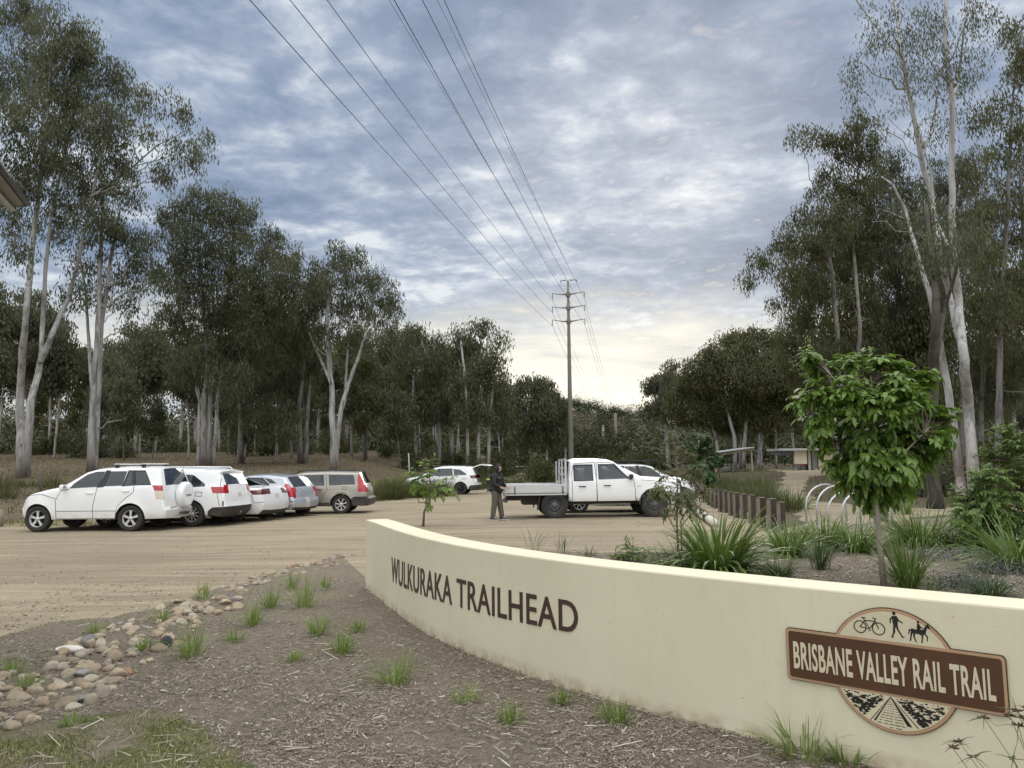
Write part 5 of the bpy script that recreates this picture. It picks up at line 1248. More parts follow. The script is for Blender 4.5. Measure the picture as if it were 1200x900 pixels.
T('dark trunked gum with grey green leaves just behind the tall white trunked gum', 49,
  [[(1060, 570, 13), (1059, 480, 10), (1055, 400, 9), (1052, 320, 7), (1045, 240, 4)], [(1072, 570, 10), (1070, 450, 8), (1068, 380, 6), (1075, 300, 4)], [(1055, 400, 5), (1040, 350, 4), (1022, 325, 3)]],
  [(1045, 195, 24, 18), (1030, 225, 22, 18), (1062, 230, 26, 20), (1040, 262, 26, 20), (1075, 275, 26, 20), (1035, 300, 26, 20), (1065, 315, 28, 22), (1090, 320, 22, 20), (1045, 345, 26, 20), (1080, 360, 28, 20), (1050, 385, 28, 20), (1090, 395, 24, 18), (1060, 420, 30, 18, .8), (1030, 430, 24, 16, .8)], leaf=(.28, .065), per=42, dens=1.5, seed=24, mats=(M_BKG, M_GUM), bare=4)
T('stout gum trunk with dark bark standing behind the shorter side of the hoops', 27.5,  # one dark bark over the whole trunk
  [[(1097, 599, 24), (1094, 560, 19), (1092, 500, 17), (1094, 430, 15), (1098, 360, 12), (1092, 300, 9), (1085, 240, 6)], [(1096, 430, 7), (1108, 360, 6), (1125, 300, 4)]],
  [(1085, 290, 30, 22, .7), (1120, 300, 30, 24, .7), (1075, 250, 26, 20, .6), (1110, 255, 28, 20, .6), (1135, 270, 24, 20, .6)], leaf=(.20, .045), per=44, dens=1.5, seed=25, mats=(M_BKD, M_GUM), clump=.5, sides=12)
T('gum at the right edge of the view with hanging brownish green leaves high up', 36,
  [[(1172, 578, 13), (1170, 480, 10), (1172, 400, 8), (1178, 300, 7), (1182, 200, 5), (1188, 100, 3), (1195, 40, 2)], [(1205, 580, 12), (1207, 450, 9), (1202, 320, 7), (1195, 200, 4)]],
  [(1185, 45, 22, 18, .8), (1190, 78, 18, 16), (1215, 60, 22, 30), (1165, 125, 18, 12, .9), (1145, 138, 18, 14), (1185, 145, 18, 15), (1178, 170, 20, 16), (1200, 190, 22, 20), (1150, 195, 20, 14, .7), (1178, 220, 24, 15, .7), (1200, 245, 22, 20), (1155, 250, 26, 17, .8), (1185, 280, 26, 18, .9), (1145, 285, 24, 18, .8), (1205, 315, 26, 26), (1165, 320, 28, 20, .9), (1150, 355, 26, 20, .9), (1190, 365, 28, 24), (1160, 400, 28, 20, .8), (1200, 420, 26, 24)], leaf=(.25, .060), per=42, dens=1.5, seed=27, mats=(M_BKG, M_GUMO), bare=4)
T('leafy gum filling the gap between the tall white trunked gum and the right edge', 52,
  [[(1128, 572, 11), (1128, 480, 8), (1126, 400, 7), (1120, 300, 5), (1118, 220, 3)], [(1150, 572, 10), (1150, 470, 8), (1155, 380, 6), (1160, 280, 4)]],
  [(1100, 215, 22, 26), (1135, 200, 22, 24), (1090, 262, 26, 26), (1130, 250, 26, 28), (1165, 255, 22, 26), (1110, 310, 30, 28), (1150, 310, 30, 30), (1085, 345, 22, 26), (1125, 365, 32, 28), (1170, 370, 26, 30), (1100, 405, 28, 26), (1145, 415, 32, 26), (1180, 430, 24, 26), (1115, 450, 30, 20, .8), (1160, 465, 30, 20, .8)], leaf=(.28, .07), per=42, dens=1.3, seed=51, mats=(M_BKG, M_GUM), bare=5)
T('gum behind the leafy young tree, filling the gap left of the tall white trunk', 58,
  [[(1030, 568, 10), (1029, 480, 8), (1026, 400, 6), (1020, 300, 4)], [(1012, 567, 8), (1000, 480, 6), (980, 420, 5), (965, 350, 3)]],
  [(950, 300, 24, 24), (985, 290, 26, 28), (1020, 300, 26, 30), (940, 345, 26, 24), (980, 345, 30, 30), (1025, 360, 30, 30), (930, 385, 22, 20), (965, 400, 32, 26), (1010, 410, 34, 28), (1050, 405, 26, 28), (945, 435, 28, 20, .9), (990, 450, 34, 22, .9), (1035, 455, 34, 22, .9), (925, 415, 16, 16)], leaf=(.28, .07), per=42, dens=1.15, seed=52, mats=(M_BKG, M_GUMO), bare=8)
T('wide dome shaped gum beyond the picnic shelter', 88,
  [[(862, 556, 7), (860, 510, 6), (850, 470, 4), (842, 430, 3)], [(870, 556, 7), (874, 500, 6), (885, 450, 4), (890, 415, 3)], [(888, 556, 6), (893, 510, 5), (905, 460, 3)], [(845, 556, 6), (838, 510, 5), (822, 470, 3)]],
  [(884, 394, 22, 8), (856, 400, 18, 10), (908, 402, 18, 10), (832, 415, 16, 10), (870, 415, 28, 14), (905, 425, 22, 14), (812, 436, 14, 12), (845, 436, 28, 14), (885, 442, 30, 14), (798, 452, 12, 10), (822, 458, 22, 12), (862, 464, 30, 14), (905, 460, 24, 14), (788, 470, 10, 9), (810, 482, 22, 12), (850, 490, 30, 13), (895, 488, 28, 13), (925, 440, 14, 16), (930, 475, 16, 16)], leaf=(.42, .13), per=44, dens=1.2, seed=31, mats=(M_BKW, M_GUMO), clump=.8, droop=.6)

# ---- the forest behind: six grown prototypes, then copies standing in ragged rows
def proto_gum(seed, H, nst, mats, label, lo=.36):
    rng = np.random.default_rng(seed); st_ = []; lob = []
    for i in range(nst):
        a = rng.uniform(0, 6.28); lean = rng.uniform(.02, .13) * H; q = []
        for j in range(7):
            f = j / 6; q.append((np.array([math.cos(a), math.sin(a), 0]) * lean * f ** 1.4 + np.array([math.cos(a), math.sin(a), 0]) * .12 * (nst > 1) + np.array([0, 0, H * .92 * f]), (.17 - .14 * f) * rng.uniform(.85, 1.15) * H / 15))
        st_.append(q)
    top = H
    for i in range(17):
        f = rng.uniform(lo, .97); a = rng.uniform(0, 6.28); rr_ = (1.9 if f < .85 else 1.1) * rng.uniform(.4, 1) * H / 14
        lob.append((np.array([math.cos(a) * rr_, math.sin(a) * rr_, H * f]), np.array([1.35, 1.35, .95]) * rng.uniform(.75, 1.25) * H / 14, 1.0))
    return make_gum('gum_tree', label, (0, 0, 0), st_, lob, rng, (.44, .15), 34, .85, mats, group=None, twig=.15, clump=.75, sides=6, bare=9)
PROTO = [proto_gum(100 + i, h, n_, m_, 'x', (.55, .40, .52, .36, .48, .34)[i]) for i, (h, n_, m_) in enumerate([(15, 1, (M_BKF, M_FAR)), (13, 2, (M_BKG, M_FAR)), (16.5, 2, (M_BKF, M_FAR)), (12, 1, (M_BKD, M_GUMO)), (14, 3, (M_BKF, M_GUMO)), (10, 1, (M_BKG, M_FAR))])]
LBL = {'left': ['slender pale gum in the forest beyond the dry field on the left', 'twin stemmed grey gum in the forest beyond the dry field on the left', 'taller white twin gum in the forest beyond the dry field on the left', 'dark barked gum in the forest beyond the dry field on the left', 'three stemmed gum in the forest beyond the dry field on the left', 'short grey gum in the forest beyond the dry field on the left'],
       'middle': ['slender pale gum in the far forest behind the power pole', 'twin stemmed grey gum in the far forest behind the power pole', 'taller white twin gum in the far forest behind the power pole', 'dark barked gum in the far forest behind the power pole', 'three stemmed gum in the far forest behind the power pole', 'short grey gum in the far forest behind the power pole'],
       'right': ['slender pale gum in the forest behind the picnic shelter and toilet block', 'twin stemmed grey gum in the forest behind the picnic shelter and toilet block', 'taller white twin gum in the forest behind the picnic shelter and toilet block', 'dark barked gum in the forest behind the picnic shelter and toilet block', 'three stemmed gum in the forest behind the picnic shelter and toilet block', 'short grey gum in the forest behind the picnic shelter and toilet block']}
def forest():
    ch = {}
    for c in bpy.data.objects:
        if c.parent: ch.setdefault(c.parent.name, []).append(c)
    rr = random.Random(5); used = [0] * 6; spots = []
    def row(px0, px1, D, gap, side, smin, smax, jit=3.0):
        x = (px0 - 600) / FPX * D; x1 = (px1 - 600) / FPX * D
        while x < x1:
            spots.append((x + rr.uniform(-.35, .35) * gap, D + rr.uniform(-jit, jit), side, rr.uniform(smin, smax))); x += gap * rr.uniform(.7, 1.3)
    for D, gap, a, b in ((62, 9, .75, .95), (73, 5.4, .8, 1.0), (84, 5.0, .85, 1.08), (96, 4.6, .9, 1.1), (110, 4.8, 1.0, 1.2)):
        row(-60, 470 if D < 90 else 560, D, gap, 'left', a, b)
    row(120, 480, 67, 4.2, 'left', .62, .8, 2.0); row(440, 610, 84, 4.4, 'left', .62, .8); row(450, 650, 98, 4.8, 'left', .62, .8)
    row(560, 664, 126, 4.5, 'middle', .45, .62); row(600, 672, 140, 5, 'middle', .5, .62); row(664, 800, 128, 4.5, 'middle', .26, .40); row(660, 800, 145, 5, 'middle', .30, .44)
    for D, gap, a, b, p0 in ((78, 5.5, .7, .95, 960), (96, 4.4, .62, .8, 800), (106, 4.6, .7, .9, 790), (118, 5.2, .8, 1.0, 790)): row(p0, 1260, D, gap, 'right', a, b, 2.5)
    row(1010, 1260, 60, 5.0, 'right', .75, .95, 2.0); row(1120, 1270, 48, 5.5, 'right', .7, .9, 2.0)
    for x, y, side, s in spots:
        k = rr.choice([0, 0, 1, 2, 2, 3, 4, 4, 5])
        if used[k] == 0: o = PROTO[k]
        else: o = copy_tree(PROTO[k], None, ch)
        used[k] += 1
        o.location = onT(x, y, -.05); o.rotation_euler = (0, 0, rr.uniform(0, 6.28)); o.scale = (s * rr.uniform(.9, 1.1), s * rr.uniform(.9, 1.1), s)
        o['label'] = LBL[side][k]; o['category'] = 'gum tree'; o['group'] = {'left': 'forest gums beyond the dry field', 'middle': 'far gums behind the power pole', 'right': 'forest gums behind the shelter'}[side]
    print('FOREST', len(spots), used)
forest()

# ---- understorey bushes of wattle between the trunks
def bush_mesh(seed, leaf, per, n, r, h, m_, flat=.8, droop=.2):
    rng = np.random.default_rng(seed); d_ = rng.normal(size=(n, 3)); d_ /= np.linalg.norm(d_, axis=1, keepdims=True); d_[:, 2] = np.abs(d_[:, 2])
    C_ = d_ * (rng.random((n, 1)) ** .45) * np.array([r, r, h]) + np.array([0, 0, .15])
    V, F, tn = leaf_cloud(C_, per, r * .32, leaf, rng, droop, flat); return mesh_np('foliage', V, F, m_, tint=tn)
BUSH = [bush_mesh(200 + i, (.30, .12), 30, 40, 1.5, 2.2, (M_WATTLE, M_FAR, M_GUMO)[i % 3]) for i in range(3)]
def understorey():
    rr = random.Random(8); n = 0
    for px0, px1, D0, D1, k, lab, g in ((-20, 470, 70, 100, 20, 'dark wattle bush under the gums beyond the dry field', 'bushes under the left gums'), (460, 640, 66, 100, 26, 'scrubby bush under the gums near the white SUV with the open hatch', 'bushes behind the far SUV'), (660, 800, 96, 125, 20, 'scrubby bush at the foot of the wooded hill behind the power pole', 'bushes below the hill'), (1005, 1240, 80, 92, 18, 'low bush under the gums behind the toilet block', 'bushes behind the toilet block'), (1050, 1240, 34, 58, 16, 'low bush under the gums behind the tall white trunked gum', 'bushes behind the tall gum')):
        for _ in range(k):
            D = rr.uniform(D0, D1); x = (rr.uniform(px0, px1) - 600) / FPX * D; s = rr.uniform(.5, 1.25)
            root = empty('wattle_bush', onT(x, D), rr.uniform(0, 6.28), lab, 'bush', g, s); link('foliage', BUSH[n % 3], root); n += 1
understorey()

# ---- the wooded ridge: far canopy that reads as one mass
def far_forest():
    rng = np.random.default_rng(77)
    n = 11000; D = rng.uniform(150, 520, n) ; a = rng.uniform(-.86, .80, n); x = a * D
    z = terrain(x, D); h = (5 + 5.5 * rng.random(n) ** 1.5 * (.6 + .5 * np.sin(x * .35) * np.sin(D * .21 + x * .1))) * np.where(x < -60, 1.5, 1.0) + 3.5 * (rng.random(n) < .08)
    C_ = np.c_[x, D, z + h * .62]; keep = (np.abs(x) < 460); C_ = C_[keep]; h = h[keep]
    V, F, tn = leaf_cloud(C_, 85, h * .40, (.7, .34), rng, .5, .9)
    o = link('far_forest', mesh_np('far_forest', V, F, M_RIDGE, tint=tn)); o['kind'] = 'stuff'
    # a lower band of scrub and saplings that closes the gaps between the trunks
    n = 800; D = rng.uniform(126, 150, n); a = rng.uniform(-.85, .80, n); x = a * D; keep = (x < -4) | (x > 20); x = x[keep]; D = D[keep]; n = len(x)
    C_ = np.c_[x, D, terrain(x, D) + rng.uniform(.5, 9.0, n)]
    V, F, tn = leaf_cloud(C_, 30, 1.9, (.8, .4), rng, .3, .9)
    o = link('forest_scrub', mesh_np('forest_scrub', V, F, M_FAR, tint=tn)); o['kind'] = 'stuff'
far_forest()
# ------------------------------------------------------------------ person by the tray
M_JKT = mat('black_jacket', (0.016, 0.016, 0.017), 0.8, 0.25, 25, bump=.2)
M_TRS = mat('grey_trousers', (0.105, 0.095, 0.078), 0.9, 0.2, 25, bump=.2)
M_SKN = mat('skin', (0.42, 0.27, 0.20), 0.6, 0.08, 10)
M_SHOE = mat('dark_shoe', (0.03, 0.03, 0.032), 0.7, 0.2, 20)
M_SOLE = mat('pale_sole', (0.55, 0.54, 0.52), 0.7, 0.1, 20)
M_HAIR = mat('dark_hair', (0.02, 0.015, 0.012), 0.6, 0.3, 40)
M_WHT = mat('white_cloth', (0.7, 0.7, 0.7), 0.8, 0.1, 10)
def skin_mesh(name, pts, edges, radii, mat_, parent, sub=2, root=0):
    me = bpy.data.meshes.new(name); me.from_pydata([tuple(p) for p in pts], edges, [])
    o = bpy.data.objects.new(name, me); COL.objects.link(o)
    o.modifiers.new('s', 'SKIN'); sv = me.skin_vertices[0].data
    for i, r in enumerate(radii): sv[i].radius = r if isinstance(r, tuple) else (r, r); sv[i].use_root = (i == root)
    m_ = o.modifiers.new('d', 'SUBSURF'); m_.levels = sub; m_.render_levels = sub
    dg = bpy.context.evaluated_depsgraph_get(); m2 = bpy.data.meshes.new_from_object(o.evaluated_get(dg))
    bpy.data.objects.remove(o); bpy.data.meshes.remove(me)
    m2.name = name; m2.materials.clear(); m2.materials.append(mat_); m2.polygons.foreach_set('use_smooth', [True] * len(m2.polygons)); m2.polygons.foreach_set('material_index', [0] * len(m2.polygons))
    return link(name, m2, parent)
def hand(root_pt, d, up, side, parent, curl=.6):
    """palm and five separate fingers; d: pointing direction, up: back of the hand"""
    d = Vector(d).normalized(); s = d.cross(Vector(up)).normalized(); up = s.cross(d).normalized(); o = Vector(root_pt)
    pts = [o, o + d * .045, o + d * .085]; ed = [(0, 1), (1, 2)]; rd = [(.022, .026), (.040, .017), (.042, .016)]
    for i, (off, L_) in enumerate(((-.030, .068), (-.010, .078), (.010, .073), (.030, .056))):
        b = o + d * .082 + s * off; n_ = len(pts); dirn = d.copy(); q = b.copy(); pts.append(q.copy()); rd.append((.0095, .0095)); ed.append((2, n_))
        for j, f in enumerate((.45, .32, .23)):
            dirn = (dirn - up * curl * .75).normalized(); q = q + dirn * L_ * f; pts.append(q.copy()); rd.append((.0092 - .001 * j,) * 2); ed.append((n_ + j, n_ + j + 1))
    n_ = len(pts); tb = o + d * .03 + s * (-.028 * side); pts.append(tb); rd.append((.013, .013)); ed.append((1, n_))
    t1 = tb + (d * .6 - s * .7 * side - up * .3).normalized() * .034; pts.append(t1); rd.append((.011, .011)); ed.append((n_, n_ + 1))
    t2 = t1 + (d * .9 - up * .5).normalized() * .028; pts.append(t2); rd.append((.009, .009)); ed.append((n_ + 1, n_ + 2))
    return pts, ed, rd
def build_person():
    base = GT(582, 609.5); root = empty('person', base, R(-28), 'person in black hooded jacket and grey trousers standing at the end of the tray', 'person')
    # faces +x (towards the tray); y- is the viewer's side.  height 1.66
    H = []
    pts = [(0, 0, .90), (0, 0, 1.02), (.01, 0, 1.18), (.02, 0, 1.33), (.035, 0, 1.42), (.055, 0, 1.47), (.075, 0, 1.545),
           (0, -.085, .87), (.02, -.10, .50), (-.07, -.13, .09), (0, .085, .87), (.06, .10, .50), (.12, .14, .09)]
    # body: one continuous surface - trunk, neck, head, arms, legs
    V = [Vector(p) for p in pts]; E = [(0, 1), (1, 2), (2, 3), (3, 4), (4, 5), (5, 6), (0, 7), (7, 8), (8, 9), (0, 10), (10, 11), (11, 12)]
    Rr = [(.125, .10), (.12, .095), (.13, .10), (.13, .10), (.07, .07), (.05, .052), (.075, .085), (.085, .085), (.058, .058), (.042, .042), (.085, .085), (.058, .058), (.042, .042)]
    arms = []
    for sd in (-1, 1):
        a = len(V); sh = Vector((.02, sd * .175, 1.36)); el = Vector((.07 if sd < 0 else .10, sd * .235, 1.08)); wr = Vector((.26 if sd < 0 else .29, sd * (.17 if sd < 0 else .15), 1.00 if sd < 0 else 1.03))
        V += [sh, el, wr]; E += [(3, a), (a, a + 1), (a + 1, a + 2)]; Rr += [(.058, .058), (.042, .042), (.028, .028)]
        hp, he, hr = hand(wr, (wr - el).normalized() + Vector((.2, 0, -.1)), (0, 0, 1), sd, None)
        b = len(V); V += hp[1:]; E += [((a + 2) if i == 0 else b + i - 1, (a + 2) if j == 0 else b + j - 1) for i, j in he]; Rr += hr[1:]
        arms.append((sh, el, wr))
    # feet
    for k_, ang in ((9, -.2), (12, .15)):
        b = len(V); f = V[k_] + Vector((.10, .0, -.05)); V += [V[k_] + Vector((0, 0, -.03)), f]; E += [(k_, b), (b, b + 1)]; Rr += [(.036, .036), (.030, .022)]
    body = skin_mesh('body', V, E, Rr, M_SKN, root, 2, 0)
    # face: nose, brow, eyes, mouth, ears; turned a little to the viewer
    fc = Vector((.085, 0, 1.565)); hd = MB(); Mh = Matrix.Translation(fc) @ Matrix.Rotation(R(-14), 4, 'Z')
    bm = bmesh.new(); bmesh.ops.create_uvsphere(bm, u_segments=28, v_segments=20, radius=1)
    for v in bm.verts:
        x, y, z = v.co; f = 1.0
        X_ = x * .098; Y_ = y * .074; Z_ = z * .118
        if z < 0: Y_ *= 1 - .32 * (-z) ** 1.5; X_ *= 1 - .12 * (-z)
        if x > .55:
            X_ += .022 * math.exp(-((y / .16) ** 2)) * math.exp(-(((z + .08) / .22) ** 2)) - .008 * math.exp(-(((abs(y) - .36) / .2) ** 2)) * math.exp(-(((z - .12) / .14) ** 2)) + .006 * math.exp(-((y / .32) ** 2)) * math.exp(-(((z + .47) / .10) ** 2))
        v.co = (X_, Y_, Z_)
    hd.add([Mh @ v.co for v in bm.verts], [[v.index for v in f.verts] for f in bm.faces], 0, True); bm.free()
    head = hd.build('face', M_SKN, body)
    ey = MB()
    for sd in (-1, 1): ey.lathe([(0, .008), (.011, .004), (.013, -.003)], 8, 0, Mh @ Matrix.Translation((.083, sd * .030, .014)) @ Matrix.Rotation(R(90), 4, 'Y'))
    ey.box(Mh @ Vector((.083, 0, -.055)), (.012, .040, .006), 1, rot=Mh.to_3x3())
    for sd in (-1, 1): ey.box(Mh @ Vector((.086, sd * .03, .033)), (.012, .036, .007), 0, rot=Mh.to_3x3())
    ey.build('facial_feature', [M_HAIR, mat('lip', (.30, .13, .11), .5)], head)
    # hood drawn up round the face, open to the front
    hb = MB(); bm = bmesh.new(); bmesh.ops.create_uvsphere(bm, u_segments=28, v_segments=20, radius=1)
    keep = []
    for v in bm.verts:
        x, y, z = v.co; v.co = (x * .128 - .014, y * .108, z * .150 + .004 - (.02 if z < -.5 else 0))
    fs = [f for f in bm.faces if not (f.calc_center_median().x > .062 and abs(f.calc_center_median().y) < .072 and -.115 < f.calc_center_median().z < .10)]
    hb.add([Mh @ v.co for v in bm.verts], [[v.index for v in f.verts] for f in fs], 0, True); bm.free()
    hood = hb.build('hood', M_JKT, root); md = hood.modifiers.new('t', 'SOLIDIFY'); md.thickness = .014
    # jacket over the trunk and arms
    JV = [Vector(p) for p in ((-.005, 0, .76), (0, 0, .93), (.0, 0, 1.10), (.015, 0, 1.25), (.02, 0, 1.36), (.035, 0, 1.44), (.05, 0, 1.50))]
    JE = [(i, i + 1) for i in range(6)]; JR = [(.20, .165), (.205, .17), (.195, .165), (.185, .16), (.155, .14), (.09, .09), (.078, .082)]
    for sh, el, wr in arms:
        a = len(JV); JV += [sh, (sh + el) / 2, el, (el + wr) / 2, wr + (el - wr).normalized() * .015]; JE += [(4, a), (a, a + 1), (a + 1, a + 2), (a + 2, a + 3), (a + 3, a + 4)]; JR += [(.085, .085), (.076, .076), (.066, .066), (.058, .058), (.046, .046)]
    jk = skin_mesh('jacket', JV, JE, JR, M_JKT, root, 2, 2)
    lg = MB(); lg.box((.148, -.09, 1.29), (.012, .05, .03), 0, rot=Matrix.Rotation(R(-30), 3, 'Z')); lg.build('chest_badge', M_WHT, jk)
    TV = [Vector(p) for p in ((0, 0, 1.04), (0, 0, .88), (0, -.085, .80), (.005, -.092, .64), (-.015, -.105, .48), (-.04, -.118, .28), (-.07, -.13, .075), (0, .085, .80), (.03, .095, .64), (.07, .10, .48), (.09, .12, .28), (.12, .14, .075))]
    skin_mesh('trousers', TV, [(0, 1), (1, 2), (2, 3), (3, 4), (4, 5), (5, 6), (1, 7), (7, 8), (8, 9), (9, 10), (10, 11)], [(.155, .12), (.160, .125), (.12, .12), (.112, .112), (.096, .096), (.088, .088), (.080, .080), (.12, .12), (.112, .112), (.096, .096), (.088, .088), (.080, .080)], M_TRS, root, 2, 0)
    for (x, y, an) in ((-.07, -.13, -.15), (.12, .14, .1)):
        sh_ = MB(); Ms = Matrix.Translation((x, y, 0)) @ Matrix.Rotation(an, 4, 'Z')
        outl = [(-.075, -.036), (-.05, -.042), (.06, -.046), (.14, -.045), (.19, -.026), (.20, 0), (.19, .026), (.14, .045), (.06, .042), (-.05, .040), (-.075, .03)]
        sh_.prism(outl, .026, Ms, 1); n_ = len(outl); vs = []
        for sc_, z in ((.97, .026), (.95, .055), (.80, .085)):
            for px, py in outl: vs.append(Ms @ Vector(((px - .03) * sc_ + .03 - (.0 if z < .06 else .03) - (0 if z < .08 else .02), py * sc_, z * (1 if px < .08 or z < .03 else .72))))
        fs = [[i * n_ + k, i * n_ + (k + 1) % n_, (i + 1) * n_ + (k + 1) % n_, (i + 1) * n_ + k] for i in range(2) for k in range(n_)] + [[2 * n_ + k for k in range(n_)]]
        sh_.add(vs, fs, 0, True); sh_.build('shoe', [M_SHOE, M_SOLE], root)
    root.scale = (1.0,) * 3
build_person()

# ------------------------------------------------------------------ power pole and lines
M_POLE = mat('concrete_pole', (0.20, 0.19, 0.165), 0.85, 0.15, 1.5, stretch=(2, 2, .3))
M_WPOLE = mat('timber_pole', (0.17, 0.145, 0.12), 0.9, 0.25, 2, stretch=(3, 3, .2))
M_WIRE = mat('dark_wire', (0.035, 0.035, 0.037), 0.5, .1, 5)
M_INS = mat('insulator', (0.10, 0.10, 0.105), 0.5, .1, 5)
PD = 95.0
pb = At(669.5, 560, PD); pbz = tz(pb.x, PD); ptop = At(665.7, 329, PD)
pole = empty('power_pole', (pb.x, PD, pbz), 0, 'tall tapering grey power pole with four tiers of cross arms', 'power pole')
px_ = ptop.x - pb.x
m_ = MB(); HT = ptop.z - pbz
fx_ = lambda z: px_ * z / HT * .6
m_.tube([(fx_(z), 0, z) for z in np.linspace(-.3, HT, 9)], [.37 - .235 * i / 8 for i in range(9)], 12); m_.build('pole_shaft', M_POLE, pole)
ARM = {}
for k, (lx, ly, rx, ry, cy) in enumerate(((657.2, 328.6, 675.6, 327.8, 328.2), (647.2, 344, 684.6, 341.8, 345), (647.2, 359.6, 685.2, 357.6, 360.8), (647.2, 374.8, 685.4, 373.6, 376.8))):
    a = MB(); c_ = At(666, cy, PD); zc = c_.z - pbz
    pl, pr = At(lx, ly, PD), At(rx, ry, PD); L0 = Vector((pl.x - pb.x, 0, pl.z - pbz)); R0 = Vector((pr.x - pb.x, 0, pr.z - pbz)); C0 = Vector((fx_(zc), 0, zc))
    a.tube([L0, (L0 + C0) / 2 - Vector((0, 0, .06)), C0 - Vector((.25, 0, 0))], [.04, .06, .10], 8); a.tube([C0 + Vector((.25, 0, 0)), (R0 + C0) / 2 - Vector((0, 0, .02)), R0], [.10, .06, .04], 8)
    if k: a.lathe([(.16, -.45), (.28, -.20), (.28, .20), (.16, .45)], 12, 0, Matrix.Translation(C0))
    arm = a.build('cross_arm', M_POLE, pole)
    for sd, q in (('l', L0), ('r', R0)):
        i_ = MB(); e = q - Vector((0, 0, .75 if k else .35)); i_.tube([q, e], .035, 6)
        for j in range(6 if k else 2): i_.lathe([(.03, .03), (.09, .0), (.03, -.03)], 8, 0, Matrix.Translation(q + (e - q) * ((j + .8) / (6.5 if k else 2.6))))
        i_.build('insulator', M_INS, arm); ARM[(k, sd)] = e + Vector((pb.x, PD, pbz))
def wire(a, b, sag, r, label, n=48, group=None):
    pts = []
    for i in range(n + 1):
        t_ = i / n; p = Vector(a) * (1 - t_) + Vector(b) * t_; p.z -= 4 * sag * t_ * (1 - t_); pts.append(p)
    m_ = MB(); m_.tube([p - pts[0] for p in pts], r, 5); return tag(m_.build('power_line', M_WIRE, None, pts[0]), label, 'power line', group)
NM = {0: 'thin top', 1: 'upper', 2: 'middle', 3: 'lower'}
for (k, sd), top in {(3, 'l'): 306, (2, 'l'): 350, (1, 'l'): 391, (0, 'l'): 459, (3, 'r'): 470, (2, 'r'): 501, (1, 'r'): 525, (0, 'r'): 515}.items():
    a = ARM[(k, sd)]; d = ray(top, 0); sag = 2.4 if k else 1.6
    # horizontal line from the pole that passes this sight line at the wire's own height
    for _ in range(6):
        Yq = None
        t_ = (a.z - 0.8 * sag - HC) / d.z; q = Vector((d.x * t_, d.y * t_, 0))
    e = Vector((a.x, a.y, 0)); dirv_ = (q - e) / (e.y - q.y); end = Vector((a.x, a.y, a.z)) + Vector((dirv_.x, dirv_.y, 0)) * 165
    wire(a, end, sag, .017 if k else .011, '%s %s power line running overhead from the tall grey pole' % (NM[k], {'l': 'left', 'r': 'right'}[sd]), group='near power lines')
POLES2 = []
for px, ytop, ybase, D, w_, mt, lab in ((721, 484, 545, 300, 4.6, M_WPOLE, 'distant power pole with a cross arm, right of two thin poles on the hill'), (706.8, 498, 540, 205, 4.4, M_POLE, 'plain grey pole, left of two thin poles in front of the hill')):
    tp = At(px, ytop, D); z0 = tz(tp.x, D); r_ = empty('power_pole', (tp.x, D, z0), 0, lab, 'power pole'); h = tp.z - z0; rr_ = w_ / FPX * D / 2
    m_ = MB(); m_.tube([(0, 0, -.5), (0, 0, h * .5), (0, 0, h)], [rr_, rr_ * .85, rr_ * .7], 8); m_.build('pole_shaft', mt, r_)
    if D > 250:
        m_ = MB()
        for kk in (.0, 2.2, 4.4): m_.box((0, 0, h - .4 - kk), (3.6 if kk else 2.6, .2, .25), 0)
        m_.build('cross_arm', mt, r_); POLES2 += [(sd, Vector((tp.x + sd * 1.7, D, z0 + h - .4 - kk))) for kk in (0, 2.2, 4.4) for sd in (-1, 1)]
for k in (1, 2, 3):
    for sd in ('l', 'r'):
        e = [p for s_, p in POLES2 if (s_ < 0) == (sd == 'l')][k - 1]
        wire(ARM[(k, sd)], e, 3.2, .017, '%s %s power line sloping from the tall pole down to the distant pole' % (NM[k], {'l': 'left', 'r': 'right'}[sd]), group='far power lines')

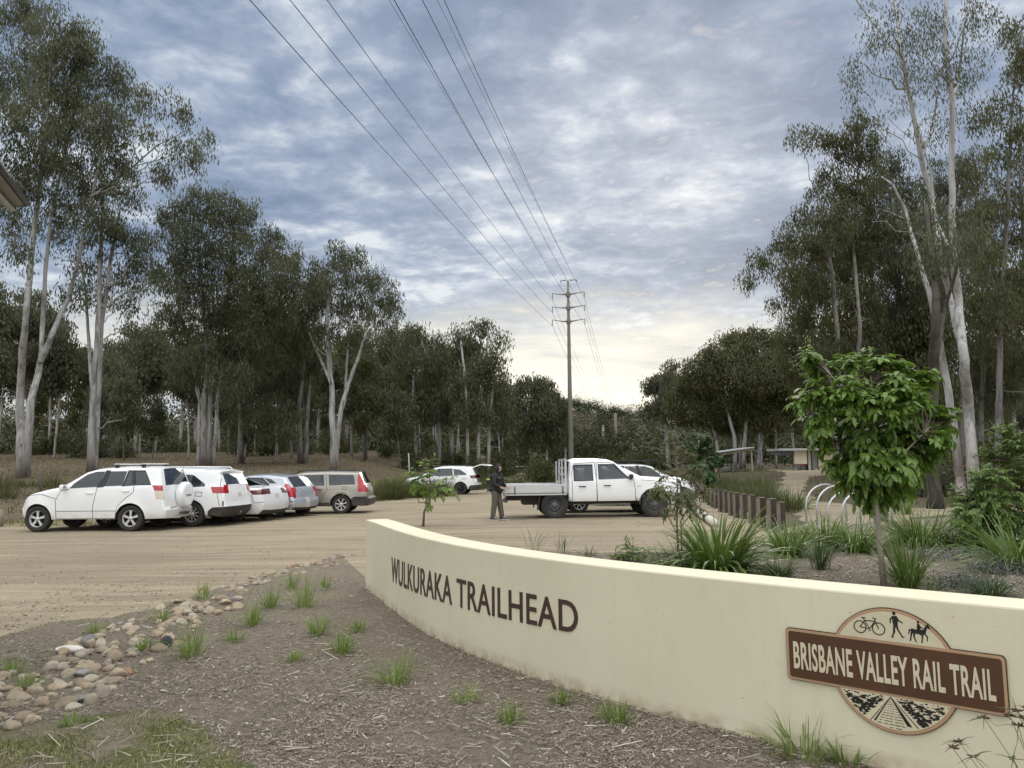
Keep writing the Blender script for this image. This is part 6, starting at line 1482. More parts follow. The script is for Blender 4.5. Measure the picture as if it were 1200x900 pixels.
# ------------------------------------------------------------------ roof corner of the shelter at the upper left
M_SOF = mat('shelter_soffit', (0.30, 0.295, 0.27), 0.7, 0.06, 4)
M_GUT = mat('dark_gutter', (0.03, 0.03, 0.03), 0.5, 0.1, 6)
def left_shelter():
    Yf = 6.2; e1 = At(28.5, 241, Yf); 
    root = empty('entry_shelter', (e1.x - 1.6, Yf - 1.3, 0), 0, 'corner of a shelter roof with a grey lining and dark gutter at the upper left', 'shelter')
    o = Vector(root.location); x1, y1, z1 = e1 - o
    rise = .34
    W_, D_ = 3.2, 3.4; m_ = MB()
    # roof slab: front edge runs along -x from the corner; side edge comes back towards the viewer, rising
    ps = At(0, 204, 4.6) - o
    sdir = Vector((ps.x - x1, ps.y - y1, ps.z - z1)).normalized()
    fdir = (At(0, 241, Yf) - e1).normalized()
    A = Vector((x1, y1, z1)); n_ = fdir.cross(sdir).normalized(); n_ = n_ if n_.z > 0 else -n_
    Q = [A, A + fdir * W_, A + fdir * W_ + sdir * D_, A + sdir * D_]
    th = .05
    m_.add(Q + [q + n_ * th for q in Q], [[0, 1, 2, 3], [7, 6, 5, 4], [0, 4, 5, 1], [1, 5, 6, 2], [2, 6, 7, 3], [3, 7, 4, 0]], 0); m_.build('roof', M_SOF, root)
    g = MB()
    for a, b in ((A, A + fdir * W_), (A, A + sdir * D_)):
        d = (b - a).normalized(); off = (-sdir if d == fdir.normalized() or abs(d.dot(fdir)) > .99 else -fdir) * .02
        g.tube([a + off - d * .02 + n_ * .02, b + off + n_ * .02], .026, 4)
    g.build('gutter', M_GUT, root)
    b_ = MB(); k = A + fdir * .155 * 1.0
    b_.tube([A + fdir * .11 + sdir * .02 - n_ * .03, A + fdir * .11 + sdir * D_ - n_ * .03], .03, 4); b_.tube([A + fdir * 1.2 - n_ * .03, A + fdir * 1.2 + sdir * D_ - n_ * .03], .03, 4); b_.build('rafter', M_SOF, root)
    p = MB(); q = A + fdir * 1.9 + sdir * 1.2; p.box((q.x, q.y, q.z / 2 - .03), (.1, .1, q.z - .06), 0); p.build('post', M_GUT, root)
left_shelter()

# ------------------------------------------------------------------ timber bollards, hoops, wheel stop, fence posts, bin
M_TIM = mat('stained_timber', (0.044, 0.034, 0.028), 0.8, 0.4, 3, stretch=(6, 6, .5), bump=.3)
M_TIMF = mat('pale_timber', (0.22, 0.18, 0.14), 0.85, 0.3, 3, stretch=(6, 6, .5), bump=.3)
def bollard(px, py, w_px, ytop, label):
    p = GT(px, py); h = (py - ytop) / FPX * p.y; w_ = w_px / FPX * p.y * .80
    r_ = empty('timber_bollard', p, R(14), label, 'bollard', 'timber bollards beside the car park')
    m_ = MB(); m_.box((0, 0, h / 2 - .05), (w_, w_, h + .1), 0, bev=.012); o = m_.build('post', M_TIM, r_)
    k = MB(); k.box((-w_ / 2 - .004, 0, h / 2 - .02), (.010, w_ * .96, h), 0); k.build('pale_face', M_TIMF, o)  # paler slab on the left side of every post
    k = MB(); k.box((0, 0, h + .006), (w_ * .96, w_ * .96, .012), 0, bev=.003); k.build('top', M_TIMF, o)
ORD = ['nearest timber bollard of the row, standing beside the path', 'second timber bollard from the near end of the row', 'third timber bollard from the near end of the row', 'fourth timber bollard from the near end of the row', 'fifth timber bollard from the near end of the row', 'sixth timber bollard from the near end of the row', 'seventh timber bollard from the near end of the row', 'eighth timber bollard from the near end of the row', 'ninth timber bollard from the near end of the row', 'tenth timber bollard from the near end of the row', 'eleventh timber bollard from the near end of the row', 'farthest timber bollard of the row, close to the long grass']
for i, (bx, by, bw, bt) in enumerate(((916.5, 621, 8.6, 589.5), (905.5, 619.5, 10.5, 585.5), (893, 618.5, 9.5, 584), (882.0, 613.5, 8.2, 581), (872.0, 608, 7.2, 579.8), (863.5, 607, 6.6, 578.5), (857, 604.5, 6.0, 577.3), (850.5, 601, 5.4, 575.8), (844.5, 600, 5.0, 575), (839.3, 595.5, 4.6, 574), (834.8, 594, 4.4, 573.5), (830.6, 592, 4.2, 572.8))):
    bollard(bx, by, bw, bt, ORD[i])
bollard(1035.5, 611, 9.0, 592.5, 'short lone timber bollard seen under the leafy tree behind the hoops')
M_STL = mat('galvanised_tube', (0.48, 0.49, 0.50), 0.38, 0.12, 8, metal=.6)
def hoop(l, r, top, label):
    a, b = GT(*l), GT(*r); tp = At(top[0], top[1], (a.y + b.y) / 2); h = tp.z - (a.z + b.z) / 2
    root = empty('bike_hoop', (a + b) / 2, 0, label, 'bike rack', 'bike hoops beside the path'); d = (b - a) / 2; pts = []
    rr_ = min(d.length, h * .55)
    pts.append(-d); pts.append(-d + Vector((0, 0, h - rr_)))
    for i in range(1, 14):
        an = math.pi * i / 14; pts.append(-d * math.cos(an) * 1.0 + Vector((0, 0, h - rr_ + rr_ * math.sin(an))))
    pts.append(d + Vector((0, 0, h - rr_))); pts.append(d)
    m_ = MB(); m_.tube(pts, .025, 10); m_.build('tube', M_STL, root)
    f = MB()
    for q in (-d, d): f.lathe([(0, .012), (.07, .012), (.075, 0)], 14, 0, Matrix.Translation(q))
    f.build('foot_plate', M_STL, root)
hoop((945.5, 615), (992.5, 612), (967, 567.6), 'bike hoop at the path end of the row, its whole curve in view')
hoop((958, 617), (1009, 614), (984, 569), 'second bike hoop, just behind the first along the path')
hoop((971, 619), (1025, 616), (998, 575), 'third bike hoop, partly behind the leaves of the young tree')
hoop((987.5, 622), (1046.5, 619), (1016, 574.5), 'bike hoop crossing behind the trunk of the leafy young tree')
M_LOGW = mat('white_painted_log', (0.56, 0.53, 0.46), 0.8, 0.15, 9)
M_LOGB = mat('black_band', (0.03, 0.026, 0.024), 0.8, 0.3, 9)
a, b = GT(814.5, 602), GT(838, 618); m_ = MB(); d = (b - a); r0 = .11
a.z += r0; b.z += r0; o0 = a.copy()
cuts = [0, .10, .18, .62, .74, 1.0]
for i in range(5): m_.tube([a + d * cuts[i] - o0, a + d * cuts[i + 1] - o0], [r0, r0], 14, mi=(0, 1, 0, 1, 0)[i], cap=True)
tag(m_.build('barrier_log', [M_LOGW, M_LOGB], None, o0), 'white painted log with black bands lying on the gravel near the bollards', 'log')
M_OLDP = mat('old_fence_post', (0.10, 0.088, 0.075), 0.95, 0.3, 3, stretch=(5, 5, .4), bump=.4)
def fpost(px, py, ytop, w_, lean, label, D=None, m=M_OLDP):
    p = GT(px, py) if D is None else onT(At(px, py, D).x, D); h = At(px, ytop, p.y).z - p.z; r_ = w_ / FPX * p.y / 2
    m_ = MB(); m_.tube([(0, 0, -.1), (lean * h * .5, 0, h * .5), (lean * h, 0, h)], [r_ * 1.1, r_, r_ * .85], 8); tag(m_.build('fence_post', m, None, p), label, 'fence post')
fpost(48.5, 578, 553.5, 3.0, -.12, 'old leaning fence post on the bank beside the boxy white SUV')
fpost(0.5, 617, 597, 5.5, 0, 'squat timber post at the left edge of the gravel', None, M_TIMF)
fpost(480.5, 561, 531, 1.7, -.05, 'thin pale post standing in the long grass left of the sapling', 52, mat('pale_post', (.38, .37, .35), .8, .1, 5))
def bin_():
    p = onT(At(574.5, 575, 50).x, 50); r_ = empty('wheelie_bin', p, 0, 'dark wheelie bin with a lime lid beyond the person', 'bin')
    m_ = MB(); m_.box((0, 0, .48), (.50, .55, .86), 0, taper=1.15, bev=.03); m_.build('bin_body', M_PLA, r_)
    k = MB(); k.box((0, 0, .95), (.62, .68, .09), 0, bev=.03); k.box((0, -.33, .92), (.5, .05, .05), 0); r_.scale = (.8, .8, .85); k.build('lid', mat('lime_plastic', (.42, .52, .06), .5, .05, 5), r_)
    for sd in (-1, 1): w_ = MB(); w_.lathe([(0, -.03), (.1, -.03), (.1, .03), (0, .03)], 14, 0, Matrix.Translation((sd * .24, .27, .10)) @ Matrix.Rotation(R(90), 4, 'Y')); w_.build('wheel', M_TYR, r_)
bin_()
m_ = MB(); a, b = GT(594, 557), GT(646, 556)
M_GALV = M_STL
gr = empty('boom_gate', a, math.atan2(b.y - a.y, b.x - a.x), 'low white boom gate across the far end of the gravel road behind the ute tray', 'gate')
L_ = (b - a).length; m_.tube([(0, 0, .95), (L_, 0, .95)], .05, 8); m_.build('boom', M_WHT, gr)
for x in (0, L_): k = MB(); k.box((x, 0, .5), (.12, .12, 1.0), 0); k.build('post', M_STL, gr)

# ------------------------------------------------------------------ picnic shelter, table, toilet block
M_ROOF = mat('pale_roof_sheet', (0.42, 0.43, 0.42), 0.5, 0.08, 3)
M_CPST = mat('cream_post', (0.36, 0.29, 0.215), 0.7, 0.12, 3)
SD = 74.0
sp = At(862, 557, SD); root = empty('picnic_shelter', onT(sp.x, SD), 0, 'open picnic shelter with a sloping pale roof behind the long grass', 'shelter'); o = Vector(root.location)
P_ = lambda px, py, dy=0: At(px, py, SD + dy) - o
m_ = MB(); A_, B_ = P_(836.5, 531.5), P_(884.5, 524.8); n_ = Vector((0, 0, .10)); E_ = Vector((0, 4.5, 0))
m_.add([A_, B_, B_ + E_, A_ + E_] + [q + n_ for q in (A_, B_, B_ + E_, A_ + E_)], [[0, 1, 2, 3], [7, 6, 5, 4], [0, 4, 5, 1], [1, 5, 6, 2], [2, 6, 7, 3], [3, 7, 4, 0]], 0); m_.build('roof', M_ROOF, root)
m_ = MB()
for dy in (.25, 4.2):
    a, b = A_ + Vector((.3, dy, -.18)), B_ + Vector((.0, dy, -.12)); m_.tube([a, b], .10, 4)
m_.build('roof_beam', M_CPST, root)
for px, dy in ((838.5, .3), (838.5, 4.1), (881, .3), (881, 4.1)):
    q = P_(px, 540, dy); f = (q.x - A_.x) / (B_.x - A_.x); zt_ = A_.z + (B_.z - A_.z) * f - .14; k = MB(); k.box((q.x, q.y, zt_ / 2), (.13, .13, zt_), 0); k.build('post', M_CPST, root)
def picnic(px, D, label):
    p = onT(At(px, 550, D).x, D); r_ = empty('picnic_table', p, .2, label, 'table')
    k = MB(); k.box((0, 0, .75), (1.8, .75, .05), 0, bev=.01); k.build('tabletop', M_ROOF, r_)
    for sd in (-1, 1):
        k = MB(); k.box((0, sd * .68, .45), (1.8, .28, .04), 0, bev=.01); k.build('bench_seat', M_ROOF, r_)
        k = MB(); k.box((sd * .6, 0, .37), (.07, .6, .74), 0); k.box((sd * .6, 0, .38), (.06, 1.5, .06), 0); k.build('leg', M_STL, r_)
    return p
tp = picnic(851, 76, 'pale picnic table under the sloping roof of the picnic shelter')
# the toilet block
BD = 76.0
bp = At(960, 559, BD); root = empty('toilet_block', onT(bp.x, BD), 0, 'small cream toilet block with a grey fascia and corrugated tank behind the bike hoops', 'building'); o = Vector(root.location)
P_ = lambda px, py, dy=0: At(px, py, BD + dy) - o
M_CRW = mat('cream_cladding', (0.60, 0.53, 0.40), 0.7, 0.06, 2); M_GFA = mat('grey_cladding', (0.20, 0.215, 0.235), 0.6, 0.1, 2); M_LGY = mat('light_grey_door', (0.42, 0.44, 0.46), 0.5, 0.06, 2)
z0 = P_(960, 558).z
def pbox(name, x0, x1, y0, y1, m, par, d0=0, d1=.3, base=None):
    a, b = P_(x0, y0, d0), P_(x1, y1, d0); k = MB(); zb = base if base is not None else b.z
    k.box(((a.x + b.x) / 2, (d0 + d1) / 2, (a.z + zb) / 2), (b.x - a.x, d1 - d0, a.z - zb), 0, bev=.01); return k.build(name, m, par)
pbox('floor_slab', 917, 1000, 556.2, 559.5, mat('slab', (.45, .43, .38), .9), root, -.6, 2.6, base=-.15)
pbox('roof', 913.5, 1003, 525.6, 527.3, M_ROOF, root, -1.0, 2.8)
fsc = pbox('fascia', 914, 931, 527.4, 533.3, M_GFA, root, -.4, 1.2)
k = MB(); a, b = P_(914, 527.4, -.4), P_(931, 533.3, -.4)
for i in range(9): k.tube([(a.x, -.42, a.z + (b.z - a.z) * (i + .5) / 9), (b.x, -.42, a.z + (b.z - a.z) * (i + .5) / 9)], .02, 4)
k.build('corrugation', M_GFA, fsc)
for x in (918.2, 928.8): pbox('post', x - .55, x + .55, 531, 556.4, M_GFA, root, .2, .3, base=0)
pbox('screen_wall', 930.5, 946, 528.0, 543.6, M_CRW, root, -.5, -.2); pbox('red_rail', 933, 945.5, 544.0, 545.0, mat('red_trim', (.30, .06, .04), .6), root, -.45, -.25)
for x in (932.6, 937, 941): pbox('post', x - .45, x + .45, 543, 557, M_STL, root, -.4, -.32, base=0)
pbox('rear_wall', 935, 1000, 528, 557, mat('pale_partition', (.55, .50, .40), .8), root, 2.4, 2.6, base=0)
pbox('partition', 941.5, 945, 544, 557, M_LGY, root, .6, 2.3, base=0); pbox('door', 946.5, 951.2, 529, 557, mat('white_door', (.60, .60, .60), .6), root, .1, .2, base=0)
gp_ = pbox('side_panel', 951.4, 958.6, 529, 557, mat('grey_panel', (.25, .25, .25), .6), root, .0, .12, base=0); pbox('hand_basin', 955, 958.5, 549.5, 551.3, M_STL, gp_, -.35, .0)
wl_ = pbox('wall', 959, 1000, 529, 557, M_CRW, root, -.2, 2.4, base=0); pbox('notice_rail', 959.4, 966, 545.4, 547.2, M_CPST, wl_, -.32, -.2)
# ------------------------------------------------------------------ young trees, shrubs, strap leaved clumps
M_LFG = foliage_mat('young_tree_leaves', (0.045, 0.095, 0.014), (0.215, 0.335, 0.060), .28, .38, .5)
M_LFS = foliage_mat('sapling_leaves', (0.055, 0.115, 0.020), (0.180, 0.265, 0.055), .3, .45, .4)
M_LFD = foliage_mat('dull_leaves', (0.050, 0.070, 0.026), (0.150, 0.175, 0.070), .3, .5, .3)
M_LFK = foliage_mat('deep_green_leaves', (0.022, 0.055, 0.014), (0.060, 0.115, 0.028), .25, .45, .4)
M_LOM = foliage_mat('strap_leaves', (0.045, 0.090, 0.018), (0.200, 0.270, 0.075), .25, .40, .4)
M_LOD = foliage_mat('dark_strap_leaves', (0.030, 0.055, 0.018), (0.090, 0.125, 0.045), .2, .45, .4)
M_REED = foliage_mat('reed_blades', (0.045, 0.055, 0.022), (0.125, 0.130, 0.055), .2, .6, .2)
M_TUF = foliage_mat('grass_blades', (0.075, 0.135, 0.028), (0.260, 0.330, 0.100), .3, .5, .3)
M_STEM = mat('pale_stem', (.28, .25, .20), .85, .2, 8, stretch=(4, 4, .5)); M_STMD = mat('brown_stem', (.13, .10, .075), .85, .2, 8)
def broad_leaves(P0, ax, up, L_, W_, rng):
    """elliptical leaflets folded along the midrib: P0 (n,3), axis, upward hint"""
    sd = np.cross(ax, up); sd /= np.linalg.norm(sd, axis=1, keepdims=True) + 1e-9; nn = np.cross(sd, ax)
    L_ = L_[:, None]; W_ = W_[:, None]; v = []
    droop = -nn * L_ * .16
    v = [P0, P0 + ax * L_ * .30 + sd * W_ * .46 + nn * W_ * .12, P0 + ax * L_ * .30, P0 + ax * L_ * .30 - sd * W_ * .46 + nn * W_ * .12,
         P0 + ax * L_ * .68 + sd * W_ * .40 + nn * W_ * .10 + droop * .4, P0 + ax * L_ * .68 + droop * .4, P0 + ax * L_ * .68 - sd * W_ * .40 + nn * W_ * .10 + droop * .4, P0 + ax * L_ + droop]
    V = np.stack(v, 1).reshape(-1, 3); n = len(P0); o = (np.arange(n) * 8)[:, None]
    T = np.array([[0, 2, 1], [0, 3, 2], [4, 5, 7], [5, 6, 7]]); Q = np.array([[1, 2, 5, 4], [2, 3, 6, 5]])
    return V, [(o[:, :, None] + T[None]).reshape(-1, 3), (o[:, :, None] + Q[None]).reshape(-1, 4)]
def leafy(name, label, cat, base, stems, lobes, shoots, leaflet, mats, seed, pinn=7, rachis=.34, group=None, up_=.35):
    """a young broadleaf: stems in world space, lobes [(centre, radii, weight)]; shoots carry rows of leaflets"""
    rng = np.random.default_rng(seed); root = empty(name, base, 0, label, cat, group); B = np.array(base); tb = MB(); nodes = []
    for st_ in stems:
        tb.tube([np.array(p) - B for p, _ in st_], [r for _, r in st_], 8, 0)
        for (p, r), (q, r2) in zip(st_[:-1], st_[1:]):
            for j in range(4): nodes.append(((np.array(p) + (np.array(q) - np.array(p)) * j / 4) - B, r))
    NP = np.array([n_[0] for n_ in nodes]); Wt = np.array([l_[2] for l_ in lobes], float); Wt /= Wt.sum()
    ctr = np.mean([np.array(l_[0]) for l_ in lobes], 0) - B
    AP = []; AX = []; UP = []; TI = []
    for i in range(shoots):
        c_, rad, _ = lobes[rng.choice(len(lobes), p=Wt)]; c_ = np.array(c_) - B; rad = np.array(rad)
        d = rng.normal(size=3); d /= np.linalg.norm(d); p = c_ + d * rad * rng.random() ** .4
        out = p - ctr; out /= np.linalg.norm(out) + 1e-6; out = out * .8 + rng.normal(size=3) * .45 + np.array([0, 0, up_]); out /= np.linalg.norm(out)
        if rng.random() < .5:
            j = int(np.argmin(np.linalg.norm(NP - p, axis=1) + 1.5 * np.maximum(0, NP[:, 2] - p[2]))); tb.tube(crook(NP[j], p, 3, rng, .05), [.012, .009, .006, .003], 4, 1, cap=False)
        tone = rng.beta(2, 2); ra = rachis * rng.uniform(.7, 1.2); q = p.copy(); dirn = out.copy(); side = np.cross(dirn, [0, 0, 1.0]); side /= np.linalg.norm(side) + 1e-6
        n_ = rng.integers(pinn - 2, pinn + 2); pts = [q.copy()]
        for j in range(n_):
            dirn = dirn - np.array([0, 0, .16]); dirn /= np.linalg.norm(dirn); q = q + dirn * ra / n_; pts.append(q.copy())
            for sg in ((-1, 1) if j < n_ - 1 else (0,)):
                a = dirn * .55 + side * sg * .9 - np.array([0, 0, .45]) + rng.normal(size=3) * .16; a /= np.linalg.norm(a)
                AP.append(q.copy()); AX.append(a); u = np.array([0, 0, 1.0]) + out * .5 + rng.normal(size=3) * .25; UP.append(u); TI.append(np.clip(tone * .75 + rng.random() * .3, 0, 1))
        tb.tube(pts, .003, 3, 1, cap=False)
    tb.build('trunk', [mats[0], M_STMD], root); n = len(AP)
    V, F = broad_leaves(np.array(AP), np.array(AX), np.array(UP), leaflet[0] * rng.uniform(.65, 1.2, n), leaflet[1] * rng.uniform(.7, 1.15, n), rng)
    link('crown', mesh_np('crown', V, F, mats[1], smooth=False, tint=np.repeat(np.array(TI), 8)), root); return root
def lobes_px(D, L_, seed=0, dep=.5):
    rr = random.Random(seed); k = D / FPX; o = []
    for l_ in L_:
        px, py, rx, ry = l_[:4]; w_ = l_[4] if len(l_) > 4 else rx * ry
        o.append((At(px, py, D + rr.uniform(-1, 1) * dep), (rx * k, (rx + ry) / 2 * k, ry * k), w_))
    return o
b = GT(1036, 689); D = b.y
leafy('young_tree', 'leafy bright green young tree with a thin pale trunk in the garden bed', 'tree', b, [[(b, .045), (At(1031, 640, D), .036), (At(1027, 590, D), .032), (At(1025, 540, D), .028), (At(1024, 480, D + .1), .018), (At(1020, 440, D), .008)], [(At(1026, 580, D), .02), (At(1060, 530, D - .2), .014), (At(1090, 500, D), .008)], [(At(1026, 570, D), .02), (At(985, 530, D + .2), .014), (At(955, 500, D), .008)], [(At(1025, 540, D), .018), (At(1000, 470, D - .3), .012), (At(965, 430, D - .3), .006)]],
      lobes_px(D, [(956, 424, 11, 7), (968, 438, 16, 10), (1000, 430, 18, 9), (1040, 434, 26, 10), (1072, 448, 16, 10), (985, 464, 30, 16), (1035, 470, 40, 20), (1084, 484, 20, 13), (950, 470, 10, 8), (968, 494, 18, 12), (1005, 500, 36, 20), (1020, 512, 26, 18), (1058, 506, 36, 20), (974, 516, 11, 9), (1000, 537, 26, 13), (1035, 540, 36, 18), (1070, 532, 22, 14), (1010, 562, 26, 11), (1042, 566, 20, 10), (1018, 582, 16, 7), (1106, 494, 9, 6), (1094, 512, 10, 6)], 3, .34), 980, (.134, .062), (M_STEM, M_LFG), 5, pinn=6, rachis=.20, up_=.45)
b = GT(496, 617); D = b.y
leafy('sapling', 'small green sapling with a bent thin stem growing beyond the end of the cream wall', 'sapling', b, [[(b, .035), (At(497, 600, D), .03), (At(503, 588, D), .025), (At(504, 570, D), .02), (At(503, 548, D), .01)], [(At(503, 590, D), .018), (At(496, 589, D), .012), (At(490, 589, D), .008)]],
      lobes_px(D, [(503, 545, 9, 8), (492, 556, 12, 9), (512, 555, 11, 9), (500, 565, 16, 10), (520, 568, 11, 7), (490, 572, 10, 8), (508, 577, 15, 8), (518, 581, 12, 4), (508, 592, 9, 3, 20), (524, 563, 7, 3, 15)], 4, .4), 46, (.16, .085), (M_STMD, M_LFS), 9, pinn=5, rachis=.28)
b = GT(795, 650); D = b.y
leafy('sapling', 'straggly thin stemmed sapling with small dull leaves in front of the ute bonnet', 'sapling', b, [[(b, .022), (At(793, 610, D), .018), (At(794, 570, D), .014), (At(790, 520, D), .008), (At(784, 494, D), .004)], [(GT(799, 650), .016), (At(798, 610, D), .013), (At(812, 585, D), .008), (At(826, 570, D), .004)], [(At(793, 625, D), .010), (At(780, 600, D), .006), (At(770, 585, D), .003)], [(At(797, 618, D), .010), (At(812, 600, D), .007), (At(822, 592, D), .004)]],
      lobes_px(D, [(783, 500, 7, 10), (792, 522, 10, 12), (776, 535, 8, 8), (800, 540, 13, 14), (786, 556, 14, 10), (812, 556, 12, 12), (775, 574, 12, 9), (800, 577, 16, 11), (820, 578, 10, 10), (790, 592, 14, 7), (812, 592, 12, 7)], 5, .5), 190, (.095, .034), (M_STMD, M_LFD), 11, pinn=5, rachis=.22)
b = onT(At(829, 585, 34).x, 34); D = 34
leafy('young_tree', 'dark green slim young tree behind the row of timber bollards', 'tree', b, [[(b, .05), (At(829, 560, D), .04), (At(827, 530, D), .02)]], lobes_px(D, [(826, 518, 8, 7), (823, 530, 11, 9), (830, 538, 10, 9), (822, 548, 10, 9), (829, 556, 9, 7)], 6, .3), 300, (.16, .09), (M_STMD, M_LFK), 12, pinn=5, rachis=.3)
b = onT(At(843, 560, 62).x, 62); D = 62
leafy('young_tree', 'small round dark young tree beside the left post of the picnic shelter', 'tree', b, [[(b, .05), (At(843, 548, D), .04), (At(843, 536, D), .02)]], lobes_px(D, [(843, 538, 5.5, 5)], 6, .3), 40, (.26, .15), (M_STMD, M_LFK), 13, pinn=5, rachis=.3)
b = GT(1160, 646); D = b.y
leafy('garden_shrub', 'tall loose green shrub in the garden bed at the right below the white gum', 'shrub', b, [[(b, .03), (At(1165, 600, D), .02), (At(1172, 540, D), .012), (At(1178, 500, D), .006)], [(b, .025), (At(1148, 600, D), .014), (At(1140, 570, D), .006)], [(b, .025), (At(1180, 610, D), .014), (At(1200, 580, D), .006)]],
      lobes_px(D, [(1178, 512, 12, 12), (1188, 530, 14, 14), (1170, 540, 16, 16), (1160, 562, 20, 16), (1190, 565, 20, 18), (1145, 585, 18, 16), (1172, 590, 26, 18), (1200, 600, 20, 20), (1135, 605, 16, 14), (1160, 612, 28, 18), (1150, 632, 26, 12), (1180, 630, 24, 14), (1128, 580, 7, 9), (1205, 545, 12, 16)], 7, .5), 1050, (.082, .040), (M_STMD, M_LFS), 14, pinn=6, rachis=.20)
b = GT(741, 658); D = b.y
leafy('garden_shrub', 'small soft green leafy shrub just behind the middle of the cream wall', 'shrub', b, [[(b, .012), (At(742, 640, D), .006)]], lobes_px(D, [(738, 640, 10, 7), (748, 648, 14, 8), (730, 652, 12, 6), (757, 652, 10, 5)], 7, .25), 60, (.07, .028), (M_STMD, M_LFS), 15, pinn=5, rachis=.14)

def blade_clump(n, L_, W_, rng, lean=(.1, .9), arch=1.0, seg=6, r0=.06, curl=.0):
    """strap leaves rising from a crown and arching over -> V, quads, tint"""
    an = rng.uniform(0, 2 * math.pi, n); le = rng.uniform(lean[0], lean[1], n); ln = L_ * rng.uniform(.55, 1.08, n); w_ = W_ * rng.uniform(.7, 1.2, n)
    rad = np.c_[np.cos(an), np.sin(an), np.zeros(n)]; sid = np.c_[-np.sin(an + rng.normal(size=n) * .4), np.cos(an), np.zeros(n)]; sid /= np.linalg.norm(sid, axis=1, keepdims=True)
    p = rad * (r0 * rng.random(n) ** .5)[:, None] + np.c_[rng.normal(size=(n, 2)) * r0 * .2, np.zeros(n)]
    th = le * .7; rows = []; tw = rng.normal(size=n) * .5
    for j in range(seg + 1):
        f = j / seg; wd = w_ * (1 - f ** 3.0) * (.65 + .35 * min(1, f * 4)); wd = np.maximum(wd, .0006)
        sj = sid * np.cos(tw * f)[:, None] + np.array([0, 0, 1]) * np.sin(tw * f)[:, None]
        rows.append((p - sj * (wd / 2)[:, None], p + sj * (wd / 2)[:, None]))
        th = th + le * arch * (1.1 / seg) * (.35 + 1.3 * f); d = rad * np.sin(th)[:, None] + np.array([0, 0, 1]) * np.cos(th)[:, None]; p = p + d * (ln / seg)[:, None]
    V = np.stack([q for r_ in rows for q in r_], 1).reshape(-1, 3); k = 2 * (seg + 1); o = (np.arange(n) * k)[:, None, None]
    Q = np.array([[2 * j, 2 * j + 1, 2 * j + 3, 2 * j + 2] for j in range(seg)])[None]
    return V, (o + Q).reshape(-1, 4), np.repeat(np.clip(rng.beta(2, 2.2, n) + (rng.random(n) < .06) * .5, 0, 1), k)
def clump(px, py, h_px, label, name='strap_leaf_clump', cat='plant', n=110, W_=.017, m=None, lean=(.22, 1.5), arch=1.6, r0=.10, seed=0, group=None, D=None, dead=.05):
    p = GT(px, py) if D is None else onT(At(px, py, D).x, D); h = h_px / FPX * p.y; rng = np.random.default_rng(seed + int(px * 7 + py))
    if name == 'strap_leaf_clump' and lean == (.22, 1.5): n = int(n * 2.2); lean = (.35, 1.75); arch = 1.25; r0 *= 1.5; h *= 1.12; W_ *= 1.15
    V, F, tn = blade_clump(n, h * (1.30 if name == 'strap_leaf_clump' else 1.28), W_, rng, lean, arch, 6, r0); V = V + np.array(p)
    root = empty(name, p, 0, label, cat, group); V = V - np.array(p); link('leaves', mesh_np('leaves', V, F, m or M_LOM, tint=tn), root); return root
clump(842, 671, 62, 'biggest strap leaved clump behind the middle of the wall, beside the straggly sapling', n=190, W_=.034, r0=.22)
clump(924, 651, 40, 'strap leaved clump just right of the nearest timber bollard', n=130, W_=.020, r0=.14)
clump(914, 679, 26, 'fine leaved dark clump at the wall top between two strap leaved clumps', n=120, W_=.009, m=M_LOD, r0=.10)
clump(961, 668, 40, 'upright dark clump standing alone on the mulch left of the young tree', n=90, W_=.014, m=M_LOD, r0=.09, lean=(.1, .9))
clump(966, 642, 38, 'strap leaved clump in front of the first two bike hoops', n=150, W_=.020, r0=.18)
clump(1002, 646, 36, 'wide strap leaved clump in front of the crossing bike hoop', n=150, W_=.022, r0=.20)
clump(1064, 690, 58, 'strap leaved clump at the foot of the leafy young tree', n=130, W_=.022, r0=.12, lean=(.1, 1.0))
clump(1080, 640, 46, 'broad strap leaved clump right behind the young tree trunk', n=190, W_=.022, r0=.26)
clump(1096, 693, 30, 'small yellowish clump at the wall top right of the young tree', n=26, W_=.012, r0=.05, lean=(.2, 1.2))
clump(1196, 668, 58, 'strap leaved clump cut by the right edge of the view', n=150, W_=.024, r0=.18)
clump(1162, 699, 26, 'dark low clump directly behind the right end of the wall', n=110, W_=.010, m=M_LOD, r0=.10)
clump(1062, 603, 20, 'spiky pale clump between the hoops and the stout gum trunk', n=60, W_=.02, r0=.14, lean=(.1, .8))
clump(1118, 640, 34, 'loose grassy clump left of the tall green shrub', n=60, W_=.014, m=M_LOD, r0=.14)
clump(800, 668, 30, 'grassy clump at the stems of the straggly sapling', n=90, W_=.010, m=M_LOD, r0=.14)
clump(775, 664, 20, 'grey green clump between the soft shrub and the straggly sapling', n=70, W_=.009, m=M_LOD, r0=.10)
clump(660, 647, 22, 'sparse spiky tuft above the wall near its left third', n=16, W_=.012, m=M_LOD, r0=.12, lean=(.05, .7))
clump(625, 645, 26, 'thin dark grassy tuft above the wall left of the ute wheel', n=14, W_=.011, m=M_LOD, r0=.12, lean=(.05, .8))
clump(690, 652, 12, 'tiny tuft above the wall below the ute door', n=20, W_=.01, m=M_LOD, r0=.1)
clump(885, 640, 14, 'low thin grass patch between the bollards and the biggest strap leaved clump', n=140, W_=.008, m=M_LOM, r0=.4, lean=(.2, 1.1))
clump(924, 596, 18, 'green strap clump on the path edge behind the nearest bollards', n=120, W_=.035, r0=.35)
clump(896, 586, 20, 'bright green strap clump among the long grass behind the bollards', n=110, W_=.035, r0=.35)
clump(401, 601, 17, 'spiky green clump on the gravel in front of the gold wagon', n=80, W_=.03, m=M_LOD, r0=.18, lean=(.05, .8))
rr = random.Random(3)
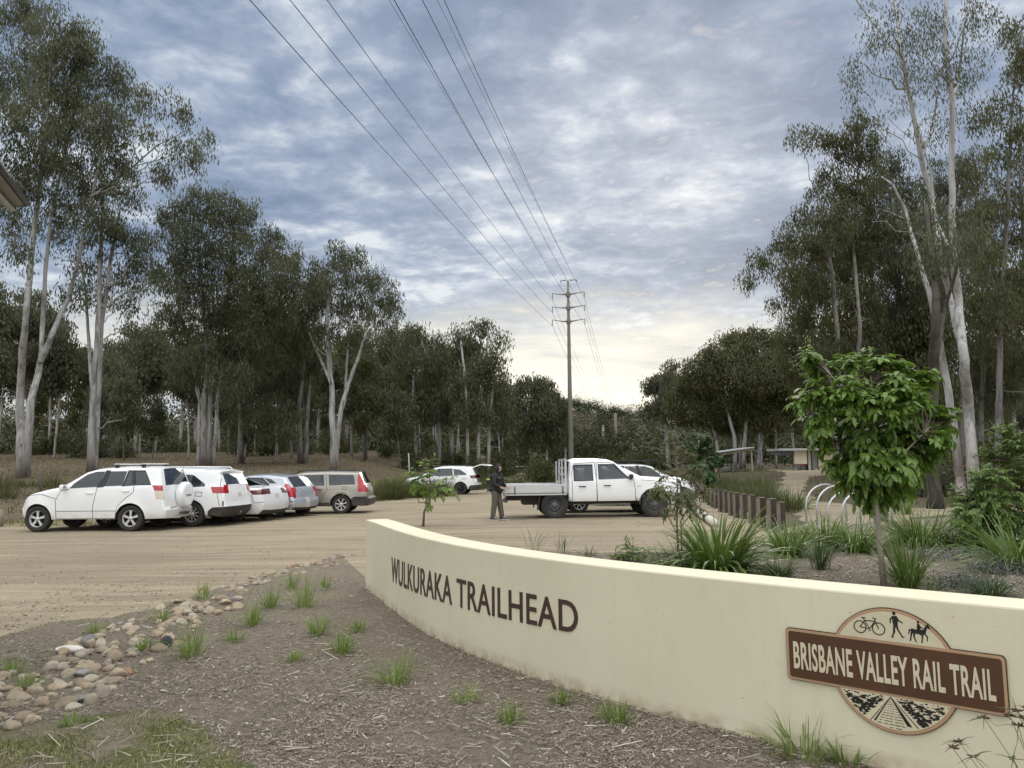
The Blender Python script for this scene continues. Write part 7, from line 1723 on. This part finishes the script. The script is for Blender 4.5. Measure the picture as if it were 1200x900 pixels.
for i in range(26):
    px = rr.uniform(800, 905); y = rr.uniform(26, 40) if px > 830 else rr.uniform(33, 44)
    q = At(px, 580, y); 
    if q.x < 7.9 + (y - 24) * .12: q.x = 8.2 + (y - 24) * .12 + rr.uniform(0, 1.5)
    px2 = 600 + q.x / y * FPX
    clump(px2, 585, rr.uniform(20, 30) * 30 / y, 'dull long grass tussock in the mound behind the timber bollards', 'grass_tussock', 'grass tussock', n=170, W_=.022, m=M_REED, lean=(.05, .75), r0=.5, group='tussocks behind the bollards', D=y, seed=i)
for i in range(22):
    px = rr.uniform(436, 524); y = rr.uniform(40.5, 52) if px > 470 else rr.uniform(37.5, 48)
    clump(px, 580, rr.uniform(14, 22) * 40 / y, 'dark reedy grass tussock at the edge of the gravel near the gold wagon', 'grass_tussock', 'grass tussock', n=170, W_=.03, m=M_REED, lean=(.05, .65), r0=.6, group='tussocks beside the gold wagon', D=y, seed=i)
for i in range(16):
    px = rr.uniform(540, 612); y = rr.uniform(54, 66)
    clump(px, 565, rr.uniform(10, 15) * 55 / y, 'low green tussock on the verge behind the person', 'grass_tussock', 'grass tussock', n=120, W_=.035, m=M_REED, lean=(.1, .9), r0=.7, group='tussocks behind the person', D=y, seed=i)
for i in range(12):
    px = rr.uniform(-20, 70); y = rr.uniform(27, 37)
    clump(px, 570, rr.uniform(10, 20) * 30 / y, 'dry grass tussock on the bank below the tall dark gum', 'grass_tussock', 'grass tussock', n=90, W_=.016, m=M_REED, lean=(.05, .8), r0=.4, group='tussocks on the left bank', D=y, seed=i)
for px, py, h, lab in ((462, 803, 38, 'largest green grass tuft on the mulch, below the wall lettering'), (402, 766, 26, 'green grass tuft on the mulch left of the W of the lettering'), (372, 744, 22, 'low grass tuft nearest the left end of the wall'), (356, 712, 34, 'tall weedy tuft left of the wall end near the stony drain'), (295, 733, 24, 'bushy grass tuft beside the middle of the stony drain'), (223, 770, 34, 'grass tuft at the mulch side of the stony drain next to the slate rock'), (545, 825, 20, 'small tuft on the mulch below the T of TRAILHEAD'), (597, 847, 20, 'dark compact tuft on the open mulch'), (722, 846, 22, 'thin tuft against the foot of the wall'), (656, 824, 16, 'wispy tuft at the foot of the wall below the word TRAILHEAD'), (941, 890, 48, 'upright grass tuft at the wall foot under the round emblem'), (993, 896, 24, 'short tuft at the bottom edge below the round emblem'), (238, 702, 20, 'tuft on the road side of the stony drain'), (190, 728, 14, 'small tuft among the upper drain rocks'), (168, 762, 14, 'tuft growing between rocks at the middle of the drain'), (275, 752, 16, 'slim tuft on the mulch near the bushy tuft'), (316, 712, 22, 'feathery tuft above the bushy tuft'), (32, 806, 20, 'tuft among the largest drain rocks at the left'), (112, 742, 14, 'broad weedy patch on the road edge of the drain'), (345, 775, 12, 'tiny tuft alone on the mulch'), (14, 789, 18, 'tuft behind the drain rocks at the left edge'), (418, 740, 14, 'tuft close to the left end of the wall foot'), (342, 690, 20, 'weed by the narrow end of the drain'), (86, 850, 14, 'short tuft on the lawn side of the drain'), (380, 690, 14, 'small weed near the wall end')):
    clump(px, py, h, lab, 'grass_tuft', 'grass tuft', n=76 if h > 20 else 50, W_=.0085, m=M_TUF, lean=(.05, 1.15), arch=1.1, r0=.045 + h * .0012)
# silvery ground cover
M_SIL = foliage_mat('silver_leaves', (.11, .12, .11), (.24, .25, .235), .1, .7, .2)
for px, py, w_, lab in ((1112, 656, .55, 'low silvery ground cover left of the tall green shrub'), (1172, 672, .35, 'silvery ground cover patch in front of the tall green shrub'), (1130, 690, .30, 'thin silvery ground cover on the mulch near the right end of the wall')):
    p = GT(px, py); rng = np.random.default_rng(int(px)); n = 60; a = rng.uniform(0, 6.28, n); r_ = w_ * rng.random(n) ** .5
    C_ = np.c_[np.cos(a) * r_ * 1.3, np.sin(a) * r_, rng.uniform(.03, .17, n) * (1.1 - r_ / w_ * .6)]; V, F, tn = leaf_cloud(C_, 26, .10, (.055, .014), rng, -.1, .8)
    root = empty('ground_cover', p, 0, lab, 'plant'); link('leaves', mesh_np('leaves', V, F, M_SIL, tint=tn), root)
# umbrella sedge close to the viewer
M_SDH = mat('sedge_head', (.10, .055, .035), .9, .3, 30); M_SDS = mat('sedge_stem', (.10, .12, .05), .7, .2, 20)
sb_ = Vector((1.98, 2.78, 0.0)); root = empty('umbrella_sedge', sb_, 0, 'thin stemmed sedge with brown star shaped heads in front of the trail sign', 'plant'); rng = np.random.default_rng(5)
st_ = MB(); hd_ = MB(); gr_ = MB()
for px, py, Y, green in ((1124, 869, 2.95, 0), (1153, 841, 3.0, 0), (1183, 838, 3.02, 0), (1192, 833, 3.0, 0), (1199, 842, 2.98, 0), (1193, 850, 3.0, 0), (1141, 886, 2.8, 1), (1187, 889, 2.8, 1), (1116, 876, 2.95, 0), (1205, 830, 3.0, 0)):
    q = At(px, py, Y) - sb_; b0 = Vector((rng.normal() * .03, rng.normal() * .03, 0)); mid = (b0 + q) / 2 + Vector((rng.normal() * .03, 0, .03)); st_.tube([b0, mid, q], [.0022, .0018, .0012], 5)
    for j in range(9 if not green else 7):
        d = Vector(rng.normal(size=3)).normalized(); d.z = abs(d.z) * .6 - .1; (hd_ if not green else gr_).tube([q, q + d * .012, q + d * .024], [.002, .0042, .001], 5)
    for j in range(5):
        d = Vector((rng.normal(), rng.normal() * .6, rng.normal() * .35)).normalized(); st_.tube([q, q + d * .035 + Vector((0, 0, .004)), q + d * rng.uniform(.05, .085)], [.0016, .0012, .0004], 4)
st_.build('stem', M_SDS, root); hd_.build('seed_head', M_SDH, root); gr_.build('young_head', M_SDS, root)

# ------------------------------------------------------------------ rocks of the stony drain
def rock_mat(name, a, b):
    m, t, p, out = newmat(name); tc = t.n('ShaderNodeTexCoord').outputs['Object']; oi = t.n('ShaderNodeObjectInfo')
    n1 = t.noise(tc, 2.5, 5, .6, .4); n2 = t.noise(tc, 14, 6, .7)
    c = t.mix(t.maprange(n1, .35, .65), a, b); c = t.mix(t.maprange(n2, .5, .75, 0, .4), c, tuple(x * .55 for x in a))
    hs = t.n('ShaderNodeHueSaturation'); t.l(c, hs.inputs['Color']); t.l(t.maprange(oi.outputs['Random'], 0, 1, .72, 1.18), hs.inputs['Value'])
    t.l(hs.outputs[0], p.inputs['Base Color']); p.inputs['Roughness'].default_value = .85; p.inputs['Specular IOR Level'].default_value = .25
    t.l(t.bump(t.math('ADD', n2, n1), .35, .05), p.inputs['Normal']); return m
RK = [('tan', rock_mat('tan_rock', (.30, .235, .16), (.38, .31, .225))), ('cream', rock_mat('cream_rock', (.38, .33, .25), (.46, .41, .325))), ('grey', rock_mat('grey_rock', (.22, .215, .205), (.31, .30, .28))), ('rusty', rock_mat('rusty_rock', (.30, .185, .11), (.37, .25, .155))), ('buff', rock_mat('buff_rock', (.37, .30, .215), (.46, .385, .285)))]
M_SLATE = rock_mat('slate_rock', (.05, .055, .06), (.09, .095, .10))
def rock_mesh(seed, m):
    rng = np.random.default_rng(seed); bm = bmesh.new(); bmesh.ops.create_icosphere(bm, subdivisions=3, radius=1)
    pl = [(Vector(rng.normal(size=3)).normalized(), rng.uniform(.55, .92)) for _ in range(9)]; ph = rng.uniform(0, 6, 3)
    for v in bm.verts:
        p = v.co.copy()
        for n_, d in pl:
            k = p.dot(n_)
            if k > d: p -= n_ * (k - d) * .82
        p *= 1 + .05 * math.sin(3 * p.x + ph[0]) * math.sin(3 * p.y + ph[1]) + .03 * math.sin(6 * p.z + ph[2]); v.co = Vector((p.x, p.y * .78, p.z * .55))
    me = bpy.data.meshes.new('rock'); bm.to_mesh(me); bm.free(); me.materials.append(m); me.polygons.foreach_set('use_smooth', [True] * len(me.polygons)); return me
RM = [(RK[i % 5][0], rock_mesh(300 + i, RK[i % 5][1])) for i in range(10)]
def rocks():
    rr = random.Random(21); poly = [(-40, 792), (0, 788), (45, 788), (60, 770), (100, 746), (145, 730), (195, 709), (245, 689), (285, 691), (280, 714), (240, 722), (235, 738), (205, 757), (170, 783), (140, 803), (105, 827), (75, 846), (0, 856), (-40, 866)]
    tail = [(250, 690), (335, 664), (400, 650), (424, 650), (400, 661), (340, 677), (285, 694)]
    pos = []
    def fill(pl, n, s0, s1, gap):
        xs = [p[0] for p in pl]; ys = [p[1] for p in pl]; k = 0; tries = 0
        while k < n and tries < 60000:
            tries += 1; q = (rr.uniform(min(xs), max(xs)), rr.uniform(min(ys), max(ys)))
            if not in_poly([q], pl)[0]: continue
            g = G(*q)
            if rr.random() > (g.y / 10.0) ** 1.7: continue
            s = s0 + (s1 - s0) * rr.random() ** 1.8
            if any((g.x - a) ** 2 + (g.y - b_) ** 2 < ((s + c_) * gap) ** 2 for a, b_, c_ in pos): continue
            pos.append((g.x, g.y, s)); k += 1
        return k
    n1 = fill(poly, 92, .066, .102, .58); n2 = fill(poly, 104, .042, .072, .46); n3 = fill(tail, 78, .036, .080, .46); n4 = fill(poly, 16, .022, .040, .45)
    print('ROCKS', n1, n2, n3, n4)
    for i, (x, y, s) in enumerate(pos):
        k = rr.choice([0, 0, 0, 1, 4, 4, 4, 3, 5, 5, 6, 9, 9, 0, 5, 1, 6, 9, 4, 0, 5, 2, 1, 6]); c_, me = RM[k]; far = G(0, 690).y
        o = link('river_rock', me, None, (x, y, s * rr.uniform(.0, .26))); o.rotation_euler = (rr.uniform(-.3, .3), rr.uniform(-.3, .3), rr.uniform(0, 6.28)); f = rr.uniform(.85, 1.2); o.scale = (s * f, s * rr.uniform(.85, 1.2), s * rr.uniform(.8, 1.25))
        tail_ = i >= n1 + n2 and i < n1 + n2 + n3
        tag(o, '%s river rock in the %s' % ({'tan': 'rounded tan', 'cream': 'pale cream', 'grey': 'smooth grey', 'rusty': 'rusty brown', 'buff': 'buff coloured'}[c_], 'narrow end of the stony drain by the wall' if tail_ else 'wide part of the stony drain beside the mulch'), 'rock', 'rocks of the stony drain')
    g = G(194, 758); o = link('river_rock', rock_mesh(400, M_SLATE), None, (g.x, g.y, .045)); o.scale = (.06, .05, .11); o.rotation_euler = (.3, .5, .6); tag(o, 'dark slate coloured rock standing on edge in the stony drain', 'rock', 'rocks of the stony drain')
    g = G(81, 764); o = link('river_rock', rock_mesh(401, rock_mat('white_rock', (.55, .53, .48), (.66, .64, .59))), None, (g.x, g.y, .025)); o.scale = (.13, .09, .07); tag(o, 'flat whitish rock lying apart on the road side of the drain', 'rock', 'rocks of the stony drain')
rocks()

# ------------------------------------------------------------------ loose ground cover that nobody could count
def tint_mat(name, stops, rough=.9):
    m, t, p, out = newmat(name); a = t.n('ShaderNodeAttribute', attribute_name='tint'); t.l(t.ramp(a.outputs['Fac'], stops), p.inputs['Base Color']); p.inputs['Roughness'].default_value = rough; p.inputs['Specular IOR Level'].default_value = .15; return m
M_CHIP = tint_mat('wood_chip', [(0, (.085, .066, .048)), (.35, (.20, .165, .125)), (.6, (.30, .26, .205)), (.85, (.42, .375, .305)), (1, (.60, .56, .48))])
def px_scatter(n, x0, x1, y0, y1, test, rng, zones):
    """points of the ground, denser near the viewer"""
    px = rng.uniform(x0, x1, n); py = rng.uniform(y0, y1, n); c, s = math.cos(ROLL), math.sin(ROLL)
    x = (px - 600) / FPX; y = -(py - 450) / FPX; xr = x * c + y * s; yr = -x * s + y * c
    d = np.c_[xr, math.cos(PITCH) - yr * math.sin(PITCH), math.sin(PITCH) + yr * math.cos(PITCH)]; t_ = -HC / d[:, 2]; P_ = d[:, :2] * t_[:, None]
    k = (d[:, 2] < -.02); P_ = P_[k]; m_ = np.zeros(len(P_), bool)
    for z in zones: m_ |= in_poly(P_, z)
    for z in test: m_ &= ~in_poly(P_, z)
    return P_[m_]
def chips(name, P_, L0, L1, W0, W1, m, rng, pale=.12, zt=.012):
    n = len(P_); an = rng.uniform(0, math.pi, n); L_ = L0 + (L1 - L0) * rng.random(n) ** 2.2; W_ = rng.uniform(W0, W1, n)
    ax = np.c_[np.cos(an), np.sin(an), rng.normal(size=n) * .16]; sd = np.c_[-np.sin(an), np.cos(an), rng.normal(size=n) * .35]
    z = terrain(P_[:, 0], P_[:, 1]) + .006 + zt * rng.random(n); c_ = np.c_[P_, z]; a = ax * (L_ / 2)[:, None]; b_ = sd * (W_ / 2)[:, None]; h = np.array([0, 0, .0035])
    V = np.stack([c_ - a - b_ * .7, c_ + a * .9 - b_, c_ + a + b_ * .6, c_ - a * .85 + b_, c_ - a * .9 - b_ * .5 + h, c_ + a * .8 - b_ * .8 + h, c_ + a * .9 + b_ * .4 + h, c_ - a * .8 + b_ * .8 + h], 1).reshape(-1, 3)
    Q = np.array([[4, 5, 6, 7], [0, 1, 5, 4], [1, 2, 6, 5], [2, 3, 7, 6], [3, 0, 4, 7]]); F = ((np.arange(n) * 8)[:, None, None] + Q[None]).reshape(-1, 4)
    tn = np.clip(rng.beta(2, 2.4, n) * .85 + (rng.random(n) < pale) * .35, 0, 1)
    o = link(name, mesh_np(name, V, F, m, tint=np.repeat(tn, 8))); o['kind'] = 'stuff'; return o
rng = np.random.default_rng(31)
P_ = px_scatter(80000, -60, 1060, 645, 990, [Z_LAWN], rng, [Z_MULCH]); nz = np.sin(P_[:, 0] * 2.3 + P_[:, 1] * 1.1) * np.sin(P_[:, 1] * 2.9 - P_[:, 0] * .7) + .5 * np.sin(P_[:, 0] * 6.1 + 2) * np.sin(P_[:, 1] * 5.3); P_ = P_[nz + rng.normal(size=len(P_)) * .45 > -.45]; chips('wood_chips', P_, .008, .052, .003, .009, M_CHIP, rng)
P_ = px_scatter(26000, 590, 1240, 600, 720, [], rng, [Z_BED]); chips('bed_wood_chips', P_, .02, .11, .007, .018, M_CHIP, rng, .16)
k = px_scatter(2600, -60, 1060, 660, 990, [], rng, [Z_MULCH]); chips('twig_litter', k, .06, .20, .003, .006, M_CHIP, rng, .25, .02)
k = px_scatter(2400, -100, 900, 585, 760, [], rng, [Z_ROAD]); chips('leaf_litter', k, .02, .09, .006, .02, M_CHIP, rng, .05, .006)
def pebbles():
    rng = np.random.default_rng(17); P1_ = px_scatter(2600, -60, 440, 670, 760, [], rng, [Z_ROAD]); P2_ = px_scatter(2600, -60, 440, 650, 880, [Z_LAWN], rng, [Z_MULCH]); P3_ = px_scatter(900, -100, 1000, 600, 760, [], rng, [Z_ROAD])
    P_ = np.r_[P1_, P2_, P3_]; n = len(P_); s = .004 + .013 * rng.random(n) ** 2.5; z = terrain(P_[:, 0], P_[:, 1]) + s * .3
    base = np.array([[1, 0, 0], [.3, .95, 0], [-.8, .6, 0], [-.85, -.55, 0], [.35, -.95, 0], [.1, .05, .75], [-.2, .1, -.6]])
    F0 = np.array([[0, 1, 5], [1, 2, 5], [2, 3, 5], [3, 4, 5], [4, 0, 5], [1, 0, 6], [2, 1, 6], [3, 2, 6], [4, 3, 6], [0, 4, 6]])
    an = rng.uniform(0, 6.28, n); c, s_ = np.cos(an), np.sin(an); V = base[None] * rng.uniform(.7, 1.3, (n, 7, 1)); X_ = V[..., 0] * c[:, None] - V[..., 1] * s_[:, None]; Y_ = V[..., 0] * s_[:, None] + V[..., 1] * c[:, None]
    V = np.stack([X_, Y_, V[..., 2]], -1) * s[:, None, None] + np.c_[P_, z][:, None]; F = ((np.arange(n) * 7)[:, None, None] + F0[None]).reshape(-1, 3)
    o = link('gravel', mesh_np('gravel', V.reshape(-1, 3), F, tint_mat('pebble', [(0, (.19, .17, .14)), (.4, (.29, .255, .20)), (.75, (.40, .35, .275)), (1, (.60, .57, .51))]), tint=np.repeat(rng.random(n), 7))); o['kind'] = 'stuff'
pebbles()
M_LAWN = tint_mat('lawn_blade', [(0, (.10, .11, .036)), (.4, (.18, .20, .065)), (.7, (.26, .265, .11)), (1, (.40, .36, .22))], .7)
M_DRY = tint_mat('dry_blade', [(0, (.075, .063, .038)), (.4, (.14, .115, .073)), (.75, (.21, .178, .118)), (1, (.10, .115, .045))], .9)
def blades(name, P_, h0, h1, w_, m, rng, lean=.6):
    n = len(P_); z = terrain(P_[:, 0], P_[:, 1]); an = rng.uniform(0, 6.28, n); h = h0 + (h1 - h0) * rng.random(n) ** 1.5; d = np.c_[np.cos(an), np.sin(an), np.zeros(n)]; s = np.c_[-np.sin(an), np.cos(an), np.zeros(n)]; wd = w_ * rng.uniform(.6, 1.3, n); le = rng.uniform(.1, lean, n)
    b_ = np.c_[P_, z - .004]; m1 = b_ + d * (h * le * .35)[:, None] + np.array([0, 0, 1]) * (h * .6)[:, None]; tp = b_ + d * (h * le * 1.1)[:, None] + np.array([0, 0, 1]) * (h * (1 - le * .35))[:, None]
    V = np.stack([b_ - s * (wd / 2)[:, None], b_ + s * (wd / 2)[:, None], m1 + s * (wd * .4)[:, None], m1 - s * (wd * .4)[:, None], tp], 1).reshape(-1, 3); o_ = (np.arange(n) * 5)[:, None]
    F = [o_ + np.array([[0, 1, 2, 3]]), o_ + np.array([[3, 2, 4]])]
    o = link(name, mesh_np(name, V, F, m, tint=np.repeat(rng.random(n), 5))); o['kind'] = 'stuff'
rng = np.random.default_rng(41)
P_ = px_scatter(42000, -60, 345, 830, 1000, [], rng, [Z_LAWN])
nz = np.sin(P_[:, 0] * 5.1 + 1) * np.sin(P_[:, 1] * 6.3) + .6 * np.sin(P_[:, 0] * 11 + P_[:, 1] * 9); P_ = P_[nz + rng.normal(size=len(P_)) * .5 > -.15]
blades('lawn_grass', P_, .010, .036, .0045, M_LAWN, rng, .9)
P_ = px_scatter(16000, -60, 420, 700, 1000, [Z_LAWN], rng, [Z_MULCH]); nz = np.sin(P_[:, 0] * 3.1 + 2) * np.sin(P_[:, 1] * 2.7 + 1) + .7 * np.sin(P_[:, 0] * 7.3 - P_[:, 1] * 5) + 1.0 * np.exp(-((P_[:, 1] - 3.6) / .9) ** 2); P_ = P_[nz + rng.normal(size=len(P_)) * .25 > 1.0]
blades('weed_grass', P_, .012, .045, .004, M_LAWN, rng, .9)
def field_blades():
    rng = np.random.default_rng(43); n = 60000; D = 23 + 62 * rng.random(n) ** 1.3; x = rng.uniform(-.75, .06, n) * D; P_ = np.c_[x, D]; P_ = P_[in_poly(P_, Z_FIELD)]; blades('dry_grass', P_, .05, .20, .022, M_DRY, rng, .9)
    n = 16000; D = rng.uniform(36, 92, n); P_ = np.c_[rng.uniform(-.24, .03, n) * D, D]; P_ = P_[in_poly(P_, Z_VERGE)]; blades('verge_blades', P_, .06, .28, .022, M_LAWN, rng, .9)
    n = 26000; D = rng.uniform(24, 84, n); P_ = np.c_[rng.uniform(.1, .68, n) * D, D]; k = in_poly(P_, Z_PATH) | in_poly(P_, Z_ROAD) | in_poly(P_, Z_BED); P_ = P_[~k]; blades('woodland_grass', P_, .05, .30, .02, M_DRY, rng, .9)
    n = 2600; D = rng.uniform(23.2, 25.6, n); P_ = np.c_[rng.uniform(-.80, -.50, n) * D, D]; blades('bank_foot_grass', P_, .05, .16, .012, M_LAWN, rng, .9)
field_blades()
